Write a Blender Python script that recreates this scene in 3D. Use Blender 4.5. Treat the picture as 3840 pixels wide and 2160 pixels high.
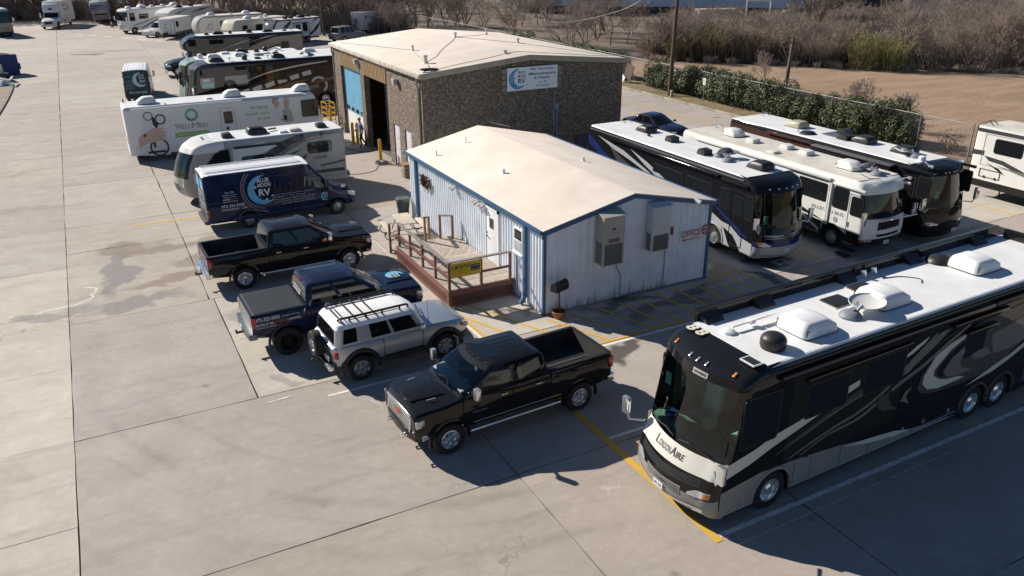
import bpy,bmesh,math,random
import numpy as np
from mathutils import Vector,Matrix
# ------------------------------------------------------------------ scene, camera, light
for _o in list(bpy.data.objects):
    bpy.data.objects.remove(_o,do_unlink=True)
SC=bpy.context.scene
COL=SC.collection
R=math.radians
cam_d=bpy.data.cameras.new('camera')
cam=bpy.data.objects.new('camera',cam_d)
COL.objects.link(cam)
SC.camera=cam
cam_d.sensor_width=36.0
cam_d.lens=28.333
cam_d.clip_start=0.1
cam_d.clip_end=3000.0
_pit,_roll,_yaw=R(23.318),R(-0.286),R(-27.541)
_f=Vector((0,math.cos(_pit),-math.sin(_pit)))
_r=Vector((1,0,0))
_u=Vector((0,math.sin(_pit),math.cos(_pit)))
_r2=math.cos(_roll)*_r+math.sin(_roll)*_u
_u2=-math.sin(_roll)*_r+math.cos(_roll)*_u
_m=Matrix(((_r2.x,_u2.x,-_f.x),(_r2.y,_u2.y,-_f.y),(_r2.z,_u2.z,-_f.z)))
_m=Matrix.Rotation(_yaw,3,'Z')@_m
cam.matrix_world=Matrix.Translation((-12.489,-21.631,11.769))@_m.to_4x4()
SUN_DIR=Vector((0.53,-0.848,0)).normalized()
SUN_EL=R(33.0)
world=bpy.data.worlds.new('World')
SC.world=world
world.use_nodes=True
_wn=world.node_tree.nodes
_bg=_wn['Background']
_sky=_wn.new('ShaderNodeTexSky')
_sky.sky_type='NISHITA'
_sky.sun_disc=False
_sky.sun_elevation=SUN_EL
_to_sun=-SUN_DIR
_sky.sun_rotation=math.atan2(_to_sun.x,_to_sun.y)
_sky.altitude=150
_sky.air_density=1.0
_sky.dust_density=0.0
_sky.ozone_density=6.0
world.node_tree.links.new(_sky.outputs[0],_bg.inputs[0])
_bg.inputs[1].default_value=0.05
sun_d=bpy.data.lights.new('sun','SUN')
sun_d.energy=5.0
sun_d.angle=R(0.53)
sun_d.color=(1.0,0.93,0.82)
sun=bpy.data.objects.new('sun',sun_d)
COL.objects.link(sun)
_L=Vector((SUN_DIR.x*math.cos(SUN_EL),SUN_DIR.y*math.cos(SUN_EL),-math.sin(SUN_EL)))
sun.rotation_euler=_L.to_track_quat('-Z','Y').to_euler()
sun.location=(0,0,60)
SC.view_settings.view_transform='Standard'
SC.view_settings.look='None'
SC.view_settings.gamma=1.0
SC.view_settings.use_curve_mapping=False
SC.view_settings.exposure=0.47
SC.render.engine='CYCLES'
# ------------------------------------------------------------------ materials
MATS={}
def srgb(h):
    h=h.lstrip('#')
    c=[int(h[i:i+2],16)/255.0 for i in (0,2,4)]
    return tuple(x/12.92 if x<=0.04045 else ((x+0.055)/1.055)**2.4 for x in c)
def mat(name,col,rough=0.5,metal=0.0,coat=0.0,var=0.0,vscale=3.0,bump=0.0,bscale=40.0,alpha=1.0,
 trans=0.0,objvar=0.0,spec=0.5,dirt=None,ior=1.45,rvar=0.0):
    """Principled material with optional noise colour variation, dirt colour and fine relief"""
    if name in MATS:
        return MATS[name]
    if isinstance(col,str):
        col=srgb(col)
    m=bpy.data.materials.new(name)
    m.use_nodes=True
    nt=m.node_tree
    b=nt.nodes['Principled BSDF']
    b.inputs['Base Color'].default_value=(*col,1)
    b.inputs['Roughness'].default_value=rough
    b.inputs['Metallic'].default_value=metal
    b.inputs['Coat Weight'].default_value=coat
    b.inputs['Coat Roughness'].default_value=0.03
    b.inputs['Specular IOR Level'].default_value=spec
    b.inputs['Alpha'].default_value=alpha
    b.inputs['Transmission Weight'].default_value=trans
    b.inputs['IOR'].default_value=ior
    tc=None
    if var or bump or dirt or rvar:
        tc=nt.nodes.new('ShaderNodeTexCoord')
    csock=None
    if var or dirt:
        n=nt.nodes.new('ShaderNodeTexNoise')
        n.inputs['Scale'].default_value=vscale
        n.inputs['Detail'].default_value=6
        n.inputs['Roughness'].default_value=0.62
        nt.links.new(tc.outputs['Object'],n.inputs['Vector'])
        mr=nt.nodes.new('ShaderNodeMapRange')
        mr.inputs[1].default_value=0.32
        mr.inputs[2].default_value=0.68
        nt.links.new(n.outputs[0],mr.inputs[0])
        mx=nt.nodes.new('ShaderNodeMix')
        mx.data_type='RGBA'
        d=dirt if dirt else tuple(c*(1-var)for c in col)
        if isinstance(d,str):
            d=srgb(d)
        u=tuple(min(1,c*(1+var*0.6))for c in col)
        mx.inputs[6].default_value=(*d,1)
        mx.inputs[7].default_value=(*u,1)
        nt.links.new(mr.outputs[0],mx.inputs[0])
        csock=mx.outputs[2]
    if objvar:
        oi=nt.nodes.new('ShaderNodeObjectInfo')
        mr2=nt.nodes.new('ShaderNodeMapRange')
        mr2.inputs[3].default_value=1-objvar
        mr2.inputs[4].default_value=1+objvar
        nt.links.new(oi.outputs['Random'],mr2.inputs[0])
        hv=nt.nodes.new('ShaderNodeHueSaturation')
        nt.links.new(mr2.outputs[0],hv.inputs['Value'])
        if csock:
            nt.links.new(csock,hv.inputs['Color'])
        else:
            hv.inputs['Color'].default_value=(*col,1)
        csock=hv.outputs[0]
    if csock:
        nt.links.new(csock,b.inputs['Base Color'])
    if rvar:
        n3=nt.nodes.new('ShaderNodeTexNoise')
        n3.inputs['Scale'].default_value=2.5
        n3.inputs['Detail'].default_value=5
        nt.links.new(tc.outputs['Object'],n3.inputs['Vector'])
        mr3=nt.nodes.new('ShaderNodeMapRange')
        mr3.inputs[1].default_value=0.35
        mr3.inputs[2].default_value=0.7
        mr3.inputs[3].default_value=rough
        mr3.inputs[4].default_value=min(1,rough+rvar)
        nt.links.new(n3.outputs[0],mr3.inputs[0])
        nt.links.new(mr3.outputs[0],b.inputs['Roughness'])
    if bump:
        n2=nt.nodes.new('ShaderNodeTexNoise')
        n2.inputs['Scale'].default_value=bscale
        n2.inputs['Detail'].default_value=4
        nt.links.new(tc.outputs['Object'],n2.inputs['Vector'])
        bp=nt.nodes.new('ShaderNodeBump')
        bp.inputs['Strength'].default_value=bump
        bp.inputs['Distance'].default_value=0.02
        nt.links.new(n2.outputs[0],bp.inputs['Height'])
        nt.links.new(bp.outputs[0],b.inputs['Normal'])
    MATS[name]=m
    return m
def glass_mat(name,tint,body=0.25,gcol=(1,1,1)):
    """thin tinted glazing: transparent tint mixed with mirror reflection by Fresnel"""
    if name in MATS:
        return MATS[name]
    m=bpy.data.materials.new(name)
    m.use_nodes=True
    nt=m.node_tree
    for n in list(nt.nodes):
        nt.nodes.remove(n)
    out=nt.nodes.new('ShaderNodeOutputMaterial')
    tr=nt.nodes.new('ShaderNodeBsdfTransparent')
    tr.inputs[0].default_value=(*tint,1)
    gl=nt.nodes.new('ShaderNodeBsdfGlossy')
    gl.inputs['Roughness'].default_value=0.03
    gl.inputs[0].default_value=(*gcol,1)
    fr=nt.nodes.new('ShaderNodeFresnel')
    fr.inputs[0].default_value=1.55
    mx=nt.nodes.new('ShaderNodeMixShader')
    nt.links.new(fr.outputs[0],mx.inputs[0])
    nt.links.new(tr.outputs[0],mx.inputs[1])
    nt.links.new(gl.outputs[0],mx.inputs[2])
    nt.links.new(mx.outputs[0],out.inputs[0])
    MATS[name]=m
    return m
# ------------------------------------------------------------------ mesh helpers
class MB:
    def __init__(s):
        s.v=[];s.f=[];s.m=[]
    def add(s,vs,fs,mi=0):
        o=len(s.v)
        s.v+=[tuple(p)for p in vs]
        s.f+=[tuple(i+o for i in f)for f in fs]
        s.m+=[mi]*len(fs)
        return s
    def box(s,x0,x1,y0,y1,z0,z1,mi=0):
        vs=[(x,y,z)for z in (z0,z1)for y in (y0,y1)for x in (x0,x1)]
        return s.add(vs,[(0,2,3,1),(4,5,7,6),(0,1,5,4),(2,6,7,3),(0,4,6,2),(1,3,7,5)],mi)
    def obox(s,c,size,rot=(0,0,0),mi=0):
        from mathutils import Euler
        M=Euler(rot).to_matrix()
        hx,hy,hz=size[0]/2,size[1]/2,size[2]/2
        vs=[Vector(c)+M@Vector((x,y,z))for z in (-hz,hz)for y in (-hy,hy)for x in (-hx,hx)]
        return s.add(vs,[(0,2,3,1),(4,5,7,6),(0,1,5,4),(2,6,7,3),(0,4,6,2),(1,3,7,5)],mi)
    def bar(s,p0,p1,w,h=None,mi=0,up=(0,0,1)):
        """rectangular bar between two points"""
        h=h or w
        p0=Vector(p0);p1=Vector(p1)
        d=(p1-p0).normalized()
        u=Vector(up)
        if abs(d.dot(u))>0.98:
            u=Vector((0,1,0))
        a=d.cross(u).normalized()*w/2
        b=a.cross(d).normalized()*h/2
        vs=[p+sa*a+sb*b for p in (p0,p1)for sa,sb in ((-1,-1),(1,-1),(1,1),(-1,1))]
        return s.add(vs,[(3,2,1,0),(4,5,6,7),(0,1,5,4),(1,2,6,5),(2,3,7,6),(3,0,4,7)],mi)
    def cyl(s,p0,p1,r0,r1=None,n=12,mi=0,caps=True):
        r1=r0 if r1 is None else r1
        p0=Vector(p0);p1=Vector(p1)
        d=(p1-p0).normalized()
        u=Vector((0,0,1))if abs(d.z)<0.9 else Vector((1,0,0))
        a=d.cross(u).normalized();b=d.cross(a).normalized()
        vs=[]
        for p,r in ((p0,r0),(p1,r1)):
            for k in range(n):
                t=2*math.pi*k/n
                vs.append(p+r*(math.cos(t)*a+math.sin(t)*b))
        fs=[(k,n+k,n+(k+1)%n,(k+1)%n)for k in range(n)]
        if caps:
            fs+=[tuple(range(n)),tuple(range(2*n-1,n-1,-1))]
        return s.add(vs,fs,mi)
    def tube(s,pts,r,n=8,mi=0):
        pts=[Vector(p)for p in pts]
        rs=r if isinstance(r,(list,tuple))else [r]*len(pts)
        vs=[]
        ref=Vector((0,0,1))
        for i,p in enumerate(pts):
            d=(pts[min(i+1,len(pts)-1)]-pts[max(i-1,0)]).normalized()
            u=ref if abs(d.dot(ref))<0.95 else Vector((0,1,0))
            a=d.cross(u).normalized();b=d.cross(a).normalized()
            for k in range(n):
                t=2*math.pi*k/n
                vs.append(p+rs[i]*(math.cos(t)*a+math.sin(t)*b))
        fs=[]
        for i in range(len(pts)-1):
            for k in range(n):
                fs.append((i*n+k,(i+1)*n+k,(i+1)*n+(k+1)%n,i*n+(k+1)%n))
        fs+=[tuple(range(n)),tuple(range(len(vs)-1,len(vs)-n-1,-1))]
        return s.add(vs,fs,mi)
    def lathe(s,prof,n=24,c=(0,0,0),axis='Z',mi=0):
        """prof: list of (radius, height along axis)"""
        vs=[]
        for r,h in prof:
            for k in range(n):
                t=2*math.pi*k/n
                a,b=r*math.cos(t),r*math.sin(t)
                p={'Z':(a,b,h),'Y':(a,h,b),'X':(h,a,b)}[axis]
                vs.append((p[0]+c[0],p[1]+c[1],p[2]+c[2]))
        fs=[]
        for i in range(len(prof)-1):
            for k in range(n):
                q=(i*n+k,i*n+(k+1)%n,(i+1)*n+(k+1)%n,(i+1)*n+k)
                fs.append(q if axis !='Y' else q[::-1])
        return s.add(vs,fs,mi)
    def prism(s,poly,fn,d0,d1,mi=0):
        """extrude a 2-D polygon: fn(a, b, d) -> point"""
        n=len(poly)
        vs=[fn(a,b,d0)for a,b in poly]+[fn(a,b,d1)for a,b in poly]
        fs=[tuple(range(n-1,-1,-1)),tuple(range(n,2*n))]+[(k,(k+1)%n,n+(k+1)%n,n+k)for k in range(n)]
        return s.add(vs,fs,mi)
    def build(s,name,mats,parent=None,smooth=None,bevel=0.0,bseg=2,fixn=True):
        me=bpy.data.meshes.new(name)
        me.from_pydata([tuple(v)for v in s.v],[],s.f)
        if not isinstance(mats,(list,tuple)):
            mats=[mats]
        for m in mats:
            me.materials.append(m)
        if len(mats)>1:
            me.polygons.foreach_set('material_index',s.m)
        if bevel or fixn:
            bm=bmesh.new()
            bm.from_mesh(me)
            if fixn:
                bmesh.ops.recalc_face_normals(bm,faces=bm.faces)
            if bevel:
                es=[e for e in bm.edges if len(e.link_faces)==2 and e.calc_face_angle(0)>R(28)]
                bmesh.ops.bevel(bm,geom=es,offset=bevel,segments=bseg,affect='EDGES',profile=0.6,clamp_overlap=True)
            bm.to_mesh(me)
            bm.free()
        if smooth is not None or bevel:
            me.shade_smooth()
            me.set_sharp_from_angle(angle=R(smooth if smooth is not None else 40))
        me.update()
        o=bpy.data.objects.new(name,me)
        COL.objects.link(o)
        if parent is not None:
            o.parent=parent
        return o
def tag(o,label=None,cat=None,group=None,kind=None):
    if label:o['label']=label
    if cat:o['category']=cat
    if group:o['group']=group
    if kind:o['kind']=kind
    return o
def thing(name,label,cat,loc=(0,0,0),rz=0.0,group=None):
    o=bpy.data.objects.new(name,None)
    o.empty_display_size=0.3
    COL.objects.link(o)
    o.location=loc
    o.rotation_euler=(0,0,rz)
    return tag(o,label,cat,group)
def copy_obj(o,parent=None,loc=None,rot=None,scale=None):
    c=o.copy()
    COL.objects.link(c)
    c.parent=parent
    if loc is not None:c.location=loc
    if rot is not None:c.rotation_euler=rot
    if scale is not None:c.scale=scale
    return c
def copy_tree(o,parent=None):
    c=o.copy()
    COL.objects.link(c)
    c.parent=parent
    for ch in list(o.children):
        copy_tree(ch,c)
    return c
def catmull(pts,n=8):
    pts=[Vector((*p,0)if len(p)==2 else p)for p in pts]
    P=[2*pts[0]-pts[1]]+pts+[2*pts[-1]-pts[-2]]
    out=[]
    for i in range(1,len(P)-2):
        a,b,c,d=P[i-1],P[i],P[i+1],P[i+2]
        for k in range(n):
            t=k/n
            out.append(0.5*(2*b+(c-a)*t+(2*a-5*b+4*c-d)*t*t+(3*b-a-3*c+d)*t**3))
    out.append(pts[-1])
    return out
_TXT={}
def text_geo(s,bold=0.0,shear=0.0):
    k=(s,bold,shear)
    if k not in _TXT:
        cu=bpy.data.curves.new('lettering','FONT')
        cu.body=s
        cu.offset=bold
        cu.shear=shear
        cu.resolution_u=3
        o=bpy.data.objects.new('lettering',cu)
        me=bpy.data.meshes.new_from_object(o)
        vs=[tuple(v.co)for v in me.vertices]
        fs=[tuple(p.vertices)for p in me.polygons]
        bpy.data.objects.remove(o)
        bpy.data.curves.remove(cu)
        bpy.data.meshes.remove(me)
        xs=[v[0]for v in vs];ys=[v[1]for v in vs]
        _TXT[k]=(vs,fs,min(xs),max(xs),min(ys),max(ys))
    return _TXT[k]
def lettering(parent,items,org,xd,yd,m,name='lettering',off=0.0):
    """items: (string, x, y, height, width or None, align l/c/r, bold, shear) in the plane org + x*xd + y*yd"""
    mb=MB()
    org=Vector(org);xd=Vector(xd).normalized();yd=Vector(yd).normalized()
    nd=xd.cross(yd)
    for it in items:
        s,x,y,h=it[:4]
        w=it[4]if len(it)>4 else None
        al=it[5]if len(it)>5 else 'l'
        bold=it[6]if len(it)>6 else 0.0
        sh=it[7]if len(it)>7 else 0.0
        vs,fs,a,b,c,d=text_geo(s,bold,sh)
        ky=h/max(1e-6,(d-c))
        kx=(w/(b-a))if w else ky
        W=(b-a)*kx
        x0=x-{'l':0,'c':W/2,'r':W}[al]
        mb.add([org+xd*(x0+(v[0]-a)*kx)+yd*(y+(v[1]-c)*ky)+nd*off for v in vs],fs)
    return mb.build(name,m,parent,fixn=False)
def flat(parent,name,pts,org,xd,yd,m,off=0.0):
    mb=MB()
    org=Vector(org);xd=Vector(xd).normalized();yd=Vector(yd).normalized()
    nd=xd.cross(yd)
    mb.add([org+xd*p[0]+yd*p[1]+nd*off for p in pts],[tuple(range(len(pts)))])
    return mb.build(name,m,parent,fixn=False)
def crescent(r,bite=0.82,sx=0.42,sy=0.12,n=20,rot=0.0):
    """outline of a crescent moon opening to the upper right"""
    ri=r*bite;cx,cy=sx*r,sy*r
    d=math.hypot(cx,cy)
    a=(r*r-ri*ri+d*d)/(2*d)
    h=math.sqrt(max(0,r*r-a*a))
    base=math.atan2(cy,cx)
    ang=math.acos(max(-1,min(1,a/r)))
    p=[]
    for k in range(n+1):
        t=base+ang+(2*math.pi-2*ang)*k/n
        p.append((r*math.cos(t),r*math.sin(t)))
    a0=math.atan2(p[-1][1]-cy,p[-1][0]-cx);a1=math.atan2(p[0][1]-cy,p[0][0]-cx)
    while a0<a1:a0+=2*math.pi
    for k in range(1,n):
        t=a0+(a1-a0)*k/n
        p.append((cx+ri*math.cos(t),cy+ri*math.sin(t)))
    c,s_=math.cos(rot),math.sin(rot)
    return [(x*c-y*s_,x*s_+y*c)for x,y in p]
def star(cx,cy,r,n=5):
    return [(cx+(r if k%2==0 else r*0.42)*math.sin(math.pi*k/n),cy+(r if k%2==0 else r*0.42)*math.cos(math.pi*k/n))for k in range(2*n)]
def fan(mb,pts,fn):
    """polygon (maybe concave) triangulated with a tessellator"""
    from mathutils.geometry import tessellate_polygon
    tris=tessellate_polygon([[Vector((p[0],p[1],0))for p in pts]])
    mb.add([fn(*p)for p in pts],[tuple(t)for t in tris])
def flats(parent,name,polys,org,xd,yd,m,off=0.0):
    mb=MB()
    org=Vector(org);xd=Vector(xd).normalized();yd=Vector(yd).normalized()
    nd=xd.cross(yd)
    for pts in polys:
        fan(mb,pts,lambda a,b:org+xd*a+yd*b+nd*off)
    me=mb.build(name,m,parent,fixn=False)
    return me
# ------------------------------------------------------------------ the setting: ground, pavement, paint, field
def concrete_material():
    m=bpy.data.materials.new('concrete_pavement')
    m.use_nodes=True
    nt=m.node_tree;N=nt.nodes;Lk=nt.links.new
    b=N['Principled BSDF']
    geo=N.new('ShaderNodeNewGeometry')
    pos=geo.outputs['Position']
    def noise(scale,detail=4,rough=0.55,vec=None,dist=0.0):
        n=N.new('ShaderNodeTexNoise')
        n.inputs['Scale'].default_value=scale
        n.inputs['Detail'].default_value=detail
        n.inputs['Roughness'].default_value=rough
        n.inputs['Distortion'].default_value=dist
        Lk(vec or pos,n.inputs['Vector'])
        return n.outputs[0]
    def rng(s,a,b_,c=0.0,d=1.0):
        r=N.new('ShaderNodeMapRange')
        for i,v in enumerate((a,b_,c,d)):
            r.inputs[i+1].default_value=v
        Lk(s,r.inputs[0])
        return r.outputs[0]
    def mix(f,a,c,mode='MIX'):
        x=N.new('ShaderNodeMix');x.data_type='RGBA';x.blend_type=mode
        for sock,v in ((x.inputs[0],f),(x.inputs[6],a),(x.inputs[7],c)):
            if isinstance(v,(tuple,float,int)):
                sock.default_value=(*v,1)if isinstance(v,tuple)else v
            else:
                Lk(v,sock)
        return x.outputs[2]
    def math_(op,a,c=None):
        x=N.new('ShaderNodeMath');x.operation=op
        for i,v in enumerate((a,c)):
            if v is None:continue
            if isinstance(v,(int,float)):x.inputs[i].default_value=v
            else:Lk(v,x.inputs[i])
        return x.outputs[0]
    big=rng(noise(0.16,5,0.6),0.35,0.66)
    mid=rng(noise(0.9,5,0.6,dist=0.6),0.3,0.7)
    c=mix(big,(0.412,0.374,0.342),(0.48,0.445,0.403))
    c=mix(math_('MULTIPLY',mid,0.45),c,(0.335,0.297,0.27))
    mp=N.new('ShaderNodeMapping')
    mp.inputs['Scale'].default_value=(0.18,1.4,1)
    mp.inputs['Rotation'].default_value=(0,0,R(8))
    Lk(pos,mp.inputs['Vector'])
    st=rng(noise(1.0,5,0.65,mp.outputs[0]),0.52,0.72)
    c=mix(math_('MULTIPLY',st,0.42),c,(0.24,0.21,0.20))
    oi=N.new('ShaderNodeObjectInfo')
    hv=N.new('ShaderNodeHueSaturation')
    Lk(rng(oi.outputs['Random'],0,1,0.95,1.04),hv.inputs['Value'])
    Lk(c,hv.inputs['Color'])
    c=mix(1.0,hv.outputs[0],oi.outputs['Color'],'MULTIPLY')
    gr=rng(noise(38,3,0.7),0.25,0.75,0.90,1.07)
    mm=N.new('ShaderNodeHueSaturation');Lk(gr,mm.inputs['Value']);Lk(c,mm.inputs['Color']);c=mm.outputs[0]
    spk=rng(noise(9,2,0.5),0.70,0.76)
    c=mix(math_('MULTIPLY',spk,0.35),c,(0.16,0.14,0.125))
    nz=N.new('ShaderNodeTexNoise');nz.inputs['Scale'].default_value=0.55;nz.inputs['Detail'].default_value=4
    Lk(pos,nz.inputs['Vector'])
    vs=N.new('ShaderNodeVectorMath');vs.operation='SUBTRACT';vs.inputs[1].default_value=(0.5,0.5,0.5)
    Lk(nz.outputs['Color'],vs.inputs[0])
    vm=N.new('ShaderNodeVectorMath');vm.operation='SCALE';vm.inputs['Scale'].default_value=3.6
    Lk(vs.outputs[0],vm.inputs[0])
    va=N.new('ShaderNodeVectorMath');va.operation='ADD'
    Lk(pos,va.inputs[0]);Lk(vm.outputs[0],va.inputs[1])
    warped=va.outputs[0]
    def blob(cx,cy,rx,ry,rot,vec=warped,soft=0.35):
        p=N.new('ShaderNodeMapping');p.vector_type='TEXTURE'
        p.inputs['Location'].default_value=(cx,cy,0)
        p.inputs['Rotation'].default_value=(0,0,R(rot))
        p.inputs['Scale'].default_value=(rx,ry,1e4)
        Lk(vec,p.inputs['Vector'])
        l=N.new('ShaderNodeVectorMath');l.operation='LENGTH'
        Lk(p.outputs[0],l.inputs[0])
        return rng(l.outputs['Value'],1.0,1.0-soft)
    brown=(0.22,0.175,0.13)
    grey=(0.20,0.185,0.185)
    wet=None
    for cx,cy,rx,ry,rot,colr,k in (
 (-12.6,11.4,0.6,3.4,-12,grey,0.8),(-12.0,13.8,1.3,1.0,0,brown,0.75),(-10.6,13.2,2.2,0.7,8,brown,0.75),(-9.3,11.0,1.2,0.8,0,brown,0.7),
 (-12.2,7.7,2.2,0.6,4,grey,0.75),(-10.4,9.4,2.4,0.55,14,brown,0.75),(-14.9,8.1,1.5,0.5,0,grey,0.6),
 (-9.2,5.2,0.8,0.9,0,grey,0.45),(-7.6,11.6,1.6,1.8,0,brown,0.4),(-6.4,5.6,1.5,0.8,0,(0.08,0.08,0.08),0.5),
 (-5.5,12.6,3.2,0.5,0,brown,0.4),(-19,29.5,3.2,0.35,4,brown,0.4),(-16.4,22.2,3.5,0.3,0,brown,0.35),
 (-11.4,85.6,2.6,0.9,-20,(0.1,0.085,0.07),0.8),(-9,88,5,1.2,-15,brown,0.35),(-8.9,-0.2,0.5,0.45,0,grey,0.5),
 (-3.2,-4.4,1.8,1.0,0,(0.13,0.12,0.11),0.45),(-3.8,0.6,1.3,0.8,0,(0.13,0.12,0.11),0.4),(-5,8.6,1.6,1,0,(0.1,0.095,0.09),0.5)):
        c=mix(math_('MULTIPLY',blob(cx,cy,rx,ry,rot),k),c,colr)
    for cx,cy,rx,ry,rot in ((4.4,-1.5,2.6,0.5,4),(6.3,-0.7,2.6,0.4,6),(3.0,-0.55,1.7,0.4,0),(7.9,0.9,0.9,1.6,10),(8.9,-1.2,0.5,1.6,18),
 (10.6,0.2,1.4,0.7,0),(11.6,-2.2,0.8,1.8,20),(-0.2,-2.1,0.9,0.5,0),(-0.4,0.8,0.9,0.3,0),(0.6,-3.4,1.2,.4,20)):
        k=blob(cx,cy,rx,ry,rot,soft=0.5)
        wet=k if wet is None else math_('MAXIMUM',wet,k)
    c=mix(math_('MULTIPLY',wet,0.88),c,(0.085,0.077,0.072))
    for cx,cy,rx,ry,rot,k in ((-14.3,8.95,0.8,0.10,35,0.95),(-13.9,9.5,0.4,0.12,70,0.9),(-16.3,8.5,0.35,0.09,-10,0.75),(-8.3,9.7,.12,.16,0,.7),(-8.2,10.3,.3,.06,0,.6),
 (-7.0,-2.4,0.07,0.55,10,0.35),(-3.4,-9.4,0.04,0.4,-20,0.25)):
        c=mix(math_('MULTIPLY',blob(cx,cy,rx,ry,rot,soft=0.6),k),c,(0.72,0.70,0.67))
    tw=N.new('ShaderNodeVectorMath');tw.operation='DISTANCE'
    sx=N.new('ShaderNodeVectorMath');sx.operation='MULTIPLY';sx.inputs[1].default_value=(1,1,0)
    Lk(pos,sx.inputs[0]);Lk(sx.outputs[0],tw.inputs[0])
    tw.inputs[1].default_value=(-2.5,3.0,0)
    rr=math_('ADD',tw.outputs['Value'],math_('MULTIPLY',noise(0.25,2),0.9))
    marks=None
    for r0,w,k in ((12.0,0.26,1.0),(12.75,0.10,0.5),(13.65,0.22,0.7),(10.7,0.16,0.45),(15.0,0.2,0.4),(9.6,0.12,0.3)):
        t=math_('MULTIPLY',rng(math_('ABSOLUTE',math_('SUBTRACT',rr,r0)),w,w*0.15),k)
        marks=t if marks is None else math_('MAXIMUM',marks,t)
    sxyz=N.new('ShaderNodeSeparateXYZ');Lk(pos,sxyz.inputs[0])
    marks=math_('MULTIPLY',marks,math_('MULTIPLY',rng(sxyz.outputs[0],-14.42,-14.38),rng(sxyz.outputs[1],1.0,-1.2)))
    marks=math_('MULTIPLY',marks,rng(noise(0.22,3,0.6),0.36,0.58))
    marks=math_('MULTIPLY',marks,rng(noise(1.7,4,0.7),0.25,0.7,0.35,1.0))
    c=mix(math_('MULTIPLY',marks,0.42),c,(0.13,0.112,0.105))
    vd=N.new('ShaderNodeTexVoronoi');vd.inputs['Scale'].default_value=0.55;vd.inputs['Randomness'].default_value=1.0
    vp=N.new('ShaderNodeVectorMath');vp.operation='SCALE';vp.inputs['Scale'].default_value=.10;Lk(vs.outputs[0],vp.inputs[0])
    vq=N.new('ShaderNodeVectorMath');vq.operation='ADD';Lk(pos,vq.inputs[0]);Lk(vp.outputs[0],vq.inputs[1]);Lk(vq.outputs[0],vd.inputs['Vector'])
    sc_=N.new('ShaderNodeSeparateColor');Lk(vd.outputs['Color'],sc_.inputs[0])
    drip=math_('MULTIPLY',rng(vd.outputs['Distance'],.09,.02),rng(sc_.outputs[0],.55,.8))
    c=mix(math_('MULTIPLY',drip,0.5),c,(0.10,0.09,0.085))
    gr2=rng(noise(4.5,6,0.75),0.30,0.70,0.90,1.07)
    m2=N.new('ShaderNodeHueSaturation');Lk(gr2,m2.inputs['Value']);Lk(c,m2.inputs['Color']);c=m2.outputs[0]
    vo=N.new('ShaderNodeTexVoronoi');vo.feature='DISTANCE_TO_EDGE';vo.inputs['Scale'].default_value=0.16
    Lk(warped,vo.inputs['Vector'])
    cr=rng(vo.outputs['Distance'],0.0030,0.0012)
    cr=math_('MULTIPLY',cr,rng(noise(0.10,2),0.52,0.58))
    c=mix(math_('MULTIPLY',cr,0.4),c,(0.10,0.09,0.08))
    Lk(c,b.inputs['Base Color'])
    Lk(math_('SUBTRACT',rng(mid,0,1,0.78,0.92),math_('MULTIPLY',wet,0.5)),b.inputs['Roughness'])
    bp=N.new('ShaderNodeBump');bp.inputs['Strength'].default_value=0.25;bp.inputs['Distance'].default_value=0.01
    Lk(noise(60,4,0.7),bp.inputs['Height'])
    Lk(bp.outputs[0],b.inputs['Normal'])
    MATS['concrete_pavement']=m
    return m
M_CONC=concrete_material()
def ground_material():
    """bare soil and leaf litter under the woods, dry grass where the field is"""
    m=bpy.data.materials.new('woodland_floor')
    m.use_nodes=True
    nt=m.node_tree;N=nt.nodes;Lk=nt.links.new
    b=N['Principled BSDF']
    geo=N.new('ShaderNodeNewGeometry')
    n=N.new('ShaderNodeTexNoise');n.inputs['Scale'].default_value=0.25;n.inputs['Detail'].default_value=8;n.inputs['Roughness'].default_value=0.7
    Lk(geo.outputs['Position'],n.inputs['Vector'])
    cr=N.new('ShaderNodeValToRGB')
    e=cr.color_ramp.elements
    e[0].position=0.3;e[0].color=(0.085,0.066,0.052,1)
    e[1].position=0.72;e[1].color=(0.21,0.16,0.115,1)
    Lk(n.outputs[0],cr.inputs[0])
    Lk(cr.outputs[0],b.inputs['Base Color'])
    b.inputs['Roughness'].default_value=0.95
    bp=N.new('ShaderNodeBump');bp.inputs['Strength'].default_value=0.6;bp.inputs['Distance'].default_value=0.2
    n2=N.new('ShaderNodeTexNoise');n2.inputs['Scale'].default_value=2.5;n2.inputs['Detail'].default_value=5
    Lk(geo.outputs['Position'],n2.inputs['Vector']);Lk(n2.outputs[0],bp.inputs['Height']);Lk(bp.outputs[0],b.inputs['Normal'])
    return m
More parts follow.
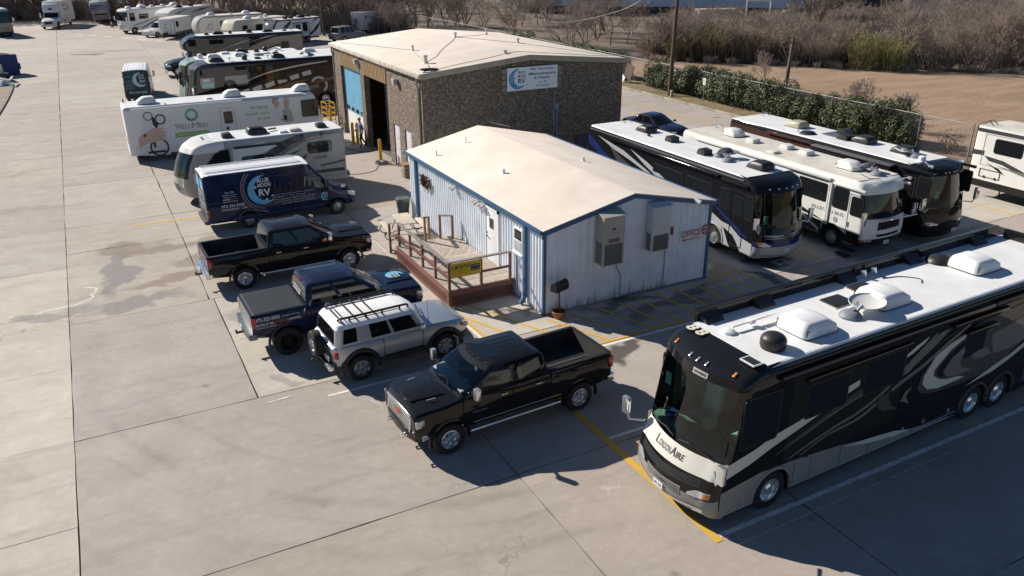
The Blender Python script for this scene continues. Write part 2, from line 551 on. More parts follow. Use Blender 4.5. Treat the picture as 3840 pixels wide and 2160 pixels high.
def grass_field_material(name,c0,c1,c2):
    m=bpy.data.materials.new(name)
    m.use_nodes=True
    nt=m.node_tree;N=nt.nodes;Lk=nt.links.new
    b=N['Principled BSDF']
    geo=N.new('ShaderNodeNewGeometry')
    def noise(s,d,mp=None):
        n=N.new('ShaderNodeTexNoise');n.inputs['Scale'].default_value=s;n.inputs['Detail'].default_value=d;n.inputs['Roughness'].default_value=0.65
        if mp:
            p=N.new('ShaderNodeMapping');p.inputs['Scale'].default_value=mp;p.inputs['Rotation'].default_value=(0,0,R(35));Lk(geo.outputs['Position'],p.inputs['Vector']);Lk(p.outputs[0],n.inputs['Vector'])
        else:
            Lk(geo.outputs['Position'],n.inputs['Vector'])
        return n.outputs[0]
    cr=N.new('ShaderNodeValToRGB');e=cr.color_ramp.elements
    e[0].position=0.36;e[0].color=(*c0,1);e[1].position=0.64;e[1].color=(*c1,1)
    Lk(noise(0.5,8,(0.35,1.6,1)),cr.inputs[0])
    mx=N.new('ShaderNodeMix');mx.data_type='RGBA'
    r=N.new('ShaderNodeMapRange');r.inputs[1].default_value=0.50;r.inputs[2].default_value=0.68;r.inputs[4].default_value=0.75
    Lk(noise(0.085,5,(0.6,1.3,1)),r.inputs[0]);Lk(r.outputs[0],mx.inputs[0]);Lk(cr.outputs[0],mx.inputs[6]);mx.inputs[7].default_value=(*c2,1)
    mx2=N.new('ShaderNodeMix');mx2.data_type='RGBA';mx2.blend_type='MULTIPLY';mx2.inputs[0].default_value=1
    r2=N.new('ShaderNodeMapRange');r2.inputs[1].default_value=0.3;r2.inputs[2].default_value=0.7;r2.inputs[3].default_value=0.72;r2.inputs[4].default_value=1.12
    Lk(noise(5,4),r2.inputs[0]);Lk(mx.outputs[2],mx2.inputs[6]);Lk(r2.outputs[0],mx2.inputs[7])
    Lk(mx2.outputs[2],b.inputs['Base Color'])
    b.inputs['Roughness'].default_value=0.95
    bp=N.new('ShaderNodeBump');bp.inputs['Strength'].default_value=0.7;bp.inputs['Distance'].default_value=0.12
    Lk(noise(7,5),bp.inputs['Height']);Lk(bp.outputs[0],b.inputs['Normal'])
    return m
mb=MB()
mb.add([(-900,-900,-0.07),(900,-900,-0.07),(900,1400,-0.07),(-900,1400,-0.07)],[(0,1,2,3)])
tag(mb.build('ground',ground_material()),kind='structure')
pave=thing('pavement',None,None)
pave['kind']='structure'
_rs=random.Random(4)
def slab(x0,x1,y0,y1,name='slab',m=M_CONC,gap=0.017,par=pave,jit=0.011,tint=None):
    mb=MB()
    pts=[]
    nx=max(2,int((x1-x0)/.8));ny=max(2,int((y1-y0)/.8))
    nx=min(nx,10);ny=min(ny,10)
    g=lambda:gap+_rs.uniform(-jit,jit)*(1.0 if _rs.random()<0.8 else 2.2)
    for k in range(nx):pts.append((x0+(x1-x0)*k/nx+(g()if k==0 else 0),y0+g()))
    for k in range(ny):pts.append((x1-g(),y0+(y1-y0)*k/ny+(g()if k==0 else 0)))
    for k in range(nx):pts.append((x1-(x1-x0)*k/nx-(g()if k==0 else 0),y1-g()))
    for k in range(ny):pts.append((x0+g(),y1-(y1-y0)*k/ny-(g()if k==0 else 0)))
    cx,cy=(x0+x1)/2,(y0+y1)/2
    dz=_rs.uniform(-0.003,0.0)
    n=len(pts)
    vs=[(x-cx,y-cy,0)for x,y in pts]+[(x-cx,y-cy,-0.1)for x,y in pts]
    mb.add(vs,[tuple(range(n))]+[(k,k+n,(k+1)%n+n,(k+1)%n)for k in range(n)])
    o=mb.build(name,m,par,fixn=False)
    o.location=(cx,cy,dz)
    k=_rs.random()
    o.color=tint or ((1.0,.985,.95,1)if k<.45 else ((.90,.865,.855,1)if k<.75 else (.97,.93,.88,1)))
    return o
CREAM_S=(1.16,1.15,1.09,1);MAUVE_S=(.88,.84,.85,1);WARM_S=(.93,.89,.83,1)
def inlot(x,y):
    if x>28.8:return False
    if y>84 and x>26-(y-84)*0.60:return False
    return y<136
XR=[-5.0,0.2,5.0,9.9,14.6,19.3,24.0,28.8]
rows=[(-30,-22.3),(-22.3,-14.9),(-14.9,-7.5)]
for y0,y1 in rows:
    xs=[-14.4,-5.0,0.2,9.4,18.6,28.8]
    for a,b_ in zip(xs,xs[1:]):slab(a,b_,y0,y1,tint=WARM_S)
for a,b_ in zip([-14.4,-5.0,4.6,9.9,19.3,28.8],[-5.0,4.6,9.9,19.3,28.8]):slab(a,b_,-7.5,-0.95,tint=(.93,.895,.87,1))
for a,b_ in zip([-14.4,-9.75,-2.6,9.9,14.6,19.3,24.0],[-9.75,-2.6,9.9,14.6,19.3,24.0,28.8]):slab(a,b_,-0.95,6.8,tint=MAUVE_S if a<-10 else CREAM_S)
yy=[6.8,14.3,18.0,25.6,33.2]
for y0,y1 in zip(yy,yy[1:]):
    for a,b_ in zip([-14.4,-9.9,-2.6,7.2,14.6,19.3,24.0],[-9.9,-2.6,7.2,14.6,19.3,24.0,28.8]):slab(a,b_,y0,y1)
ly=[-30,-21.6,-17.4,-13.2,-8.9,-4.65,-0.9,3.5,8.0,12.6,17.9,22.4,27.0,33.2]
for y0,y1 in zip(ly,ly[1:]):
    for a,b_ in zip([-60,-42,-32.6,-23.5],[-42,-32.6,-23.5,-14.4]):slab(a,b_,y0,y1,gap=0.007,jit=0.004,tint=CREAM_S if a>-24 and y0<9 else None)
yy=[33.2+7.9*k for k in range(14)]
for y0,y1 in zip(yy,yy[1:]):
    xs=[-62,-50,-41,-32,-23.5,-14.4,-5.0,4.4,13.8,21.3,28.8]
    for a,b_ in zip(xs,xs[1:]):
        if inlot((a+b_)/2,(y0+y1)/2):slab(a,b_,y0,y1)
M_OLD=mat('old_brown_paving',(0.27,0.215,0.175),0.9,var=0.25,vscale=1.2,bump=0.3)
old=thing('old_paving',None,None)
old['kind']='structure'
for k,y in enumerate((48,51.2,54.4,57.6,60.8)):
    mbp=MB()
    e=[17.2+1.1*(1-((yv-48)/16.0))**0 for yv in (y,y+3.2)]
    xe0=-18.55+0.55*math.sin((y-48)/16*1.5);xe1=-18.55+0.55*math.sin((y+3.2-48)/16*1.5)
    mbp.prism([(-27,y+0.02),(xe0,y+0.02),(xe1,y+3.18),(-27,y+3.18)],lambda a,b_,d:(a,b_,d),0.004,0.05)
    mbp.build('paving_strip',M_OLD,old)
mbp=MB()
mbp.tube(catmull([(-18.5+0.55*math.sin((y-48)/16*1.5),y,0.04)for y in (48,52,56,60,64)],4),0.05,6)
mbp.build('edging',mat('dark_edging',(0.05,0.042,0.038),0.8),old)
M_KERB=mat('kerb_concrete',(0.36,0.32,0.27),0.9,var=0.25,vscale=1.5,bump=0.3)
M_VERGE=grass_field_material('verge_grass',(0.16,0.12,0.06),(0.28,0.21,0.12),(0.10,0.10,0.04))
kerb=thing('kerb',None,None);kerb['kind']='structure'
for k in range(38):
    y=-30+k*3.05
    mbp=MB();mbp.box(28.83,29.0,y+0.01,y+3.04,-0.06,0.14)
    mbp.build('kerbstone',M_KERB,kerb,bevel=0.03)
px,py=26.3,86.0
for k in range(12):
    qx,qy=px-2.9,py+4.4
    mbp=MB();mbp.bar((px,py,0.04),(qx+0.02,qy-0.02,0.04),0.18,0.2)
    mbp.build('kerbstone',M_KERB,kerb)
    px,py=qx,qy
for k in range(8):
    mbp=MB();mbp.bar((px,py,0.04),(px-4.95,py-1.0,0.04),0.18,0.22);mbp.build('kerbstone',M_KERB,kerb);px-=5;py-=1.0
mbp=MB()
mbp.add([(29.0,-30,0.09),(31.4,-30,0.12),(31.4,86,0.12),(29.0,86,0.09)],[(0,1,2,3)])
tag(mbp.build('verge',M_VERGE),kind='structure')
M_FIELD=grass_field_material('dry_field_grass',(0.30,0.195,0.125),(0.40,0.28,0.19),(0.22,0.165,0.10))
mbp=MB()
fx=[(31.4,-60),(31.4,52),(40,50),(46,45),(52,37.5),(58,31.5),(65,26.5),(80,15),(110,-8),(150,-60)]
mbp.add([(x,y,0.02)for x,y in fx],[tuple(range(len(fx)))])
tag(mbp.build('field',M_FIELD),kind='structure')
mbp=MB()
mbp.add([(112,60,0.3),(170,0,0.3),(260,80,5.5),(190,150,5.5)],[(0,1,2,3)])
tag(mbp.build('far_slope',M_FIELD),kind='structure')
def paint_material(name,col,wear=0.5):
    m=bpy.data.materials.new(name);m.use_nodes=True
    nt=m.node_tree;N=nt.nodes;Lk=nt.links.new
    b=N['Principled BSDF'];geo=N.new('ShaderNodeNewGeometry')
    n=N.new('ShaderNodeTexNoise');n.inputs['Scale'].default_value=6;n.inputs['Detail'].default_value=8;n.inputs['Roughness'].default_value=0.75
    Lk(geo.outputs['Position'],n.inputs['Vector'])
    r=N.new('ShaderNodeMapRange');r.inputs[1].default_value=wear-0.06;r.inputs[2].default_value=wear+0.10
    Lk(n.outputs[0],r.inputs[0])
    mx=N.new('ShaderNodeMix');mx.data_type='RGBA';mx.inputs[6].default_value=(*col,1);mx.inputs[7].default_value=(0.37,0.325,0.275,1)
    Lk(r.outputs[0],mx.inputs[0]);Lk(mx.outputs[2],b.inputs['Base Color']);b.inputs['Roughness'].default_value=0.75
    return m
P_W=paint_material('white_line_paint',(0.74,0.72,0.68),0.56)
P_WF=paint_material('faded_white_line_paint',(0.62,0.59,0.55),0.47)
P_Y=paint_material('yellow_line_paint',(0.62,0.36,0.035),0.60)
P_YF=paint_material('faded_yellow_line_paint',(0.64,0.40,0.04),0.64)
marks=thing('painted_markings',None,None);marks['kind']='structure'
def line(p,q,w,m,z=0.004,name='painted_line'):
    p=Vector((*p,0));q=Vector((*q,0));d=(q-p).normalized();a=Vector((-d.y,d.x,0))*w/2
    mbp=MB()
    n=max(1,int((q-p).length/1.2))
    vs=[];
    for k in range(n+1):
        c=p+(q-p)*k/n
        vs+=[c+a*_rs.uniform(0.94,1.04)+Vector((0,0,z)),c-a*_rs.uniform(0.94,1.04)+Vector((0,0,z))]
    mbp.add(vs,[(2*k,2*k+1,2*k+3,2*k+2)for k in range(n)])
    return mbp.build(name,m,marks,fixn=False)
line((-2.3,-4.2),(-2.3,-11.6),0.19,P_Y,0.007)
line((-2.2,-7.26),(12,-7.2),0.11,P_W)
line((-2.18,-11.45),(12,-11.35),0.13,P_W)
line((-2.0,-11.85),(5,-11.75),0.05,P_WF)
line((0.2,-2.87),(16,-2.8),0.13,P_W)
line((-8.0,-1.78),(-3.1,-1.72),0.11,P_W)
line((-9.6,-1.35),(-8.9,-1.3),0.10,P_WF)
line((-2.68,12.45),(-2.68,7.0),0.11,P_WF)
line((-8.5,12.45),(-2.62,12.4),0.10,P_WF,0.006)
line((-7.0,9.75),(-2.74,9.75),0.10,P_WF)
line((-7.0,6.7),(-2.74,6.75),0.10,P_WF)
line((-9.0,3.9),(-2.7,3.95),0.10,P_WF)
line((-9.2,1.35),(-2.7,1.35),0.10,P_WF)
line((-11.5,16.95),(-2.0,17.0),0.14,P_YF)
line((-2.6,15.4),(0.0,14.9),0.1,P_YF)
line((-2.56,2.0),(-2.5,-0.9),0.11,P_Y,0.006)
line((-2.69,2.0),(-2.62,-1.0),0.10,P_W)
line((-2.5,-0.9),(-1.6,-2.72),0.10,P_Y)
line((-1.7,-2.72),(8.7,-2.62),0.11,P_Y,0.009)
line((8.62,0.0),(8.62,-2.6),0.10,P_YF,0.006)
line((7.0,0.04),(8.65,-0.04),0.10,P_YF)
for a,b_ in (((-1.95,2.0),(0.05,-2.66)),((-2.5,1.15),(-0.9,-2.66)),((-0.05,-0.42),(0.95,-2.66)),((0.9,-0.5),(1.9,-2.66)),((1.95,-0.45),(2.75,-2.66)),
 ((2.85,-0.4),(3.25,-2.66)),((3.68,-0.3),(3.85,-2.64)),((4.52,-0.25),(4.63,-2.64)),((5.37,-0.22),(5.44,-2.62)),((6.29,-0.18),(6.33,-2.6)),
 ((7.16,0.0),(7.19,-2.6)),((7.9,-0.05),(8.0,-2.58))):
    line(a,b_,0.10,P_YF if a[0]>1 else P_Y)
for x in (12.3,16.2,20.2,24.6):
    line((x,18),(x,-1.0),0.10,P_YF)
line((25.7,58),(25.7,14),0.10,P_YF,0.006)
for y in (18,22.4,26.8,30.6,35,39.5,44,49):line((25.8,y),(28.6,y-0.3),0.10,P_WF)
flat(marks,'painted_panel',[(-0.38,-0.28),(0.38,-0.28),(0.38,0.28),(-0.38,0.28)],(10.75,-0.15,0.005),(1,0,0),(0,1,0),P_WF)
lettering(marks,[('9',0,-0.18,0.36,None,'c',0.02)],(10.75,-0.15,0.009),(0,1,0),(-1,0,0),mat('stencil_black',(0.02,0.02,0.02),0.8))
for a,b_ in (((-17.2,115.4),(-16.4,115.1)),((-14.1,114.9),(-13.3,114.4)),((-12.1,111.9),(-11.3,110.6)),((-10.3,108.5),(-9.5,107.5)),
 ((-8.6,105.9),(-7.8,104.9)),((-6.7,102.8),(-5.9,101.8)),((-4.9,99.4),(-4.1,98.4)),((-3.1,96.3),(-2.3,95.2)),((-1.0,92.6),(-0.2,91.6))):
    line(a,b_,0.35,P_W)
# ------------------------------------------------------------------ woods
def gen_tree(seed,H,trunk_r,spread,nb,levels,droop=0.0,fork=1):
    """bare tree: list of segments (p0, p1, r0, r1)"""
    rg=random.Random(seed)
    trunk=[];twigs=[]
    def grow(p,d,ln,r,lv,out):
        segs=3 if lv<2 else 2
        q=p
        for k in range(segs):
            d2=(d+Vector((rg.uniform(-1,1),rg.uniform(-1,1),rg.uniform(-0.4,0.8)))*0.16).normalized()
            nq=q+d2*ln/segs
            r2=r*(1-0.25/segs*(k+1))
            out.append((q.copy(),nq.copy(),r*(1-0.25/segs*k),r2))
            if lv<levels and k>0 or (lv==0 and k>=0 and fork>1):
                for _ in range(nb if k==segs-1 else max(1,nb-2)):
                    ax=Vector((rg.uniform(-1,1),rg.uniform(-1,1),rg.uniform(-0.15,0.5))).normalized()
                    nd=(d2*(1-spread)+ax*spread+Vector((0,0,0.18-droop*lv))).normalized()
                    grow(nq,nd,ln*rg.uniform(0.55,0.8),r2*rg.uniform(0.5,0.68),lv+1,twigs)
            q=nq;d=d2
    for _ in range(fork):
        t=R(rg.uniform(0,360));lean=0.12 if fork==1 else 0.38
        grow(Vector((0,0,-0.1)),Vector((math.cos(t)*lean,math.sin(t)*lean,1)).normalized(),H*0.36,trunk_r,0,trunk)
    zmax=max(s[1].z for s in trunk+twigs)
    k=H/zmax
    sc=lambda S,rk:[(a*k,b*k,max(r0,rk),max(r1,rk*0.8))for a,b,r0,r1 in S]
    return sc(trunk,0.02),sc(twigs,0.011)
def segs_arrays(segs):
    """three-sided prisms for a list of segments -> (verts, quads)"""
    n=len(segs)
    V=np.zeros((n,6,3));
    for i,(a,b,r0,r1)in enumerate(segs):
        d=(b-a).normalized()
        u=Vector((0,0,1))if abs(d.z)<0.9 else Vector((1,0,0))
        e=d.cross(u).normalized();f=d.cross(e)
        for k in range(3):
            t=2.0944*k
            o=e*math.cos(t)+f*math.sin(t)
            V[i,k]=a+o*r0
            V[i,3+k]=b+o*r1
    q=np.array([[0,3,4,1],[1,4,5,2],[2,5,3,0]])
    F=(q[None]+6*np.arange(n)[:,None,None]).reshape(-1,4)
    return V.reshape(-1,3),F
def mesh_np(name,V,F,m):
    me=bpy.data.meshes.new(name)
    k=F.shape[1]
    me.vertices.add(len(V));me.vertices.foreach_set('co',V.astype(np.float32).ravel())
    me.loops.add(F.size);me.loops.foreach_set('vertex_index',F.astype(np.int32).ravel())
    me.polygons.add(len(F));me.polygons.foreach_set('loop_start',np.arange(0,F.size,k,dtype=np.int32))
    me.update(calc_edges=True)
    me.materials.append(m)
    return me
def twig_material(name,c0,c1,scale=0.7):
    m=bpy.data.materials.new(name);m.use_nodes=True
    nt=m.node_tree;N=nt.nodes;Lk=nt.links.new
    b=N['Principled BSDF'];geo=N.new('ShaderNodeNewGeometry')
    n=N.new('ShaderNodeTexNoise');n.inputs['Scale'].default_value=scale;n.inputs['Detail'].default_value=5
    Lk(geo.outputs['Position'],n.inputs['Vector'])
    cr=N.new('ShaderNodeValToRGB');e=cr.color_ramp.elements
    e[0].position=0.36;e[0].color=(*c0,1);e[1].position=0.64;e[1].color=(*c1,1)
    Lk(n.outputs[0],cr.inputs[0]);Lk(cr.outputs[0],b.inputs['Base Color']);b.inputs['Roughness'].default_value=0.9
    return m
M_TWIG=twig_material('bare_twigs',(0.165,0.122,0.10),(0.37,0.30,0.255))
M_BARK=twig_material('grey_bark',(0.12,0.10,0.09),(0.24,0.205,0.18),1.5)
M_OLIVE=twig_material('budding_olive_twigs',(0.19,0.175,0.07),(0.31,0.28,0.12),0.8)
M_STRAW2=twig_material('brown_straw',(0.27,0.19,0.11),(0.44,0.33,0.21),0.5)
M_STRAW=twig_material('pale_straw',(0.36,0.29,0.21),(0.52,0.43,0.33),0.8)
VAR=[]
for s in range(7):
    tr,tw=gen_tree(40+s,6.0,0.085,0.55,4 if s<3 else 3,4,fork=1 if s<3 else 3)
    VAR.append((tr,tw))
random.seed(11)
def place_merge(name,label,cat,spots,variants,m):
    Vs=[];Fs=[];off=0
    arrs=[segs_arrays(a+b)for a,b in variants]
    rg=random.Random(5)
    for (x,y,h)in spots:
        V,F=arrs[rg.randrange(len(arrs))]
        t=rg.uniform(0,6.283);c,s=math.cos(t),math.sin(t)
        k=h/6.0;kx=k*rg.uniform(0.85,1.25)
        W=np.empty_like(V)
        W[:,0]=(V[:,0]*c-V[:,1]*s)*kx+x
        W[:,1]=(V[:,0]*s+V[:,1]*c)*kx+y
        W[:,2]=V[:,2]*k-0.05
        Vs.append(W);Fs.append(F+off);off+=len(V)
    me=mesh_np(name,np.concatenate(Vs),np.concatenate(Fs),m)
    o=bpy.data.objects.new(name,me);COL.objects.link(o)
    return tag(o,label,cat,kind='stuff')
def back_edge(x):
    """y of the woods' near edge behind the lot for a given x"""
    if x<-14:return 138+0.1*(x+14)
    return 137-(x+14)*1.30
spots=[]
rg=random.Random(21)
while len(spots)<330:
    x=rg.uniform(-62,60);d=rg.random()**1.7*55
    y=back_edge(min(x,27))+2.5+d
    if x>27:y=rg.uniform(56,140);
    if x>33 and y<60:continue
    if 27<x<34 and y<88:continue
    az=math.degrees(math.atan2(x+12.5,y+21.6))-27.5
    if az<-40 or az>12:continue
    spots.append((x,y,rg.uniform(6.5,11.0)if x<24 else rg.uniform(4.0,7.0)))
n0=len(spots)
while len(spots)<n0+330:
    t=rg.uniform(-0.05,1.5);d=rg.random()**1.5*42
    ex,ey=42+26*t,49.5-26*t
    x=ex+d*0.72;y=ey+d*0.70
    az=math.degrees(math.atan2(x+12.5,y+21.6))-27.5
    if az<-3 or az>38:continue
    h=rg.uniform(2.8,5.0)*(1.0+0.45*max(0,t-0.75))
    if 3<az<21:h*=.85 if d>11 else 1.1
    spots.append((x,y,h))
place_merge('bare_woodland','leafless grey brown thicket filling the land behind the lot and the field','woodland',spots,VAR,M_TWIG)
def bush_arrays(seed,n,h,w,r):
    rg=random.Random(seed);S=[]
    for _ in range(n):
        a=rg.uniform(0,6.283);rr=w*math.sqrt(rg.random())*0.6
        p=Vector((rr*math.cos(a),rr*math.sin(a),0))
        d=Vector((math.cos(a)*rg.uniform(0,.5),math.sin(a)*rg.uniform(0,.5),1)).normalized()
        L_=h*rg.uniform(0.5,1.0)
        q=p+d*L_*0.55;e=(d+Vector((rg.uniform(-1,1),rg.uniform(-1,1),0))*0.3).normalized()
        q2=q+e*L_*0.45
        S+=[(p,q,r,r*.8),(q,q2,r*.8,r*.5)]
        for _ in range(3):
            u=q+(q2-q)*rg.uniform(0,0.6);f=(e+Vector((rg.uniform(-1,1),rg.uniform(-1,1),rg.uniform(-.2,.5)))*0.7).normalized()
            S.append((u,u+f*L_*rg.uniform(.2,.4),r*.6,r*.45))
    return S
BV=[(bush_arrays(70+k,85,6.0,4.2,0.045),[])for k in range(4)]
sp2=[]
while len(sp2)<330:
    if rg.random()<0.45:
        t=rg.uniform(-0.05,1.5);d=rg.random()*12
        x,y=42.5+26*t+d*0.72,49.8-26*t+d*0.7
    else:
        x=rg.uniform(-60,30);y=back_edge(x)+1.5+rg.random()*14
    az=math.degrees(math.atan2(x+12.5,y+21.6))-27.5
    if az<-40 or az>38:continue
    sp2.append((x,y,rg.uniform(1.6,3.4)))
place_merge('undergrowth','tangled dry undergrowth at the foot of the bare woodland','undergrowth',sp2,BV,M_TWIG)
sp3=[]
for k in range(90):
    t=rg.uniform(-0.05,1.45)
    sp3.append((41.8+26*t+rg.uniform(-.6,.6),49.0-26*t+rg.uniform(-.6,.6),rg.uniform(0.35,0.9)))
place_merge('straw_fringe','fringe of pale dry grass between the tan field and the woods','dry grass',sp3,BV[:2],M_STRAW)
TV=[(bush_arrays(90+k,9,6.0,16.0,0.16),[])for k in range(3)]
sp4=[]
while len(sp4)<900:
    x,y=rg.uniform(32.5,64),rg.uniform(-2,46)
    if x-46>(45-y)*.86:continue
    sp4.append((x,y,rg.uniform(.05,.16)))
place_merge('field_tufts','low dry grass tufts scattered over the mown tan field','dry grass',sp4,TV,M_STRAW2)
def tree_thing(name,label,loc,H,seed,fork=1,r=0.11,group=None,mt=None,rot=0.0,levels=4,nb=3,spread=0.5):
    t=thing(name,label,'tree',loc,rot,group)
    tr,tw=gen_tree(seed,H,r,spread,nb,levels,fork=fork)
    V,F=segs_arrays(tr);o=bpy.data.objects.new('trunk',mesh_np('trunk',V,F,mt or M_BARK));COL.objects.link(o);o.parent=t
    V,F=segs_arrays(tw);o=bpy.data.objects.new('crown',mesh_np('crown',V,F,mt or M_TWIG));COL.objects.link(o);o.parent=t
    return t
tree_thing('bare_tree','pale leaning bare tree with wide branches right of the olive bushes',(59.0,31.3,0),8.2,301,2,0.16)
tree_thing('bare_tree','many stemmed bare tree rising above the thicket in front of the dark building',(64,50,0),10.0,302,3,0.17,nb=4)
tree_thing('bare_tree','spreading bare tree with dark forked stems near the right end of the woods',(66.5,27.2,0),6.5,303,3,0.15,nb=4)
tree_thing('bare_tree','bare tree with fine low branches at the right edge of the field',(54,9.5,0),4.6,304,4,0.08,nb=4)
tree_thing('bare_tree','tall dark bare tree behind the flat roof of the stone building',(25.5,101,0),9.5,305,2,0.2,nb=4)
tree_thing('bare_tree','bare tree with a forked crown behind the white box trailer',(31,97,0),7.6,306,3,0.14,nb=4)
tree_thing('bare_tree','slender bare sapling standing in the field behind the ivy hedge',(35.4,17.0,0),3.0,307,3,0.05)
tree_thing('bare_tree','thin bare sapling in the field left of the shorter wooden pole',(38.0,29.5,0),3.4,308,2,0.05)
tree_thing('bare_tree','small bare sapling in the field beside the last hedge clump',(34.8,13.8,0),2.6,309,3,0.045)
def olive(label,loc,H,W,seed):
    t=thing('olive_bush',label,'bush',loc,0,'budding olive bushes at the field edge')
    S=bush_arrays(seed,110,H,W,0.028)
    V,F=segs_arrays(S);o=bpy.data.objects.new('twigs',mesh_np('twigs',V,F,M_OLIVE));COL.objects.link(o);o.parent=t
    rr=random.Random(seed);mbk=MB()
    for k in range(900):
        a=rr.uniform(0,6.283);q=math.sqrt(rr.random())*W*0.62;z=H*rr.uniform(0.35,1.0)*(1-0.35*(q/W)**2)
        c=Vector((q*math.cos(a),q*math.sin(a),z));u=Vector((rr.uniform(-1,1),rr.uniform(-1,1),rr.uniform(-.3,1))).normalized()*0.09;v=u.cross(Vector((rr.uniform(-1,1),rr.uniform(-1,1),rr.uniform(-1,1)))).normalized()*0.035
        mbk.add([c-u,c+v,c+u,c-v],[(0,1,2,3)])
    mbk.build('buds',M_OLIVE,t,fixn=False)
    return t
olive('wide olive bush just right of the tall pole',(47.2,46.4,0),3.8,2.6,401)
olive('low spreading olive bush right of the wide olive bush',(49.6,44.6,0),3.0,2.4,402)
olive('small narrow olive bush in front of the grey thicket, alone',(52.6,42.3,0),3.2,1.4,403)
olive('tall olive bush left of the pale leaning tree, left of a pair',(55.8,34.6,0),3.7,2.0,404)
olive('round olive bush left of the pale leaning tree, right of a pair',(57.6,32.4,0),3.3,1.7,405)
olive('faint olive bush half hidden behind the tall pole',(43.9,48.6,0),2.6,1.6,406)
# ------------------------------------------------------------------ chain-link fence and ivy
M_GALV=mat('galvanised_steel',(0.26,0.265,0.265),0.65,0.4,var=0.25,vscale=2)
def mesh_wire_material():
    m=bpy.data.materials.new('chain_link');m.use_nodes=True
    nt=m.node_tree;N=nt.nodes;Lk=nt.links.new
    b=N['Principled BSDF'];b.inputs['Base Color'].default_value=(0.3,0.3,0.29,1);b.inputs['Metallic'].default_value=0.6;b.inputs['Roughness'].default_value=0.5
    tc=N.new('ShaderNodeTexCoord')
    mk=[]
    for rot in (45,-45):
        p=N.new('ShaderNodeMapping');p.inputs['Rotation'].default_value=(R(rot),0,0);p.inputs['Scale'].default_value=(1,14,14)
        Lk(tc.outputs['Object'],p.inputs['Vector'])
        s=N.new('ShaderNodeSeparateXYZ');Lk(p.outputs[0],s.inputs[0])
        f=N.new('ShaderNodeMath');f.operation='FRACT';Lk(s.outputs['Y'],f.inputs[0])
        l=N.new('ShaderNodeMath');l.operation='LESS_THAN';l.inputs[1].default_value=0.055;Lk(f.outputs[0],l.inputs[0]);mk.append(l.outputs[0])
    mx=N.new('ShaderNodeMath');mx.operation='MAXIMUM';Lk(mk[0],mx.inputs[0]);Lk(mk[1],mx.inputs[1])
    Lk(mx.outputs[0],b.inputs['Alpha'])
    return m
M_LINK=mesh_wire_material()
FX=31.15
fence=thing('chain_link_fence','long galvanised chain link fence along the right side of the lot','fence',(FX,0,0))
for k in range(34):
    y=-24+k*3.35
    mbp=MB();mbp.cyl((0,y,0),(0,y,2.25),0.038,n=8);mbp.cyl((0,y,2.25),(0,y,2.3),0.05,0.02,n=8)
    if y<16:
        mbp.cyl((0,y,2.25),(0.28,y,2.65),0.02,n=6)
    mbp.build('post',M_GALV,fence,smooth=40)
    mbp=MB();mbp.cyl((0,y+.04,2.2),(0,y+3.31,2.2),0.026,n=6);mbp.build('top_rail',M_GALV,fence,smooth=40)
    mbp=MB();mbp.add([(0.03,y+.03,0.05),(0.03,y+3.32,0.05),(0.03,y+3.32,2.2),(0.03,y+.03,2.2)],[(0,1,2,3)])
    mbp.build('wire_panel',M_LINK,fence,fixn=False)
mbp=MB();mbp.cyl((0,26.0,2.0),(0.0,24.2,0.1),0.03,n=6);mbp.build('brace',M_GALV,fence)
back_f=thing('chain_link_fence','far chain link fence slanting along the back of the lot before the woods','fence',(28.0,85.6,0))
dx,dy=-2.9*4.4/4.4,4.4
for k in range(12):
    p=Vector((dx*k,dy*k,0));q=Vector((dx*(k+1),dy*(k+1),0))
    mbp=MB();mbp.cyl(p,p+Vector((0,0,2.2)),0.045,n=6);mbp.build('post',M_GALV,back_f)
    mbp=MB();mbp.cyl(p+Vector((0,0,2.15)),q+Vector((0,0,2.15)),0.03,n=6);mbp.build('top_rail',M_GALV,back_f)
M_LEAF=None
def leaf_material(name,c0,c1):
    m=twig_material(name,c0,c1,2.2)
    b=m.node_tree.nodes['Principled BSDF'];b.inputs['Roughness'].default_value=0.6;b.inputs['Specular IOR Level'].default_value=.3
    return m
M_LEAF=leaf_material('ivy_leaves',(0.045,0.062,0.026),(0.12,0.14,0.062))
def leafy(seed,rx,ry,rz,n,size,m,lumps=9):
    """leaves over and inside a lumpy volume"""
    rr=random.Random(seed)
    L_=[(rr.uniform(-.75,.75)*rx,rr.uniform(-.8,.8)*ry,rr.uniform(0.25,0.78)*rz,rr.uniform(.42,.72))for _ in range(lumps)]+[(0,0,rz*.45,0.9)]
    V=[];F=[]
    for k in range(n):
        lx,ly,lz,lr=L_[rr.randrange(len(L_))]
        d=Vector((rr.gauss(0,1),rr.gauss(0,1),rr.gauss(0,1))).normalized()
        t=rr.uniform(0.72,1.06)
        c=Vector((lx+d.x*rx*lr*t,ly+d.y*ry*lr*0.7*t,lz+d.z*rz*lr*0.75*t))
        if c.z<0.02 or abs(c.x)>rx*1.15:continue
        nrm=(d+Vector((rr.uniform(-1,1),rr.uniform(-1,1),rr.uniform(-.3,1.0)))*0.7).normalized()
        u=nrm.cross(Vector((rr.uniform(-1,1),rr.uniform(-1,1),rr.uniform(-1,1)))).normalized();v=nrm.cross(u)
        s=size*rr.uniform(.6,1.25)
        o=len(V)
        V+=[c-u*s,c+v*s*.62+nrm*s*.12,c+u*s,c-v*s*.62+nrm*s*.12]
        F.append((o,o+1,o+2,o+3))
    me=mesh_np('foliage',np.array([tuple(p)for p in V]),np.array(F),m)
    return me
IV=[leafy(500+k,0.80,1.8,2.5,15000,0.075,M_LEAF,16)for k in range(4)]
M_STEM=mat('ivy_stem',(0.10,0.075,0.055),0.9)
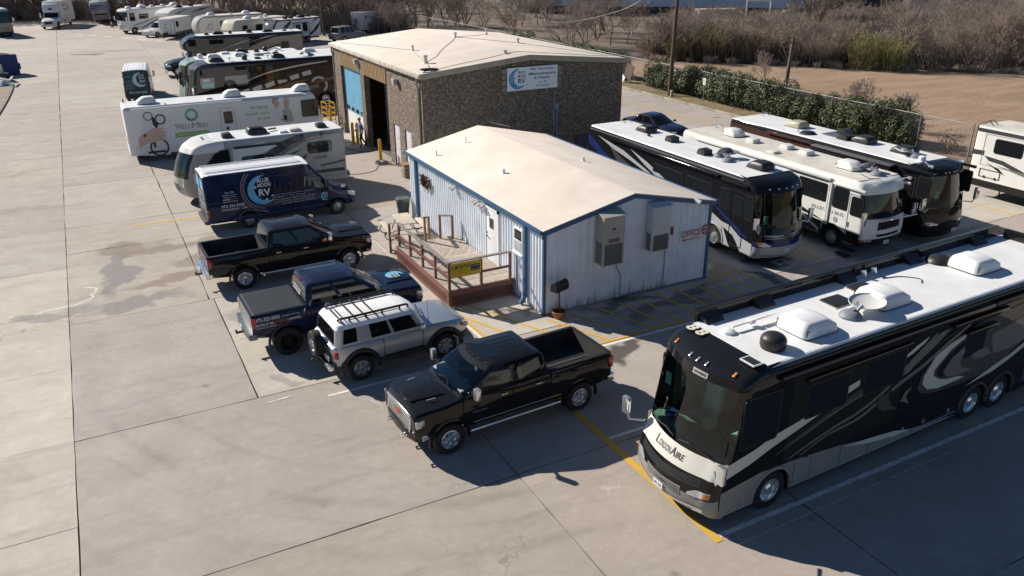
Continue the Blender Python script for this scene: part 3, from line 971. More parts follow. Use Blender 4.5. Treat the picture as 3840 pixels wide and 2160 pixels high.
def ivy(label,x,y,sx,sy,sz,k,rot=0.0):
    t=thing('ivy_hedge',label,'hedge',(x-.5,y,0.05),rot,'ivy hedges on the fence')
    o=bpy.data.objects.new('foliage',IV[k]);COL.objects.link(o);o.parent=t;o.scale=(sx,sy,sz*(.78+.14*((int(y*7)%10)/10)))
    mbp=MB()
    for q in range(5):
        mbp.tube([(0,(q-2)*.6,0),(0.1,(q-2)*.65,0.9*sz),(0.05,(q-2)*.75,1.9*sz)],[0.04,0.03,0.015],5)
    mbp.build('stem',M_STEM,t)
    return t
ivy('long low ivy hedge furthest along the fence behind the stone building',31.9,63.5,1.2,1.6,0.9,0)
ivy('ivy hedge clump second furthest along the fence',31.9,58.4,1.2,1.5,1.0,1)
ivy('ivy hedge clump third furthest along the fence behind the stone building',31.9,53.2,1.2,1.5,0.92,2)
ivy('ivy hedge clump at the right end of the stone building roof',31.9,47.9,1.25,1.55,1.02,3)
ivy('ivy hedge clump left of the fence gap by the brown board',31.95,42.8,1.2,1.4,0.9,0,0.2)
ivy('ivy hedge directly left of the tall wooden pole',32.0,34.3,1.15,1.25,1.0,1)
ivy('ivy hedge directly behind the tall wooden pole',32.1,30.6,1.2,1.3,1.05,2)
ivy('ivy hedge behind the small white sign post',32.0,26.9,1.1,1.3,1.0,3)
ivy('ivy hedge behind the braced fence post',32.0,23.6,1.1,1.2,0.98,0,0.1)
ivy('tall ivy hedge left of the shorter wooden pole',32.2,20.4,1.25,1.2,1.06,1)
ivy('ivy hedge in front of the shorter wooden pole, running to the gap',32.1,17.6,1.1,0.95,0.95,2)
ivy('thick ivy hedge right of the narrow gap in the hedge',32.2,14.3,1.3,1.05,1.08,3)
ivy('rounded ivy hedge at the right end of the row',32.3,11.4,1.25,0.85,0.98,1)
M_DRYLEAF=leaf_material('dry_leaves',(0.13,0.085,0.05),(0.26,0.17,0.10))
M_GREENB=leaf_material('green_brown_leaves',(0.07,0.075,0.03),(0.17,0.15,0.07))
def small_bush(label,x,y,r,h,n,m,seed):
    t=thing('small_bush',label,'bush',(x,y,0.05))
    o=bpy.data.objects.new('foliage',leafy(seed,r,r,h,n,0.075,m,5));COL.objects.link(o);o.parent=t
    V,F=segs_arrays(bush_arrays(seed,14,h,r*1.5,0.012));o=bpy.data.objects.new('stem',mesh_np('stem',V,F,M_TWIG));COL.objects.link(o);o.parent=t
small_bush('sparse reddish dry bush by the fence right of the ivy',32.6,8.2,0.6,1.3,260,M_DRYLEAF,611)
small_bush('green brown bush by the fence beside the white fifth wheel trailer',33.0,5.6,1.0,1.5,1100,M_GREENB,612)
# ------------------------------------------------------------------ poles, wires, small signs along the fence
M_POLE=mat('weathered_pole_wood',(0.115,0.082,0.06),0.9,var=0.35,vscale=4,bump=0.5,bscale=12)
M_POLE2=mat('pale_pole_wood',(0.17,0.13,0.105),0.9,var=0.35,vscale=4,bump=0.5,bscale=12)
t=thing('utility_pole','tall dark wooden utility pole at the verge, its top out of view','pole',(29.84,31.56,0))
mbp=MB();mbp.cyl((0,0,-0.1),(0.15,-0.1,12.5),0.17,0.12,n=14);mbp.build('shaft',M_POLE,t,smooth=40)
mbp=MB();mbp.bar((-1.1,0,11.6),(1.4,0,11.6),0.1,0.12);mbp.build('crossarm',M_POLE,t)
t=thing('utility_pole','shorter leaning wooden pole behind the ivy hedge, its top in view','pole',(33.6,22.9,0))
mbp=MB();mbp.cyl((0,0,-0.1),(0.55,0.2,5.1),0.17,0.13,n=12);mbp.build('shaft',M_POLE2,t,smooth=40)
mbp=MB();mbp.bar((0.5,0.2,4.9),(-0.55,0.9,5.0),0.05,0.06);mbp.build('side_arm',M_GALV,t)
t=thing('utility_pole','thin far utility pole behind the black and white travel trailer','pole',(17.9,91.5,0))
mbp=MB();mbp.cyl((0,0,-0.1),(-0.25,0,10.5),0.16,0.11,n=10);mbp.build('shaft',M_POLE,t,smooth=40)
M_WIRE=mat('black_cable',(0.03,0.03,0.032),0.6)
M_WIRE_L=mat('pale_insulated_cable',(0.42,0.42,0.43),0.5,var=0.5,vscale=1.2)
def wire(label,pts,m,r):
    mbp=MB();mbp.tube(catmull(pts,10),r,6)
    tag(mbp.build('overhead_cable',m),label,'cable')
wire('pale sagging overhead cable crossing above the workshop roof',[(5,80,15.5),(14.5,62.0,10.6),(21.84,47.26,6.9),(23.43,44.17,5.7),(24.95,41.22,5.28),(26.73,37.75,5.9),(28.49,34.33,7.34),(29.9,31.6,10.6)],M_WIRE_L,0.02)
wire('black service cable running from the tall pole to the workshop roof',[(29.9,31.5,9.6),(26.7,30.09,7.7),(24.26,29.03,6.8),(22.3,28.18,6.3),(19.51,26.0,5.95),(14.95,22.0,5.75)],M_WIRE,0.02)
t=thing('bollard','short tan guard post at the foot of the tall pole','bollard',(29.6,30.95,0))
mbp=MB();mbp.lathe([(0.0,0.62),(0.1,0.61),(0.14,0.55),(0.14,0),(0,0)],14);mbp.build('post',mat('tan_paint',(0.42,0.33,0.2),0.6,var=.2),t,smooth=50)
M_SIGNW=mat('white_sign_face',(0.74,0.74,0.72),0.5,var=0.12,vscale=5)
t=thing('sign_post','small white sign on a thin post before the hedge','sign',(29.72,27.25,0))
mbp=MB();mbp.cyl((0,0,0),(0,0,2.05),0.025,n=6);mbp.build('post',M_GALV,t)
mbp=MB();mbp.box(-0.035,-0.028,-0.16,0.16,1.55,2.05);mbp.build('panel',M_SIGNW,t)
lettering(t,[('NO',0,.28,.08,None,'c'),('PARKING',0,.17,.06,None,'c'),('ANY TIME',0,.07,.05,None,'c')],(-0.037,0,1.58),(0,-1,0),(0,0,1),mat('sign_grey_print',(.12,.12,.13),.6))
for (y,z,lab)in ((32.6,1.75,'small white plate on the fence just right of the tall pole'),(31.0,1.7,'second small white plate on the fence right of the tall pole'),
 (25.2,1.85,'small white plate on the fence right of the brace'),(22.4,1.65,'small white plate on the fence left of the shorter pole')):
    mbp=MB();mbp.box(-0.012,0.0,-0.13,0.13,-0.15,0.15);o=mbp.build('fence_plate',M_SIGNW,bevel=0.004);o.location=(FX-0.06,y,z);tag(o,lab,'sign','plates wired to the fence')
t=thing('leaning_board','brown board leaning on the fence beside the ivy','board',(30.6,38.4,0.1))
mbp=MB();mbp.obox((0,0,0.85),(0.06,1.1,1.5),(0.25,0.15,0));mbp.build('panel',mat('brown_board',(0.12,0.08,0.06),0.85,var=.3),t)
mbp=MB();mbp.obox((-0.25,0.5,0.35),(0.04,0.55,0.5),(0.5,0.2,0));mbp.build('white_card',M_SIGNW,t)
mbp=MB();mbp.cyl((0,0.8,0.95),(-0.1,3.4,0.95),0.06,n=8);o=mbp.build('barrier_rail',M_SIGNW);o.location=(30.4,38.9,0);tag(o,'white horizontal barrier rail beside the brown board','rail')
# ------------------------------------------------------------------ far side of the woods: warehouse, cars, container, slag heap
M_WH=mat('pale_blue_metal_wall',(0.66,0.74,0.80),0.6,var=0.06,vscale=0.2)
M_DARK=mat('dark_void',(0.015,0.016,0.018),0.7)
t=thing('warehouse','long pale blue warehouse beyond the woods at the top of the picture','building',(58.5,112.5,0),R(-39.6))
mbp=MB();mbp.box(0,51,0,40,1.2,9.0);mbp.build('wall',M_WH,t)
mbp=MB();mbp.box(0.05,50.95,0.05,39.9,0,1.2);mbp.build('plinth',mat('dark_plinth',(0.05,0.05,0.055),.8),t)
for k in range(16):
    mbp=MB();mbp.box(1.5+k*3.1,1.62+k*3.1,-0.06,0.0,1.25,8.9);mbp.build('wall_rib',M_WH,t)
mbp=MB();mbp.box(48,49.6,-0.05,0.02,2.4,4.4);wdw=mbp.build('window',mat('far_window',(0.03,0.04,0.05),.1),t)
mbp=MB();mbp.box(-0.3,51.3,-0.3,40.3,9.0,9.35);mbp.build('roof',mat('far_roof',(.5,.5,.5),.7),t)
t=thing('warehouse','dark brown shed beyond the woods right of the pale blue warehouse','building',(99.2,78.6,0),R(-39.6))
mbp=MB();mbp.box(0,22,0,20,0,8);mbp.build('wall',mat('dark_brown_wall',(0.085,0.06,0.05),.8,var=.2),t)
mbp=MB();mbp.box(-.2,22.2,-.2,20.2,8,8.3);mbp.build('roof',M_DARK,t)
t=thing('dark_mound','dark grey gravel heap beyond the woods at the upper right','heap',(104,58,0),R(-45))
mbp=MB();mbp.add([(-9,-4,0),(14,-4,0),(14,8,0),(-9,8,0),(-7,0,4.2),(4,0,4.4),(4,5,4.4),(-7,5,4.2)],[(0,1,5,4),(1,2,6,5),(2,3,7,6),(3,0,4,7),(4,5,6,7)])
mbp.build('heap',mat('slate_gravel',(0.085,0.085,0.095),.95,var=.3,vscale=1.0,bump=.8,bscale=3),t)
t=thing('gantry_frame','white goal shaped pipe frame beyond the woods','frame',(81,78.4,0),R(-31))
mbp=MB();mbp.cyl((0,0,0),(0,0,3.1),.11,n=8);mbp.build('post',M_SIGNW,t)
mbp=MB();mbp.cyl((3.6,0,0),(3.6,0,3.1),.11,n=8);mbp.build('post',M_SIGNW,t)
mbp=MB();mbp.cyl((-.1,0,3.1),(3.7,0,3.1),.11,n=8);mbp.build('crossbar',M_SIGNW,t)
t=thing('storage_container','pale grey storage container half hidden by the bare thicket','container',(68.5,74.5,0),R(-20))
mbp=MB();mbp.box(0,6.1,0,2.4,0.1,2.5);mbp.build('body',mat('container_grey',(.42,.40,.36),.7,var=.2),t,bevel=.03)
for k in range(14):
    mbp=MB();mbp.box(.3+k*.41,.48+k*.41,-.04,0,.25,2.35);mbp.build('corrugation',MATS['container_grey'],t)
# ------------------------------------------------------------------ office
M_WHITE_SIDING=mat('white_metal_siding',(0.80,0.86,0.93),0.5,var=0.10,vscale=1.3,dirt=(0.70,0.75,0.80),rvar=0.2)
M_BLUE_TRIM=mat('blue_trim_paint',(0.042,0.115,0.215),0.45,var=0.15)
M_ROOF=mat('cream_roof_membrane',(0.76,0.68,0.60),0.85,var=0.06,vscale=0.7,dirt=(0.67,0.59,0.51),bump=0.12,bscale=6,spec=.15)
M_BLACKM=mat('black_metal',(0.02,0.021,0.023),0.4)
M_DKGREY=mat('dark_grey_plastic',(0.05,0.052,0.055),0.5)
M_WPAINT=mat('white_paint',(0.78,0.78,0.77),0.45,var=0.08,vscale=2)
M_GLASSD=mat('dark_window_glass',(0.012,0.014,0.017),0.04,spec=0.6)
OW,OL,OE,ORD=6.98,12.30,3.04,3.80
office=thing('office_building','white ribbed metal office building with cream roof and blue trim','building',(0,0,0))
def ribbed(name,length,z0,ztop,pitch,depth,place,m,par,n_sheet):
    """vertical ribbed sheets; ztop(s) gives the height along the wall; place(s, out, z) -> point"""
    sheet=length/n_sheet
    for k in range(n_sheet):
        mbp=MB()
        s0=k*sheet;s1=s0+sheet
        prof=[(s0,0.0)]
        nr=max(1,round(sheet/pitch))
        for r in range(nr):
            c=s0+(r+0.5)*sheet/nr
            prof+=[(c-.05,0),(c-.03,depth),(c+.03,depth),(c+.05,0)]
        prof.append((s1-0.003,0.0))
        vs=[]
        for s_,o_ in prof:
            vs+=[place(s_,o_,z0),place(s_,o_,ztop(s_))]
        mbp.add(vs,[(2*i,2*i+2,2*i+3,2*i+1)for i in range(len(prof)-1)])
        mbp.build(name,m,par,fixn=False)
gz=lambda s:OE+(ORD-OE)*(1-abs(s-OW/2)/(OW/2))-0.03
ribbed('siding_sheet',OL,0.03,lambda s:OE-0.03,0.2,0.045,lambda s,o,z:(-o,OL-s,z),M_WHITE_SIDING,office,12)
ribbed('siding_sheet',OL,0.03,lambda s:OE-0.03,0.3,0.03,lambda s,o,z:(OW+o,s,z),M_WHITE_SIDING,office,12)
ribbed('siding_sheet',OW/2,0.03,gz,0.3,0.022,lambda s,o,z:(s,-o,z),M_WHITE_SIDING,office,4)
ribbed('siding_sheet',OW/2,0.03,lambda s:gz(s+OW/2),0.3,0.022,lambda s,o,z:(s+OW/2,-o,z),M_WHITE_SIDING,office,4)
ribbed('siding_sheet',OW/2,0.03,gz,0.3,0.022,lambda s,o,z:(s,OL+o,z),M_WHITE_SIDING,office,4)
ribbed('siding_sheet',OW/2,0.03,lambda s:gz(s+OW/2),0.3,0.022,lambda s,o,z:(s+OW/2,OL+o,z),M_WHITE_SIDING,office,4)
mbp=MB();mbp.prism([(0.06,0.0),(OW-.06,0.0),(OW-.06,OE-.06),(OW/2,ORD-.06),(0.06,OE-.06)],lambda a,b,d:(a,d,b),0.06,OL-0.06)
mbp.build('core',M_DARK,office)
for sgn,nm in ((-1,'roof_slope'),(1,'roof_slope')):
    mbp=MB()
    xe=-0.14 if sgn<0 else OW+0.14;ze=OE-(ORD-OE)/(OW/2)*0.14
    mbp.prism([(xe,ze),(OW/2,ORD),(OW/2,ORD+.06),(xe,ze+.06)],lambda a,b,d:(a,d,b),-0.12,OL+0.12)
    mbp.build(nm,M_ROOF,office,bevel=0.012)
    mbp=MB();mbp.bar((xe-sgn*-0.05,-0.13,ze+.01),(xe-sgn*-0.05,OL+.13,ze+.01),0.1,0.12)
    g=mbp.build('gutter',M_BLUE_TRIM,office,bevel=0.01)
    for y in (-0.135,OL+0.135):
        mbp=MB();mbp.bar((xe,y,ze-.05),(OW/2,y,ORD-.05),0.035,0.14)
        mbp.build('rake_trim',M_BLUE_TRIM,office)
for y in np.arange(0.3,OL,0.62):
    mbp=MB();mbp.bar((-0.20,y,3.02),(0.14,y+.02,3.125),0.012,0.008);mbp.build('gutter_strap',M_GALV,office)
for x in (0.0,OW):
    mbp=MB();mbp.box(x-.05,x+.05,-0.05,0.05,0,OE-.05);mbp.build('corner_trim',M_BLUE_TRIM if True else M_WPAINT,office)
def downspout(y):
    mbp=MB();mbp.box(-0.16,-0.05,y-.06,y+.06,0.3,2.97);mbp.obox((-0.2,y,0.18),(0.12,0.12,0.34),(0,R(30),0))
    mbp.build('downspout',M_BLUE_TRIM,office,bevel=0.008)
downspout(11.3);downspout(1.13)
for x,y,r,h in ((0.55,10.4,.035,.28),(2.1,10.7,.025,.30),(1.45,5.75,.06,.24),(4.95,5.5,.06,.24)):
    z=OE+(ORD-OE)*(1-abs(x-OW/2)/(OW/2))
    mbp=MB();mbp.cyl((x,y,z-.1),(x,y,z+h),r,n=12);mbp.cyl((x,y,z+.02),(x,y,z+.08),r*2.2,r*1.2,n=12)
    mbp.build('roof_vent',M_WPAINT,office,smooth=40)
d=MB();d.box(-0.085,-0.03,3.28,4.22,0.66,2.70);dr=d.build('door',mat('door_white',(.74,.76,.80),.4,var=.06),office,bevel=.008)
d=MB()
d.box(-0.11,-0.02,3.19,3.28,0.6,2.79);d.box(-0.11,-0.02,4.22,4.31,0.6,2.79);d.box(-0.11,-0.02,3.19,4.31,2.7,2.79);d.build('door_frame',M_WPAINT,office)
d=MB();d.box(-0.093,-0.08,3.62,3.90,2.02,2.36);d.build('door_pane',M_GLASSD,dr)
d=MB()
for a,b_ in ((3.60,3.63),(3.89,3.92)):d.box(-.098,-.083,a,b_,2.0,2.38)
for a,b_ in ((2.0,2.03),(2.35,2.38)):d.box(-.098,-.083,3.6,3.92,a,b_)
d.box(-.097,-.083,3.75,3.765,2.02,2.36);d.box(-.097,-.083,3.62,3.9,2.185,2.2)
d.build('pane_frame',M_DKGREY,dr)
d=MB();d.cyl((-0.085,4.12,1.62),(-0.16,4.12,1.62),0.025,n=8);d.bar((-.15,4.12,1.62),(-.15,3.99,1.62),.025);d.cyl((-.085,4.12,1.75),(-.10,4.12,1.75),.035,n=10);d.build('handle',M_GALV,dr)
d=MB();d.box(-.092,-.084,3.5,3.74,1.66,1.76);d.build('notice',M_SIGNW,dr)
d=MB();d.box(-.10,-.03,1.36,1.98,1.73,2.64);wn=d.build('window',M_WPAINT,office,bevel=.01)
d=MB();d.box(-.108,-.1,1.42,1.92,2.23,2.58);d.build('pane',M_GLASSD,wn)
d=MB();d.box(-.108,-.1,1.42,1.92,1.79,2.17);d.build('pane',mat('curtained_pane',(.42,.45,.47),.15,var=.35,vscale=3),wn)
d=MB();d.box(-.16,-.03,1.30,2.04,1.68,1.74);d.build('sill',M_WPAINT,wn)
for y in (7.0,4.9,4.35):
    d=MB();d.box(-.09,-.02,y-.07,y+.07,2.70,2.84);d.cyl((-.1,y-.06,2.76),(-.3,y-.12,2.68),.04,.065,n=10);d.cyl((-.1,y+.06,2.76),(-.3,y+.14,2.70),.04,.065,n=10)
    d.build('floodlight',M_WPAINT,office,smooth=40)
M_COND=mat('conduit_grey_blue',(0.22,0.29,0.36),0.5)
for pts in ([(2.85,-.05,1.6),(2.9,-.05,1.2),(3.1,-.05,.9),(3.1,-.05,.12),(3.2,-.05,.08),(6.9,-.05,.06)],[(4.95,-.05,1.65),(5.0,-.05,1.3),(5.0,-.05,.12),(5.1,-.05,.1)]):
    d=MB();d.tube(pts,.018,6);d.build('conduit',M_COND,office,smooth=60)
d=MB();d.bar((5.72,-.05,3.22),(6.15,-.12,3.25),.03);d.cyl((6.1,-.1,3.25),(6.2,-.32,3.15),.07,.10,n=12);d.build('floodlight',M_WPAINT,office)
d=MB();d.box(5.2,5.28,-.1,-.03,2.05,2.32);d.build('alarm_box',mat('red_box',(.35,.05,.04),.5),office)
d=MB();d.box(5.66,6.62,-.045,-.038,1.62,2.06);sg=d.build('office_sign',M_SIGNW,office)
lettering(sg,[('OFFICE',.03,.17,.23,.88,'l',.012,.12)],(5.68,-.05,1.66),(1,0,0),(0,0,1),mat('sign_red',(.36,.03,.05),.5))
d=MB();d.bar((6.5,-.048,1.74),(5.85,-.048,1.72),.006,.03);d.add([(5.74,-.05,1.715),(5.88,-.05,1.66),(5.88,-.05,1.78)],[(0,1,2)]);d.build('arrow',MATS['sign_red'],sg)
d=MB();d.lathe([(0,-.052),(.19,-.052),(.19,-.036),(0,-.036)],24,(6.8,0,1.98),'Y');rs_=d.build('round_sign',M_SIGNW,office)
d=MB();d.lathe([(.185,-.056),(.135,-.056)],24,(6.8,0,1.98),'Y');d.box(6.65,6.95,-.058,-.055,1.95,2.02);d.box(6.70,6.9,-.058,-.055,1.87,1.91);d.box(6.7,6.9,-.058,-.055,2.06,2.09);d.build('ring',MATS['sign_red'],rs_)
def stain_mat():
    m=bpy.data.materials.new('rust_stain');m.use_nodes=True
    nt=m.node_tree;N=nt.nodes;Lk=nt.links.new;b=N['Principled BSDF']
    b.inputs['Base Color'].default_value=(.30,.20,.08,1);b.inputs['Roughness'].default_value=.9
    tc=N.new('ShaderNodeTexCoord');p=N.new('ShaderNodeMapping');p.inputs['Scale'].default_value=(4,1,.5);Lk(tc.outputs['Object'],p.inputs['Vector'])
    n=N.new('ShaderNodeTexNoise');n.inputs['Scale'].default_value=1.6;n.inputs['Detail'].default_value=5;Lk(p.outputs[0],n.inputs['Vector'])
    s=N.new('ShaderNodeSeparateXYZ');Lk(tc.outputs['Object'],s.inputs[0])
    r=N.new('ShaderNodeMapRange');r.inputs[1].default_value=0.62;r.inputs[2].default_value=0.03;r.inputs[3].default_value=-.18;r.inputs[4].default_value=.3;Lk(s.outputs['Z'],r.inputs[0])
    a=N.new('ShaderNodeMath');a.operation='ADD';Lk(n.outputs[0],a.inputs[0]);Lk(r.outputs[0],a.inputs[1])
    r2=N.new('ShaderNodeMapRange');r2.inputs[1].default_value=.56;r2.inputs[2].default_value=1.05;r2.inputs[4].default_value=.38;Lk(a.outputs[0],r2.inputs[0]);Lk(r2.outputs[0],b.inputs['Alpha'])
    return m
d=MB();d.box(.3,5.2,-.030,-.027,.03,.75);d.build('rust_stain',stain_mat(),office)
M_HV1=mat('beige_enamel',(.42,.40,.34),.5,var=.1);M_HV2=mat('grey_white_enamel',(.55,.57,.58),.5,var=.1)
M_GRILL=mat('grille_grey',(.17,.17,.17),.6)
def wall_ac(label,x0,x1,dep,z0,z1,m,zlow,louv):
    t=thing('wall_air_conditioner',label,'air conditioner',((x0+x1)/2,-.03,z0))
    w=(x1-x0)/2;h=z1-z0
    d=MB();d.prism([(0,0),(-dep,0),(-dep,h-.12),(0,h)],lambda a,b,q:(q,a,b),-w,w);d.build('cabinet',m,t,bevel=.012)
    d=MB();d.box(-w+.06,w-.08,-dep-.012,-dep+.01,.04,zlow);cg=d.build('condenser_grille',M_GRILL,t)
    for k in range(14):
        z=.08+(zlow-.1)*k/14
        d=MB();d.box(-w+.07,w-.09,-dep-.02,-dep-.01,z,z+.012);d.build('slat',M_DKGREY,cg)
    d=MB();d.box(-w-.008,-w+.01,-dep+.08,-.08,.06,zlow+.05);d.build('side_grille',M_GRILL,t)
    if louv:
        for k in range(5):
            d=MB();d.box(-w+.22+k*.09,-w+.27+k*.09,-dep-.012,-dep+.01,zlow+.06,zlow+.2);d.build('louvre',M_DKGREY,t)
        d=MB();d.box(-w+.35,-w+.47,-dep-.014,-dep+.01,zlow+.5,zlow+.57);d.build('badge',M_BLACKM,t)
        d=MB();d.box(-w,w,-dep-.006,-dep+.01,zlow+.40,zlow+.41);d.build('seam',M_GRILL,t)
        d=MB();d.box(w,w+.05,-dep+.08,-dep+.2,zlow-.02,zlow+.12);d.build('junction_box',M_COND,t)
    d=MB();d.box(-w-.03,w+.03,-dep-.02,0,h-.001,h+.05)if False else d.prism([(0.0,h+.0),(-dep-.03,h-.13),(-dep-.03,h-.10),(0,h+.03)],lambda a,b,q:(q,a,b),-w-.03,w+.03)
    d.build('rain_hood',m,t)
wall_ac('beige wall hung air conditioner with louvres, left of two on the gable',1.98,2.84,.5,1.56,3.42,M_HV1,.78,True)
wall_ac('grey white wall hung air conditioner, right of two on the gable',4.08,4.86,.4,1.68,3.42,M_HV2,.62,False)
t=thing('rusty_wall_ornament','rusty brown leaf shaped metal ornament on the white wall','wall ornament',(-.06,10.3,2.2))
M_RUST=mat('rusty_metal',(.11,.045,.025),.75,.3,var=.5,vscale=8)
rr=random.Random(9);d=MB()
for k in range(34):
    a=rr.uniform(0,6.28);q=rr.random()**.5
    c=Vector((-.06-rr.random()*.12,q*math.cos(a)*.5-.35*q,q*math.sin(a)*.24+.1*math.cos(a)))
    u=Vector((rr.uniform(-.4,0),rr.uniform(-1,1),rr.uniform(-1,1))).normalized()*.22;v=u.cross(Vector((1,rr.uniform(-.4,.4),.2))).normalized()*.075
    d.add([c-u,c+v-Vector((.03,0,0)),c+u,c-v],[(0,1,2,3)])
    d.cyl(c-u,c+u*1.2,.012,n=5)
d.build('leaves',M_RUST,t,fixn=False)
# ------------------------------------------------------------------ wooden deck
def clip(poly,x0,x1,y0,y1):
    for ax,lim,s in ((0,x0,1),(0,x1,-1),(1,y0,1),(1,y1,-1)):
        out=[]
        for i in range(len(poly)):
            a,b=poly[i],poly[(i+1)%len(poly)]
            ia,ib=s*(a[ax]-lim)>=0,s*(b[ax]-lim)>=0
            if ia:out.append(a)
            if ia !=ib:
                t_=(lim-a[ax])/(b[ax]-a[ax]);out.append((a[0]+t_*(b[0]-a[0]),a[1]+t_*(b[1]-a[1])))
        poly=out
        if len(poly)<3:return []
    return poly
M_PLANK=mat('weathered_deck_plank',(.40,.345,.29),.85,var=.22,vscale=6,objvar=.14,bump=.3,bscale=14)
M_RED=mat('red_brown_deck_paint',(.165,.060,.050),.7,var=.25,vscale=5,dirt=(.21,.11,.09))
M_RAILTOP=mat('grey_handrail',(.25,.22,.20),.8,var=.2,vscale=6)
M_BAREWOOD=mat('bare_post_wood',(.30,.19,.095),.8,var=.3,vscale=7)
DX0,DX1,DY0,DY1,DZ=-2.60,-0.06,2.04,7.25,.65
deck=thing('deck','raised wooden deck with red brown rails and lattice skirt at the office door','deck',(0,0,0))
for k in range(21):
    y=DY0+.02+k*.14
    if y>4.9:break
    d=MB();d.box(DX0,DX1,y,y+.132,DZ-.04,DZ+_rs.uniform(-.003,.003));d.build('plank',M_PLANK,deck)
YM=DY0+.02+21*.14
d=MB();d.box(DX0,DX1,4.97,5.10,DZ-.04,DZ+.002);d.build('plank',M_PLANK,deck)
for k in range(-30,40):
    s0=k*.14;s1=s0+.132
    c,s_=math.cos(R(52)),math.sin(R(52))
    poly=[]
    for a,b_ in ((s0,-9),(s0,9),(s1,9),(s1,-9)):
        poly.append((-1.3+a*s_+b_*c,6.0-a*c+b_*s_))
    poly=clip(poly,DX0,DX1,5.11,DY1)
    if len(poly)>=3:
        d=MB();d.prism(poly,lambda a,b,q:(a,b,q),DZ-.04,DZ+_rs.uniform(-.003,.003));d.build('plank',M_PLANK,deck)
def board(x0,x1,y0,y1,z0,z1,nm,m=M_RED):
    d=MB();d.box(x0,x1,y0,y1,z0,z1);return d.build(nm,m,deck)
board(DX0-.03,DX0-.002,DY0-.03,DY1,DZ-.2,DZ-.01,'fascia');board(DX0-.03,DX1,DY0-.032,DY0-.002,DZ-.2,DZ-.012,'fascia')
board(DX0-.03,DX0-.002,DY0-.03,DY1,.02,.10,'bottom_rail');board(DX0-.0,DX1,DY0-.032,DY0-.002,.02,.10,'bottom_rail')
board(DX0-.045,DX0+.07,DY0-.045,DY0+.07,0,DZ-.012,'corner_post')
board(DX0+.12,DX1,DY0+.12,DY1-.1,0.0,DZ-.06,'underdeck_shade',M_DARK)  # solid near-black block standing in for the shade behind the lattice
def lattice(n,p,length):
    h0,h1=.10,DZ-.2
    hh=h1-h0
    for k in range(n+5):
        for sgn in (1,-1):
            s0=(k-4)*length/n
            a=(s0,h0);b_=(s0+hh,h1)
            if sgn<0:a,b_=(s0,h1),(s0+hh,h0)
            (sa,za),(sb,zb)=a,b_
            if sb<=0 or sa>=length:continue
            if sa<0:za=za+(zb-za)*(0-sa)/(sb-sa);sa=0
            if sb>length:zb=za+(zb-za)*(length-sa)/(sb-sa);sb=length
            d=MB();d.bar(p(sa,za,sgn),p(sb,zb,sgn),.008,.032);d.build('lattice_strip',M_RED,deck)
lattice(40,lambda s,z,g:Vector((DX0-.016+g*.004,DY0+.08+s,z)),DY1-DY0-.1)
lattice(19,lambda s,z,g:Vector((DX0+.08+s,DY0-.016+g*.004,z)),DX1-DX0-.1)
def post(x,y,z0,z1,m=M_RED,w=.085):
    d=MB();d.box(x-w/2,x+w/2,y-w/2,y+w/2,z0,z1);return d.build('rail_post',m,deck,bevel=.006)
for y in (2.09,3.32,4.55,5.80,7.02):post(-2.56,y,DZ,1.60)
for x in (-1.34,-0.2):post(x,2.09,DZ,1.60)
post(-2.56,8.16,0,1.22);post(-1.42,7.13,.3,1.68,M_BAREWOOD);post(-0.85,8.15,0,1.28,M_BAREWOOD)
post(-0.3,6.95,DZ,1.60);post(-0.75,7.15,DZ,1.60)
def rail(p,q,w=.14,h=.04,m=M_RAILTOP,nm='handrail'):
    d=MB();d.bar(p,q,w,h);return d.build(nm,m,deck)
rail((-2.56,2.02,1.625),(-2.56,7.1,1.625));rail((-2.63,2.09,1.665),(-.15,2.09,1.665));rail((-2.56,7.1,1.6),(-2.56,8.25,1.24))
rail((-.26,6.9,1.62),(-.79,7.2,1.62));rail((-1.42,7.08,1.66),(-.85,8.2,1.28),m=M_RED)
for a,b_ in (((-2.56,2.1,1.12),(-2.56,7.0,1.12)),((-2.5,2.09,1.12),(-.2,2.09,1.12)),((-2.56,7.05,1.1),(-2.56,8.15,.72))):
    rail(a,b_,.04,.09,M_RED,'mid_rail')
for k in range(3):
    d=MB();d.box(-2.52,-1.42,7.27+k*.3,7.58+k*.3,.45-k*.17,.49-k*.17);d.build('step',M_PLANK,deck)
    d=MB();d.box(-2.5,-1.44,7.3+k*.3,7.33+k*.3,.0,.45-k*.17);d.build('riser',M_BAREWOOD,deck)
t=thing('banner_sign','yellow banner reading 6 MONTHS tied to the deck rail','banner',(-2.52,2.03,1.12))
M_YEL=mat('yellow_banner',(.62,.43,.02),.6,var=.08)
d=MB();d.box(0,1.15,-.012,0,0,.5);d.build('panel',M_YEL,t)
M_BPRINT=mat('black_print',(.02,.02,.022),.5)
lettering(t,[('6 MONTHS',.05,.27,.16,.68,'l',.02),('SAME AS CASH FINANCING',.05,.19,.04,.62),('ASK US HOW IN THE OFFICE TODAY',.05,.11,.028,.6)],(0,-.016,0),(1,0,0),(0,0,1),M_BPRINT)
d=MB();d.box(.76,1.1,-.018,-.013,.14,.37);crd=d.build('card_print',M_BPRINT,t)
d=MB();d.box(.79,1.07,-.022,-.019,.30,.33);d.box(.79,.9,-.022,-.019,.18,.20);d.box(.93,1.07,-.022,-.019,.18,.2);d.build('card_lines',mat('grey_print',(.3,.3,.28),.5),crd)
M_TTOP=mat('pale_table_plank',(.52,.45,.37),.8,var=.15,vscale=5,objvar=.08)
t=thing('picnic_table','weathered picnic table with curved black steel legs beside the deck','picnic table',(-1.25,10.0,0),R(-6))
for k in range(4):
    d=MB();d.box(-.36+k*.182,-.36+k*.182+.174,-.75,.75,.71,.75);d.build('top_plank',M_TTOP,t,bevel=.006)
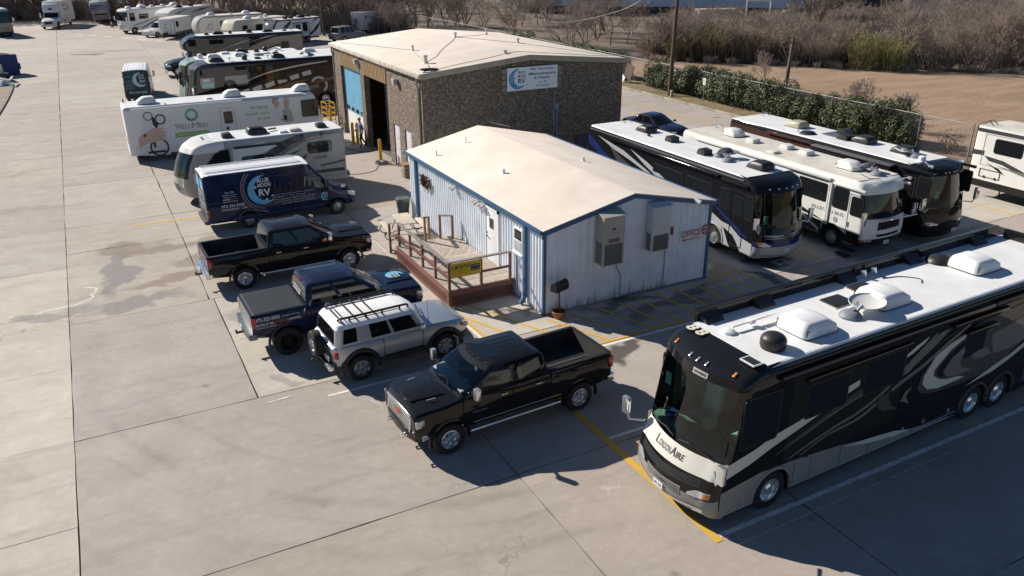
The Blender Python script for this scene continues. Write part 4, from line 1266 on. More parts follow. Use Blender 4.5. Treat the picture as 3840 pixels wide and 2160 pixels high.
for s in (-1,1):
    d=MB();d.box(s*.78-.13,s*.78+.13,-.75,.75,.42,.46);d.build('bench',M_TTOP,t,bevel=.006)
    d=MB()
    d.tube(catmull([(-.9,s*.5,.40),(-.98,s*.5,.2),(-.8,s*.5,.03),(-.5,s*.5,.1),(-.35,s*.5,.4),(-.2,s*.5,.70)],5),.022,6)
    d.tube(catmull([(.9,s*.5,.40),(.98,s*.5,.2),(.8,s*.5,.03),(.5,s*.5,.1),(.35,s*.5,.4),(.2,s*.5,.70)],5),.022,6)
    d.tube([(-.9,s*.5,.4),(.9,s*.5,.4)],.02,6)
    d.build('leg_frame',M_BLACKM,t,smooth=60)
t=thing('trash_can','grey green plastic trash can by the office wall','trash can',(-.42,12.35,0))
M_BIN=mat('grey_green_plastic',(.055,.075,.075),.5,var=.15)
d=MB();d.lathe([(0,.02),(.24,.02),(.30,.8),(.335,.8),(.335,.86),(.31,.86),(.29,.5),(.25,.5),(0,.5)],20);d.build('body',M_BIN,t,smooth=40)
d=MB();d.lathe([(.345,.80),(.345,.88),(.31,.93),(.15,.94),(.0,.90)],20);d.build('lid',mat('bin_bag_green',(.10,.14,.13),.4,var=.3,vscale=9),t,smooth=40)
t=thing('mailbox','black round topped mailbox on a brown post before the gable','mailbox',(.36,-.42,0))
d=MB();d.cyl((0,0,0),(0,0,1.02),.03,n=8);d.build('post',mat('brown_post',(.12,.05,.04),.7),t)
prof=[(-.14,0),(.14,0),(.14,.17)]+[(.14*math.cos(a),.17+.15*math.sin(a))for a in np.linspace(0,math.pi,9)[1:-1]]+[(-.14,.17)]
d=MB();ca,sa=math.cos(R(18)),math.sin(R(18))
d.prism(prof,lambda a,b,q:(q*ca-a*sa,q*sa+a*ca,1.02+b),-.30,.30);mbx=d.build('box',M_BLACKM,t,smooth=40)
d=MB();d.prism(prof,lambda a,b,q:(q*ca-a*sa*1.05,q*sa+a*ca*1.05,1.02+b*1.03),.30,.32);d.build('door',M_DKGREY,mbx)
t=thing('flower_pot','terracotta flower pot at the foot of the mailbox post','flower pot',(.36,-.42,0))
d=MB();d.lathe([(0,.0),(.17,.0),(.23,.2),(.25,.2),(.25,.25),(.215,.25),(.205,.2),(0,.2)],20);d.build('pot',mat('terracotta',(.33,.115,.04),.7,var=.15),t,smooth=35)
d=MB();d.lathe([(.2,.205),(.1,.215),(.0,.22)],16);d.build('soil',mat('soil',(.06,.045,.035),.95),t)
# ------------------------------------------------------------------ stone-faced workshop
def aggregate():
    m=bpy.data.materials.new('exposed_aggregate');m.use_nodes=True
    nt=m.node_tree;N=nt.nodes;Lk=nt.links.new;b=N['Principled BSDF']
    tc=N.new('ShaderNodeTexCoord')
    vo=N.new('ShaderNodeTexVoronoi');vo.inputs['Scale'].default_value=15;vo.inputs['Randomness'].default_value=1
    Lk(tc.outputs['Object'],vo.inputs['Vector'])
    s=N.new('ShaderNodeSeparateColor');Lk(vo.outputs['Color'],s.inputs[0])
    cr=N.new('ShaderNodeValToRGB');e=cr.color_ramp.elements
    e[0].position=0;e[0].color=(.13,.098,.075,1);e[1].position=1;e[1].color=(.44,.36,.275,1)
    k=e.new(.5);k.color=(.235,.18,.135,1);k=e.new(.8);k.color=(.32,.255,.19,1)
    Lk(s.outputs[0],cr.inputs[0])
    r=N.new('ShaderNodeMapRange');r.inputs[1].default_value=.02;r.inputs[2].default_value=.075;r.inputs[3].default_value=.42
    ve=N.new('ShaderNodeTexVoronoi');ve.feature='DISTANCE_TO_EDGE';ve.inputs['Scale'].default_value=15
    Lk(tc.outputs['Object'],ve.inputs['Vector']);Lk(ve.outputs['Distance'],r.inputs[0])
    mx=N.new('ShaderNodeMix');mx.data_type='RGBA';mx.blend_type='MULTIPLY';mx.inputs[0].default_value=1
    Lk(cr.outputs[0],mx.inputs[6]);Lk(r.outputs[0],mx.inputs[7]);Lk(mx.outputs[2],b.inputs['Base Color'])
    b.inputs['Roughness'].default_value=.8
    bp=N.new('ShaderNodeBump');bp.inputs['Strength'].default_value=1.0;bp.inputs['Distance'].default_value=.05
    Lk(r.outputs[0],bp.inputs['Height']);Lk(bp.outputs[0],b.inputs['Normal'])
    return m
M_AGG=aggregate()
SX0,SX1,SY0,SY1,SE,SR=2.6,14.86,17.06,32.75,5.60,6.16
shop=thing('workshop_building','brown exposed pebble workshop building with cream roof and two bay doors','building',(0,0,0))
def wall(x0,x1,y0,y1,z0,z1,nm='wall',m=M_AGG):
    d=MB();d.box(x0,x1,y0,y1,z0,z1);return d.build(nm,m,shop)
T=.3
wall(SX0,SX0+T,21.64,22.36,0,5.45,'pier');wall(SX0-.04,SX0+T,26.4,27.1,0,5.45,'pier');wall(SX0-.04,SX0+T,31.15,SY1,0,5.45,'pier')
wall(SX0,SX0+T,19.86,20.68,0,5.45,'pier');wall(SX0,SX0+T,SY0,18.88,0,5.45,'pier')
wall(SX0,SX0+T,18.88,19.86,2.36,5.45,'lintel_wall');wall(SX0,SX0+T,20.68,21.64,2.36,5.45,'lintel_wall')
M_TANRIB=mat('tan_ribbed_panel',(.42,.30,.165),.5,var=.1)
for (a,b_)in ((22.36,26.4),(27.1,31.15)):
    n=8;w=(b_-a)/n
    for k in range(n):
        d=MB()
        y0=a+k*w
        prof=[]
        for q in range(2):
            c=y0+(q+.5)*w/2
            prof+=[(c-.11,0),(c-.06,.08),(c+.04,.08),(c+.09,0)]
        prof=[(y0+.004,0)]+prof+[(y0+w-.004,0)]
        vs=[]
        for s_,o_ in prof:vs+=[(SX0+.02-o_,s_,4.42),(SX0+.02-o_,s_,5.45)]
        d.add(vs,[(2*i,2*i+2,2*i+3,2*i+1)for i in range(len(prof)-1)]);d.build('ribbed_panel',M_TANRIB,shop,fixn=False)
    wall(SX0+.05,SX0+.14,a,b_,4.38,5.45,'header',M_TANRIB)
wall(SX0+T,SX1,SY0,SY0+T,0,5.44);wall(SX1-T,SX1,SY0+T,SY1,0,5.44);wall(SX0+T,SX1-T,SY1-T,SY1,0,5.44)
d=MB();d.prism([(SX0+T,5.441),(SX1-.02,5.441),(SX1-.02,SE-.05),((SX0+SX1)/2,SR-.07),(SX0+T,SE-.05)],lambda a,b,q:(a,q,b),SY0+.01,SY0+T);d.build('gable_wall',M_AGG,shop)
for sgn in (-1,1):
    d=MB();xe=SX0-.14 if sgn<0 else SX1+.14;xm=(SX0+SX1)/2
    d.prism([(xe,SE-.02),(xm,SR),(xm,SR+.08),(xe,SE+.06)],lambda a,b,q:(a,q,b),SY0-.16,SY1+.14);d.build('roof_slope',M_ROOF,shop,bevel=.015)
    for y in (SY0-.15,SY1+.15):
        d=MB();d.bar((xe,y,SE-.08),(xm,y,SR-.06),.1,.28);d.build('fascia',mat('tan_fascia',(.36,.32,.25),.55,var=.15),shop,bevel=.02)
    d=MB();d.bar((xe-sgn*-.03,SY0-.2,SE-.06),(xe-sgn*-.03,SY1+.18,SE-.06),.14,.2);d.build('gutter',mat('weathered_gutter',(.55,.5,.43),.6,var=.35,vscale=2.5),shop,bevel=.03)
for y in (SY0+.35,SY1-.1):
    d=MB();d.tube([(SX0-.12,y,SE-.15),(SX0-.14,y,SE-.45),(SX0-.06,y,SE-.75),(SX0-.06,y,.1)],.055,8);d.build('downspout',MATS['tan_fascia'],shop,smooth=50)
wall(SX0+T,SX1-T,SY0+T,SY1-T,.004,.012,'floor',mat('shop_floor',(.16,.15,.14),.6,var=.3))
wall(SX0+1.4,SX0+1.7,26.2,26.9,0.02,4.6,'partition',mat('inner_wall',(.30,.32,.35),.7))
wall(6.5,12,24.8,27.0,.9,3.4,'stored_coach_body',mat('stored_dark_body',(.03,.03,.035),.3))
d=MB();d.obox((4.1,23.0,1.15),(.5,.9,1.9));d.build('tool_cabinet',mat('cabinet_red_brown',(.12,.06,.07),.5),shop)
M_BLUED=mat('light_blue_door',(.17,.42,.62),.5,var=.12,vscale=2)
nslat=24
for k in range(nslat):
    z0=1.6+k*(4.38-1.6)/nslat;z1=z0+(4.38-1.6)/nslat-.012
    d=MB();d.box(SX0+.13,SX0+.17+.015*(k%2),27.12,31.13,z0,z1);d.build('door_slat',M_BLUED,shop)
for k in range(2):
    d=MB();d.box(SX0+.14,SX0+.19,27.12,31.13,.02+k*.79,.79+k*.79);dp=d.build('door_panel',M_WPAINT,shop)
for k in range(4):
    d=MB();d.box(SX0+.105,SX0+.128,27.5+k*.95,28.0+k*.95,1.70,1.92);d.build('door_window',M_GLASSD,shop)
for (y0,y1)in ((20.70,21.62),(18.90,19.84)):
    d=MB();d.box(SX0+.06,SX0+.12,y0+.03,y1-.03,.1,2.32);dr=d.build('side_door',mat('lilac_white_door',(.62,.58,.64),.5,var=.1),shop,bevel=.01)
    d=MB();d.box(SX0+.05,SX0+.08,y0,y0+.03,.05,2.35);d.box(SX0+.05,SX0+.08,y1-.03,y1,.05,2.35);d.box(SX0+.05,SX0+.08,y0,y1,2.32,2.36);d.build('frame',M_WPAINT,dr)
    d=MB();d.cyl((SX0+.06,y0+.12,1.05),(SX0,y0+.12,1.05),.03,n=8);d.build('handle',M_GALV,dr)
d=MB();d.box(SX0+.048,SX0+.059,21.02,21.2,1.55,1.7);d.build('notice',mat('yellow_notice',(.55,.55,.12),.6),shop)
for y,z in ((20.6,4.75),(27.4,5.0)):
    d=MB();d.box(SX0-.28,SX0-.05,y-.16,y+.16,z-.05,z+.22);lp=d.build('wall_lamp',mat('lamp_housing',(.45,.42,.36),.5),shop,bevel=.02)
    d=MB();d.box(SX0-.27,SX0-.07,y-.14,y+.14,z-.075,z-.052);d.build('lens',mat('lamp_lens',(.6,.62,.5),.2),lp)
for x,y,r,h in ((5.0,24.3,.06,.3),(3.9,19.6,.09,.42),(8.75,26.6,.07,.3),(12.6,30.1,.07,.45),(11.8,24.0,.07,.3),(8.0,18.3,.08,.2)):
    z=SE+(SR-SE)*(1-abs(x-8.73)/6.13)+.06
    d=MB();d.cyl((x,y,z-.1),(x,y,z+h),r,n=10);d.cyl((x,y,z+h-.08),(x,y,z+h),r*1.5,n=10);d.cyl((x,y,z),(x,y,z+.06),r*2,r*1.2,n=10);d.build('roof_vent',mat('vent_beige',(.6,.55,.46),.6),shop,smooth=40)
zr=lambda x:SE+(SR-SE)*(1-abs(x-8.73)/6.13)+.085
def roofwire(pts):
    d=MB();P_=[]
    for p,q in zip(pts,pts[1:]):
        for k in range(8):
            t_=k/8;x=p[0]+(q[0]-p[0])*t_;y=p[1]+(q[1]-p[1])*t_+.1*math.sin(t_*6.28);P_.append((x,y,zr(x)+.012))
    P_.append((*pts[-1],zr(pts[-1][0])+.012));d.tube(P_,.012,5);d.build('roof_wire',mat('roof_wire',(.18,.16,.13),.7),shop)
roofwire([(3.2,17.1),(3.9,19.5),(5.4,21.5),(8.7,26.5),(11.5,29),(12.6,30)]);roofwire([(2.9,31.8),(5.0,24.4),(3.9,19.7)]);roofwire([(8.7,26.5),(11.8,24.1),(14.6,17.6)]);roofwire([(3.3,17.2),(8.0,18.3),(14.0,17.4)])
d=MB()
for k in range(6):
    r=.22+.03*k;d.tube([(3.15+r*math.cos(a)*1.3,17.35+r*math.sin(a)*.8,zr(3.15)+.03+.012*k)for a in np.linspace(0,6.283,17)],.018,5)
tag(d.build('cable_coil',M_WIRE),'coil of black cable lying on the workshop roof corner','cable')
d=MB();d.tube(catmull([(3.3,17.05,5.68),(3.15,16.85,5.45),(4.0,15.6,4.1),(4.9,14.0,3.6),(5.2,12.45,3.62)],8),.014,5)
tag(d.build('service_cable',M_WIRE),'thin black cable hanging from the workshop roof to the office','cable')
for x,z0,z1 in ((10.35,.3,3.9),(10.55,.3,3.4)):
    d=MB();d.cyl((x,SY0-.03,z0),(x,SY0-.03,z1),.03,n=6);d.build('conduit',M_COND,shop)
d=MB();d.box(10.4,10.62,SY0-.1,SY0-.002,3.2,3.5);d.build('meter_box',M_COND,shop)
d=MB();d.box(11.8,12.5,SY0-.14,SY0-.002,.8,1.6);d.build('breaker_box',mat('dark_box',(.06,.065,.07),.5),shop)
t=thing('wall_sign','white workshop sign with a blue crescent moon and blue lettering','sign',(7.40,SY0-.14,4.41))
M_SB=mat('sign_blue',(.018,.045,.22),.45);M_MOON=mat('moon_blue',(.10,.40,.66),.45,var=.35,vscale=5,dirt=(.03,.16,.42))
M_SLATW=mat('sign_slat_wood',(.30,.25,.20),.8,var=.3)
for k in range(4):
    for z in (.06,.45,.62,1.02):
        pass
for x in (-.28,3.08):
    for z in (.0,.3,.6,.88):
        d=MB();d.box(x,x+.26,.04,.07,z+.02,z+.26);d.build('backing_slat',M_SLATW,t)
d=MB();d.box(-.3,3.36,.08,.12,.06,.16);d.box(-.3,3.36,.08,.12,1.04,1.14);d.build('batten',M_SLATW,t)
d=MB();d.box(0,3.06,0,.03,0,1.20);d.build('panel',mat('sign_white',(.74,.77,.80),.35),t)
O=(0,-.004,0)
flats(t,'moon_outline',[[(x+.62,y+.60)for x,y in crescent(.52,.86,.36,.13)]],O,(1,0,0),(0,0,1),M_SB)
flats(t,'moon',[[(x+.61,y+.60)for x,y in crescent(.485,.885,.33,.12)]],(0,-.007,0),(1,0,0),(0,0,1),M_MOON)
flats(t,'star',[star(.44,.66,.075),star(.86,.19,.07),star(1.13,.28,.05)],O,(1,0,0),(0,0,1),M_SB)
lettering(t,[('BLUE',.86,.88,.14,.40,'c',.02),('MOON',.86,.67,.15,.48,'c',.02),('RV',.86,.36,.26,.44,'c',.025)],O,(1,0,0),(0,0,1),M_SB)
lettering(t,[('RV Storage,',2.12,.97,.15,1.42,'c',.02),('Maintenance',2.12,.745,.15,1.62,'c',.02),('& Repair',2.12,.51,.15,1.05,'c',.02),('Since 1996',2.12,.31,.10,.5,'c',.0,.3),('972-323-5050',2.12,.13,.095,.8,'c',.01)],O,(1,0,0),(0,0,1),M_SB)
M_YB=mat('yellow_bollard_paint',(.66,.36,.015),.5,var=.15,vscale=3)
for (x,y,lab)in ((1.97,27.62,'yellow bollard at the blue bay, left one of the touching pair'),(2.2,27.42,'yellow bollard at the blue bay, right one of the touching pair'),
 (1.95,22.36,'single yellow bollard before the open bay'),(1.9,32.3,'yellow bollard behind the white bus nose by the yellow cart')):
    d=MB();d.lathe([(0,1.40),(.06,1.39),(.095,1.33),(.10,1.28),(.10,0),(0,0)],16);o=d.build('bollard',M_YB,smooth=40);o.location=(x,y,0);tag(o,lab,'bollard','yellow bollards at the bay doors')
t=thing('platform_cart','yellow steel platform cart standing at the workshop corner','cart',(2.1,33.4,0),R(5))
for x in (-.28,.28):
    for y in (-.5,.5):
        d=MB();d.bar((x,y,.2),(x,y,1.7),.05);d.build('upright',M_YB,t)
        d=MB();d.lathe([(0,-.03),(.09,-.03),(.09,.03),(0,.03)],12,(x,y,.09),'Y');d.build('wheel',M_BLACKM,t)
for z in (.22,.6,1.0,1.35,1.7):
    d=MB()
    for x in (-.28,.28):d.bar((x,-.5,z),(x,.5,z),.04)
    for y in (-.5,.5):d.bar((-.28,y,z),(.28,y,z),.04)
    d.build('rail',M_YB,t)
d=MB();d.box(-.28,.28,-.5,.5,.2,.24);d.build('platform',M_YB,t)
M_BRICKC=mat('old_block',(.30,.24,.19),.9,var=.3)
t=thing('block_pile','grey blocks stacked with a wooden board on top by the white door','blocks',(2.2,18.8,0))
for k in range(3):
    d=MB();d.box(-.22,.22,-.25,.25,.02+k*.21,.2+k*.21);d.build('block',M_BRICKC,t,bevel=.012)
d=MB();d.box(-.25,.25,-.28,.28,.66,.74);d.build('board',M_BAREWOOD,t)
t=thing('debris_pile','heap of dark hoses and scraps at the foot of the wall','scraps',(2.0,21.9,0))
rr=random.Random(3);d=MB()
for k in range(7):
    c=(rr.uniform(-.3,.3),rr.uniform(-.5,.5));r_=rr.uniform(.12,.26)
    d.tube([(c[0]+r_*math.cos(a),c[1]+r_*math.sin(a),.03+.02*k)for a in np.linspace(0,5.5,12)],.02,5)
d.build('hoses',M_WIRE,t);d=MB();d.obox((.1,.3,.08),(.4,.25,.16),(0,.1,.4));d.build('scrap',M_WPAINT,t)
def hose(label,pts,m=M_WIRE,r=.014):
    d=MB();d.tube(catmull(pts,8),r,5);tag(d.build('hose',m),label,'hose')
hose('black hose lying on the concrete by the bay doors',[(2.4,27.2,.02),(1.6,28.4,.02),(1.2,27.0,.02),(1.7,25.6,.02),(2.5,25.2,.02)])
hose('thin dark cord lying on the concrete left of the single bollard',[(-.9,20.9,.012),(.2,20.6,.012),(1.1,20.9,.012),(1.6,21.8,.012)])
def skin_body(name,pts,edges,radii,m,par,sub=1):
    me=bpy.data.meshes.new(name)
    me.from_pydata(pts,edges,[])
    o=bpy.data.objects.new(name,me);COL.objects.link(o)
    md=o.modifiers.new('skin','SKIN')
    sv=me.skin_vertices[0].data if me.skin_vertices else None
    if sv is None:
        bm=bmesh.new();bm.from_mesh(me);bm.verts.layers.skin.verify();bm.to_mesh(me);bm.free();sv=me.skin_vertices[0].data
    for i,r in enumerate(radii):
        sv[i].radius=r if isinstance(r,tuple)else (r,r)
    sv[0].use_root=True
    md2=o.modifiers.new('sub','SUBSURF');md2.levels=sub;md2.render_levels=sub
    dg=bpy.context.evaluated_depsgraph_get()
    me2=bpy.data.meshes.new_from_object(o.evaluated_get(dg));me2.name=name
    bpy.data.objects.remove(o)
    me2.materials.clear()
    for mm in (m if isinstance(m,list)else [m]):me2.materials.append(mm)
    me2.shade_smooth()
    o=bpy.data.objects.new(name,me2);COL.objects.link(o);o.parent=par
    return o
M_SKIN=mat('skin',(.42,.25,.17),.55);M_SHIRT=mat('blue_shirt',(.20,.24,.42),.8,var=.25,vscale=9);M_JEANS=mat('dark_trousers',(.022,.024,.034),.85);M_HAIRG=mat('grey_cap',(.33,.32,.31),.8)
t=thing('person','person in a blue shirt and dark trousers walking past the open bay','person',(2.25,26.75,0),R(185))
pts=[(0,0,.95),(0,0,1.12),(.02,0,1.32),(.03,0,1.46),(.05,0,1.56),(.07,0,1.66),(.07,0,1.76),
 (0,.10,.90),(.14,.11,.50),(.05,.11,.10),(.20,.11,.04),(0,-.10,.90),(-.06,-.11,.50),(-.30,-.11,.16),(-.20,-.11,.04),
 (.03,.19,1.42),(-.06,.25,1.14),(.10,.25,.92),(.17,.24,.84),(.03,-.19,1.42),(.08,-.25,1.14),(.28,-.22,1.02),(.36,-.20,.99)]
eds=[(0,1),(1,2),(2,3),(3,4),(4,5),(5,6),(0,7),(7,8),(8,9),(9,10),(0,11),(11,12),(12,13),(13,14),(2,15),(15,16),(16,17),(17,18),(2,19),(19,20),(20,21),(21,22)]
rad=[(.15,.12),(.14,.11),(.16,.12),(.08,.08),(.06,.06),(.095,.085),(.085,.08),.095,.07,.05,.04,.095,.07,.05,.04,.065,.05,.042,.035,.065,.05,.042,.035]
body=skin_body('body',pts,eds,rad,[M_SHIRT,M_JEANS,M_SKIN],t,2)
for p in body.data.polygons:
    c=p.center
    p.material_index=1 if c.z<.97 and abs(c.y)<.19 else (2 if c.z>1.49 or (abs(c.y)>.19 and c.z<1.18)else 0)
d=MB();d.lathe([(.0,.145),(.06,.135),(.10,.09),(.108,.03),(.105,.0)],14,(.07,0,1.70));d.obox((.17,0,1.725),(.12,.14,.015),(0,.15,0));d.build('cap',M_HAIRG,t,smooth=50)
for s in (-1,1):
    for k in range(4):
        b0=Vector((.17,.24,.84))if s>0 else Vector((.36,-.20,.99))
        d=MB();q=b0+Vector((.03,(k-1.5)*.018,-.02));e=q+Vector((.035,0,-.045 if s>0 else-.01));d.tube([q,e,e+Vector((-.005,0,-.03))],[.010,.009,.007],6);d.build('finger',M_SKIN,t)
    b0=Vector((.17,.24,.84))if s>0 else Vector((.36,-.20,.99));d=MB();d.tube([b0+Vector((0,-s*.03,.0)),b0+Vector((.03,-s*.05,-.03))],[.011,.008],6);d.build('thumb',M_SKIN,t)
d=MB();d.add([(.168,-.012,1.67),(.168,.012,1.67),(.19,0,1.645),(.16,0,1.70)],[(0,1,2),(0,2,3),(1,3,2)]);d.build('nose',M_SKIN,t)
# ------------------------------------------------------------------ vehicle building kit
def paint(name,col,coat=1.0,rough=0.35,var=0.0,**k):
    k.setdefault('spec',.04)
    return mat(name,col,.6,0.0,coat*.8,var=var,**k)
M_TYRE=mat('tyre_rubber',(.018,.018,.019),.8,var=.3,vscale=6)
M_CHROME=mat('chrome',(.80,.81,.82),.13,.82)
M_ALLOY=mat('alloy_wheel',(.52,.53,.54),.28,.9)
M_TRIMB=mat('black_trim',(.02,.02,.021),.45)
M_WELL=mat('wheel_well',(.008,.008,.008),.9)
M_UNDER=mat('underbody',(.012,.012,.012),.9)
M_REDL=mat('red_lamp',(.38,.012,.014),.12,coat=1)
M_AMBER=mat('amber_lamp',(.60,.20,.02),.15,coat=1)
M_LAMP=mat('clear_lamp',(.55,.57,.58),.08,.35,coat=1)
M_GREEN_G=glass_mat('green_tinted_windshield',(.50,.70,.60))
M_TEAL_G=glass_mat('teal_tinted_windshield',(.62,.74,.72))
M_PLATE=mat('licence_plate',(.66,.68,.70),.4)
M_SEAT=mat('dark_seat_fabric',(.05,.05,.052),.8)
M_DASH=mat('dash_grey',(.26,.28,.27),.6)
M_SEATG=mat('pale_leather_seat',(.55,.60,.55),.5)
M_CARD=mat('mint_paper_card',(.42,.66,.60),.7)
def lvl(z,xf,xr,hw,rf=.1,rr=.06,bf=.05,sx=None):
    return dict(z=z,xf=xf,xr=xr,hw=hw,rf=rf,rr=rr,bf=bf,sx=sx)
def plan_loft(levels,sx,frac=False,nf=4):
    """closed body from stacked plan outlines. Returns verts, faces, tags"""
    rings=[];segt=None
    for L_ in levels:
        hw,rf,rr,bf,xf,xr=L_['hw'],L_['rf'],L_['rr'],L_['bf'],L_['xf'],L_['xr']
        half=[];tg=[]
        for y in (0,(hw-rr)*.5,hw-rr):half.append((xr,y))
        tg+=['rear','rear']
        for k in range(1,4):
            a=math.pi/2*k/3
            half.append((xr+rr-rr*math.cos(a),hw-rr+rr*math.sin(a)));tg.append('rcorner')
        S=L_['sx']if L_['sx']is not None else sx
        x0=xr+rr;x1=xf-bf-rf
        for i,s in enumerate(S):
            half.append((x0+(x1-x0)*s if frac else s,hw));tg.append('side%d'%i)
        half.append((x1,hw));tg.append('side%d'%len(S))
        for k in range(1,5):
            a=math.pi/2*k/4
            half.append((x1+rf*math.sin(a),hw-rf+rf*math.cos(a)));tg.append('fcorner%d'%k)
        for k in range(1,nf+1):
            t=1-k/nf;y=(hw-rf)*t
            half.append((xf-bf*t*t,y));tg.append('front')
        ring=[(x,y)for x,y in half]+[(x,-y)for x,y in half[-2:0:-1]]
        rings.append([(x,y,L_['z'])for x,y in ring])
        nh=len(half)
        segt=[(t,1)for t in tg]+[(t,-1)for t in tg[::-1]]
    n=len(rings[0]);V=[p for r in rings for p in r];F=[];T=[]
    for j in range(len(rings)-1):
        for k in range(n):
            F.append((j*n+k,j*n+(k+1)%n,(j+1)*n+(k+1)%n,(j+1)*n+k));T.append((j,*segt[k]))
    for j,tagc in ((len(rings)-1,'top'),(0,'bottom')):
        o=j*n
        for k in range(nh-1):
            a,b=k,k+1;c,d=(n-b)%n,(n-a)%n
            q=[]
            for i in (a,b,c,d):
                if o+i not in q:q.append(o+i)
            if len(q)>=3:F.append(tuple(q));T.append((j,tagc,0))
    return V,F,T
def section_loft(stations):
    """closed body from cross sections; each station = (x, half outline bottom centre -> top centre)"""
    rings=[]
    for x,h in stations:
        rings.append([(x,y,z)for y,z in h]+[(x,-y,z)for y,z in h[-2:0:-1]])
    n=len(rings[0]);nh=len(stations[0][1])
    V=[p for r in rings for p in r];F=[];T=[]
    for i in range(len(rings)-1):
        for k in range(n):
            F.append((i*n+k,i*n+(k+1)%n,(i+1)*n+(k+1)%n,(i+1)*n+k))
            s=1 if k<nh-1 else-1
            T.append((i,k if s>0 else 2*nh-3-k,s))
    for i,nm in ((0,'rear'),(len(rings)-1,'front')):
        o=i*n
        for k in range(nh-1):
            q=[]
            for a in (k,k+1,(n-k-1)%n,(n-k)%n):
                if o+a not in q:q.append(o+a)
            if len(q)>=3:F.append(tuple(q));T.append((i,nm,0))
    return V,F,T
def shell(par,V,F,T,region,parts,cutters=(),smooth=34):
    """split a closed body into named parts; cutters are (V, F, region) solids taken away first"""
    keys=[]
    ids=[]
    for t in T:
        r=region(*t)
        if r not in keys:keys.append(r)
        ids.append(keys.index(r))
    cut_r=[c[2]for c in cutters]
    for c in cut_r:
        if c not in keys:keys.append(c)
    me=bpy.data.meshes.new('shell')
    me.from_pydata([tuple(v)for v in V],[],F)
    for k in keys:me.materials.append(parts.get(k,parts.get(k.split(':')[0]))[1])
    me.polygons.foreach_set('material_index',ids)
    bm=bmesh.new();bm.from_mesh(me);bmesh.ops.remove_doubles(bm,verts=bm.verts,dist=1e-5);bmesh.ops.recalc_face_normals(bm,faces=bm.faces);bm.to_mesh(me);bm.free()
    if cutters:
        o=bpy.data.objects.new('tmp',me);COL.objects.link(o)
        tmp=[]
        for CV,CF,r in cutters:
            cm=bpy.data.meshes.new('cut');cm.from_pydata([tuple(v)for v in CV],[],CF)
            for k in keys:cm.materials.append(parts.get(k,parts.get(k.split(':')[0]))[1])
            cm.polygons.foreach_set('material_index',[keys.index(r)]*len(CF))
            bm=bmesh.new();bm.from_mesh(cm);bmesh.ops.recalc_face_normals(bm,faces=bm.faces);bm.to_mesh(cm);bm.free()
            c=bpy.data.objects.new('cut',cm);COL.objects.link(c);tmp.append(c)
            md=o.modifiers.new('b','BOOLEAN');md.operation='DIFFERENCE';md.solver='EXACT';md.object=c
        dg=bpy.context.evaluated_depsgraph_get()
        me2=bpy.data.meshes.new_from_object(o.evaluated_get(dg))
        for x in [o]+tmp:bpy.data.objects.remove(x)
        me=me2
    out={}
    co=[v.co.copy()for v in me.vertices]
    by={}
    for p in me.polygons:by.setdefault(p.material_index,[]).append(tuple(p.vertices))
    for i,fs in by.items():
        if i>=len(keys):continue
        nm,m=parts.get(keys[i],parts.get(keys[i].split(':')[0]))
        used=sorted({v for f in fs for v in f});mp={v:k for k,v in enumerate(used)}
        m3=bpy.data.meshes.new(nm);m3.from_pydata([co[v]for v in used],[],[tuple(mp[v]for v in f)for f in fs])
        m3.materials.append(m);m3.shade_smooth();m3.set_sharp_from_angle(angle=R(smooth));m3.update()
        ob=bpy.data.objects.new(nm,m3);COL.objects.link(ob);ob.parent=par
        out[keys[i]]=ob
    return out
def well(x,r,y0,y1,zc,n=24,reg='well'):
    mb=MB();mb.cyl((x,y0,zc),(x,y1,zc),r,n=n);return (mb.v,mb.f,reg)
def boxcut(x0,x1,y0,y1,z0,z1,reg):
    mb=MB();mb.box(x0,x1,y0,y1,z0,z1);return (mb.v,mb.f,reg)
_WH={}
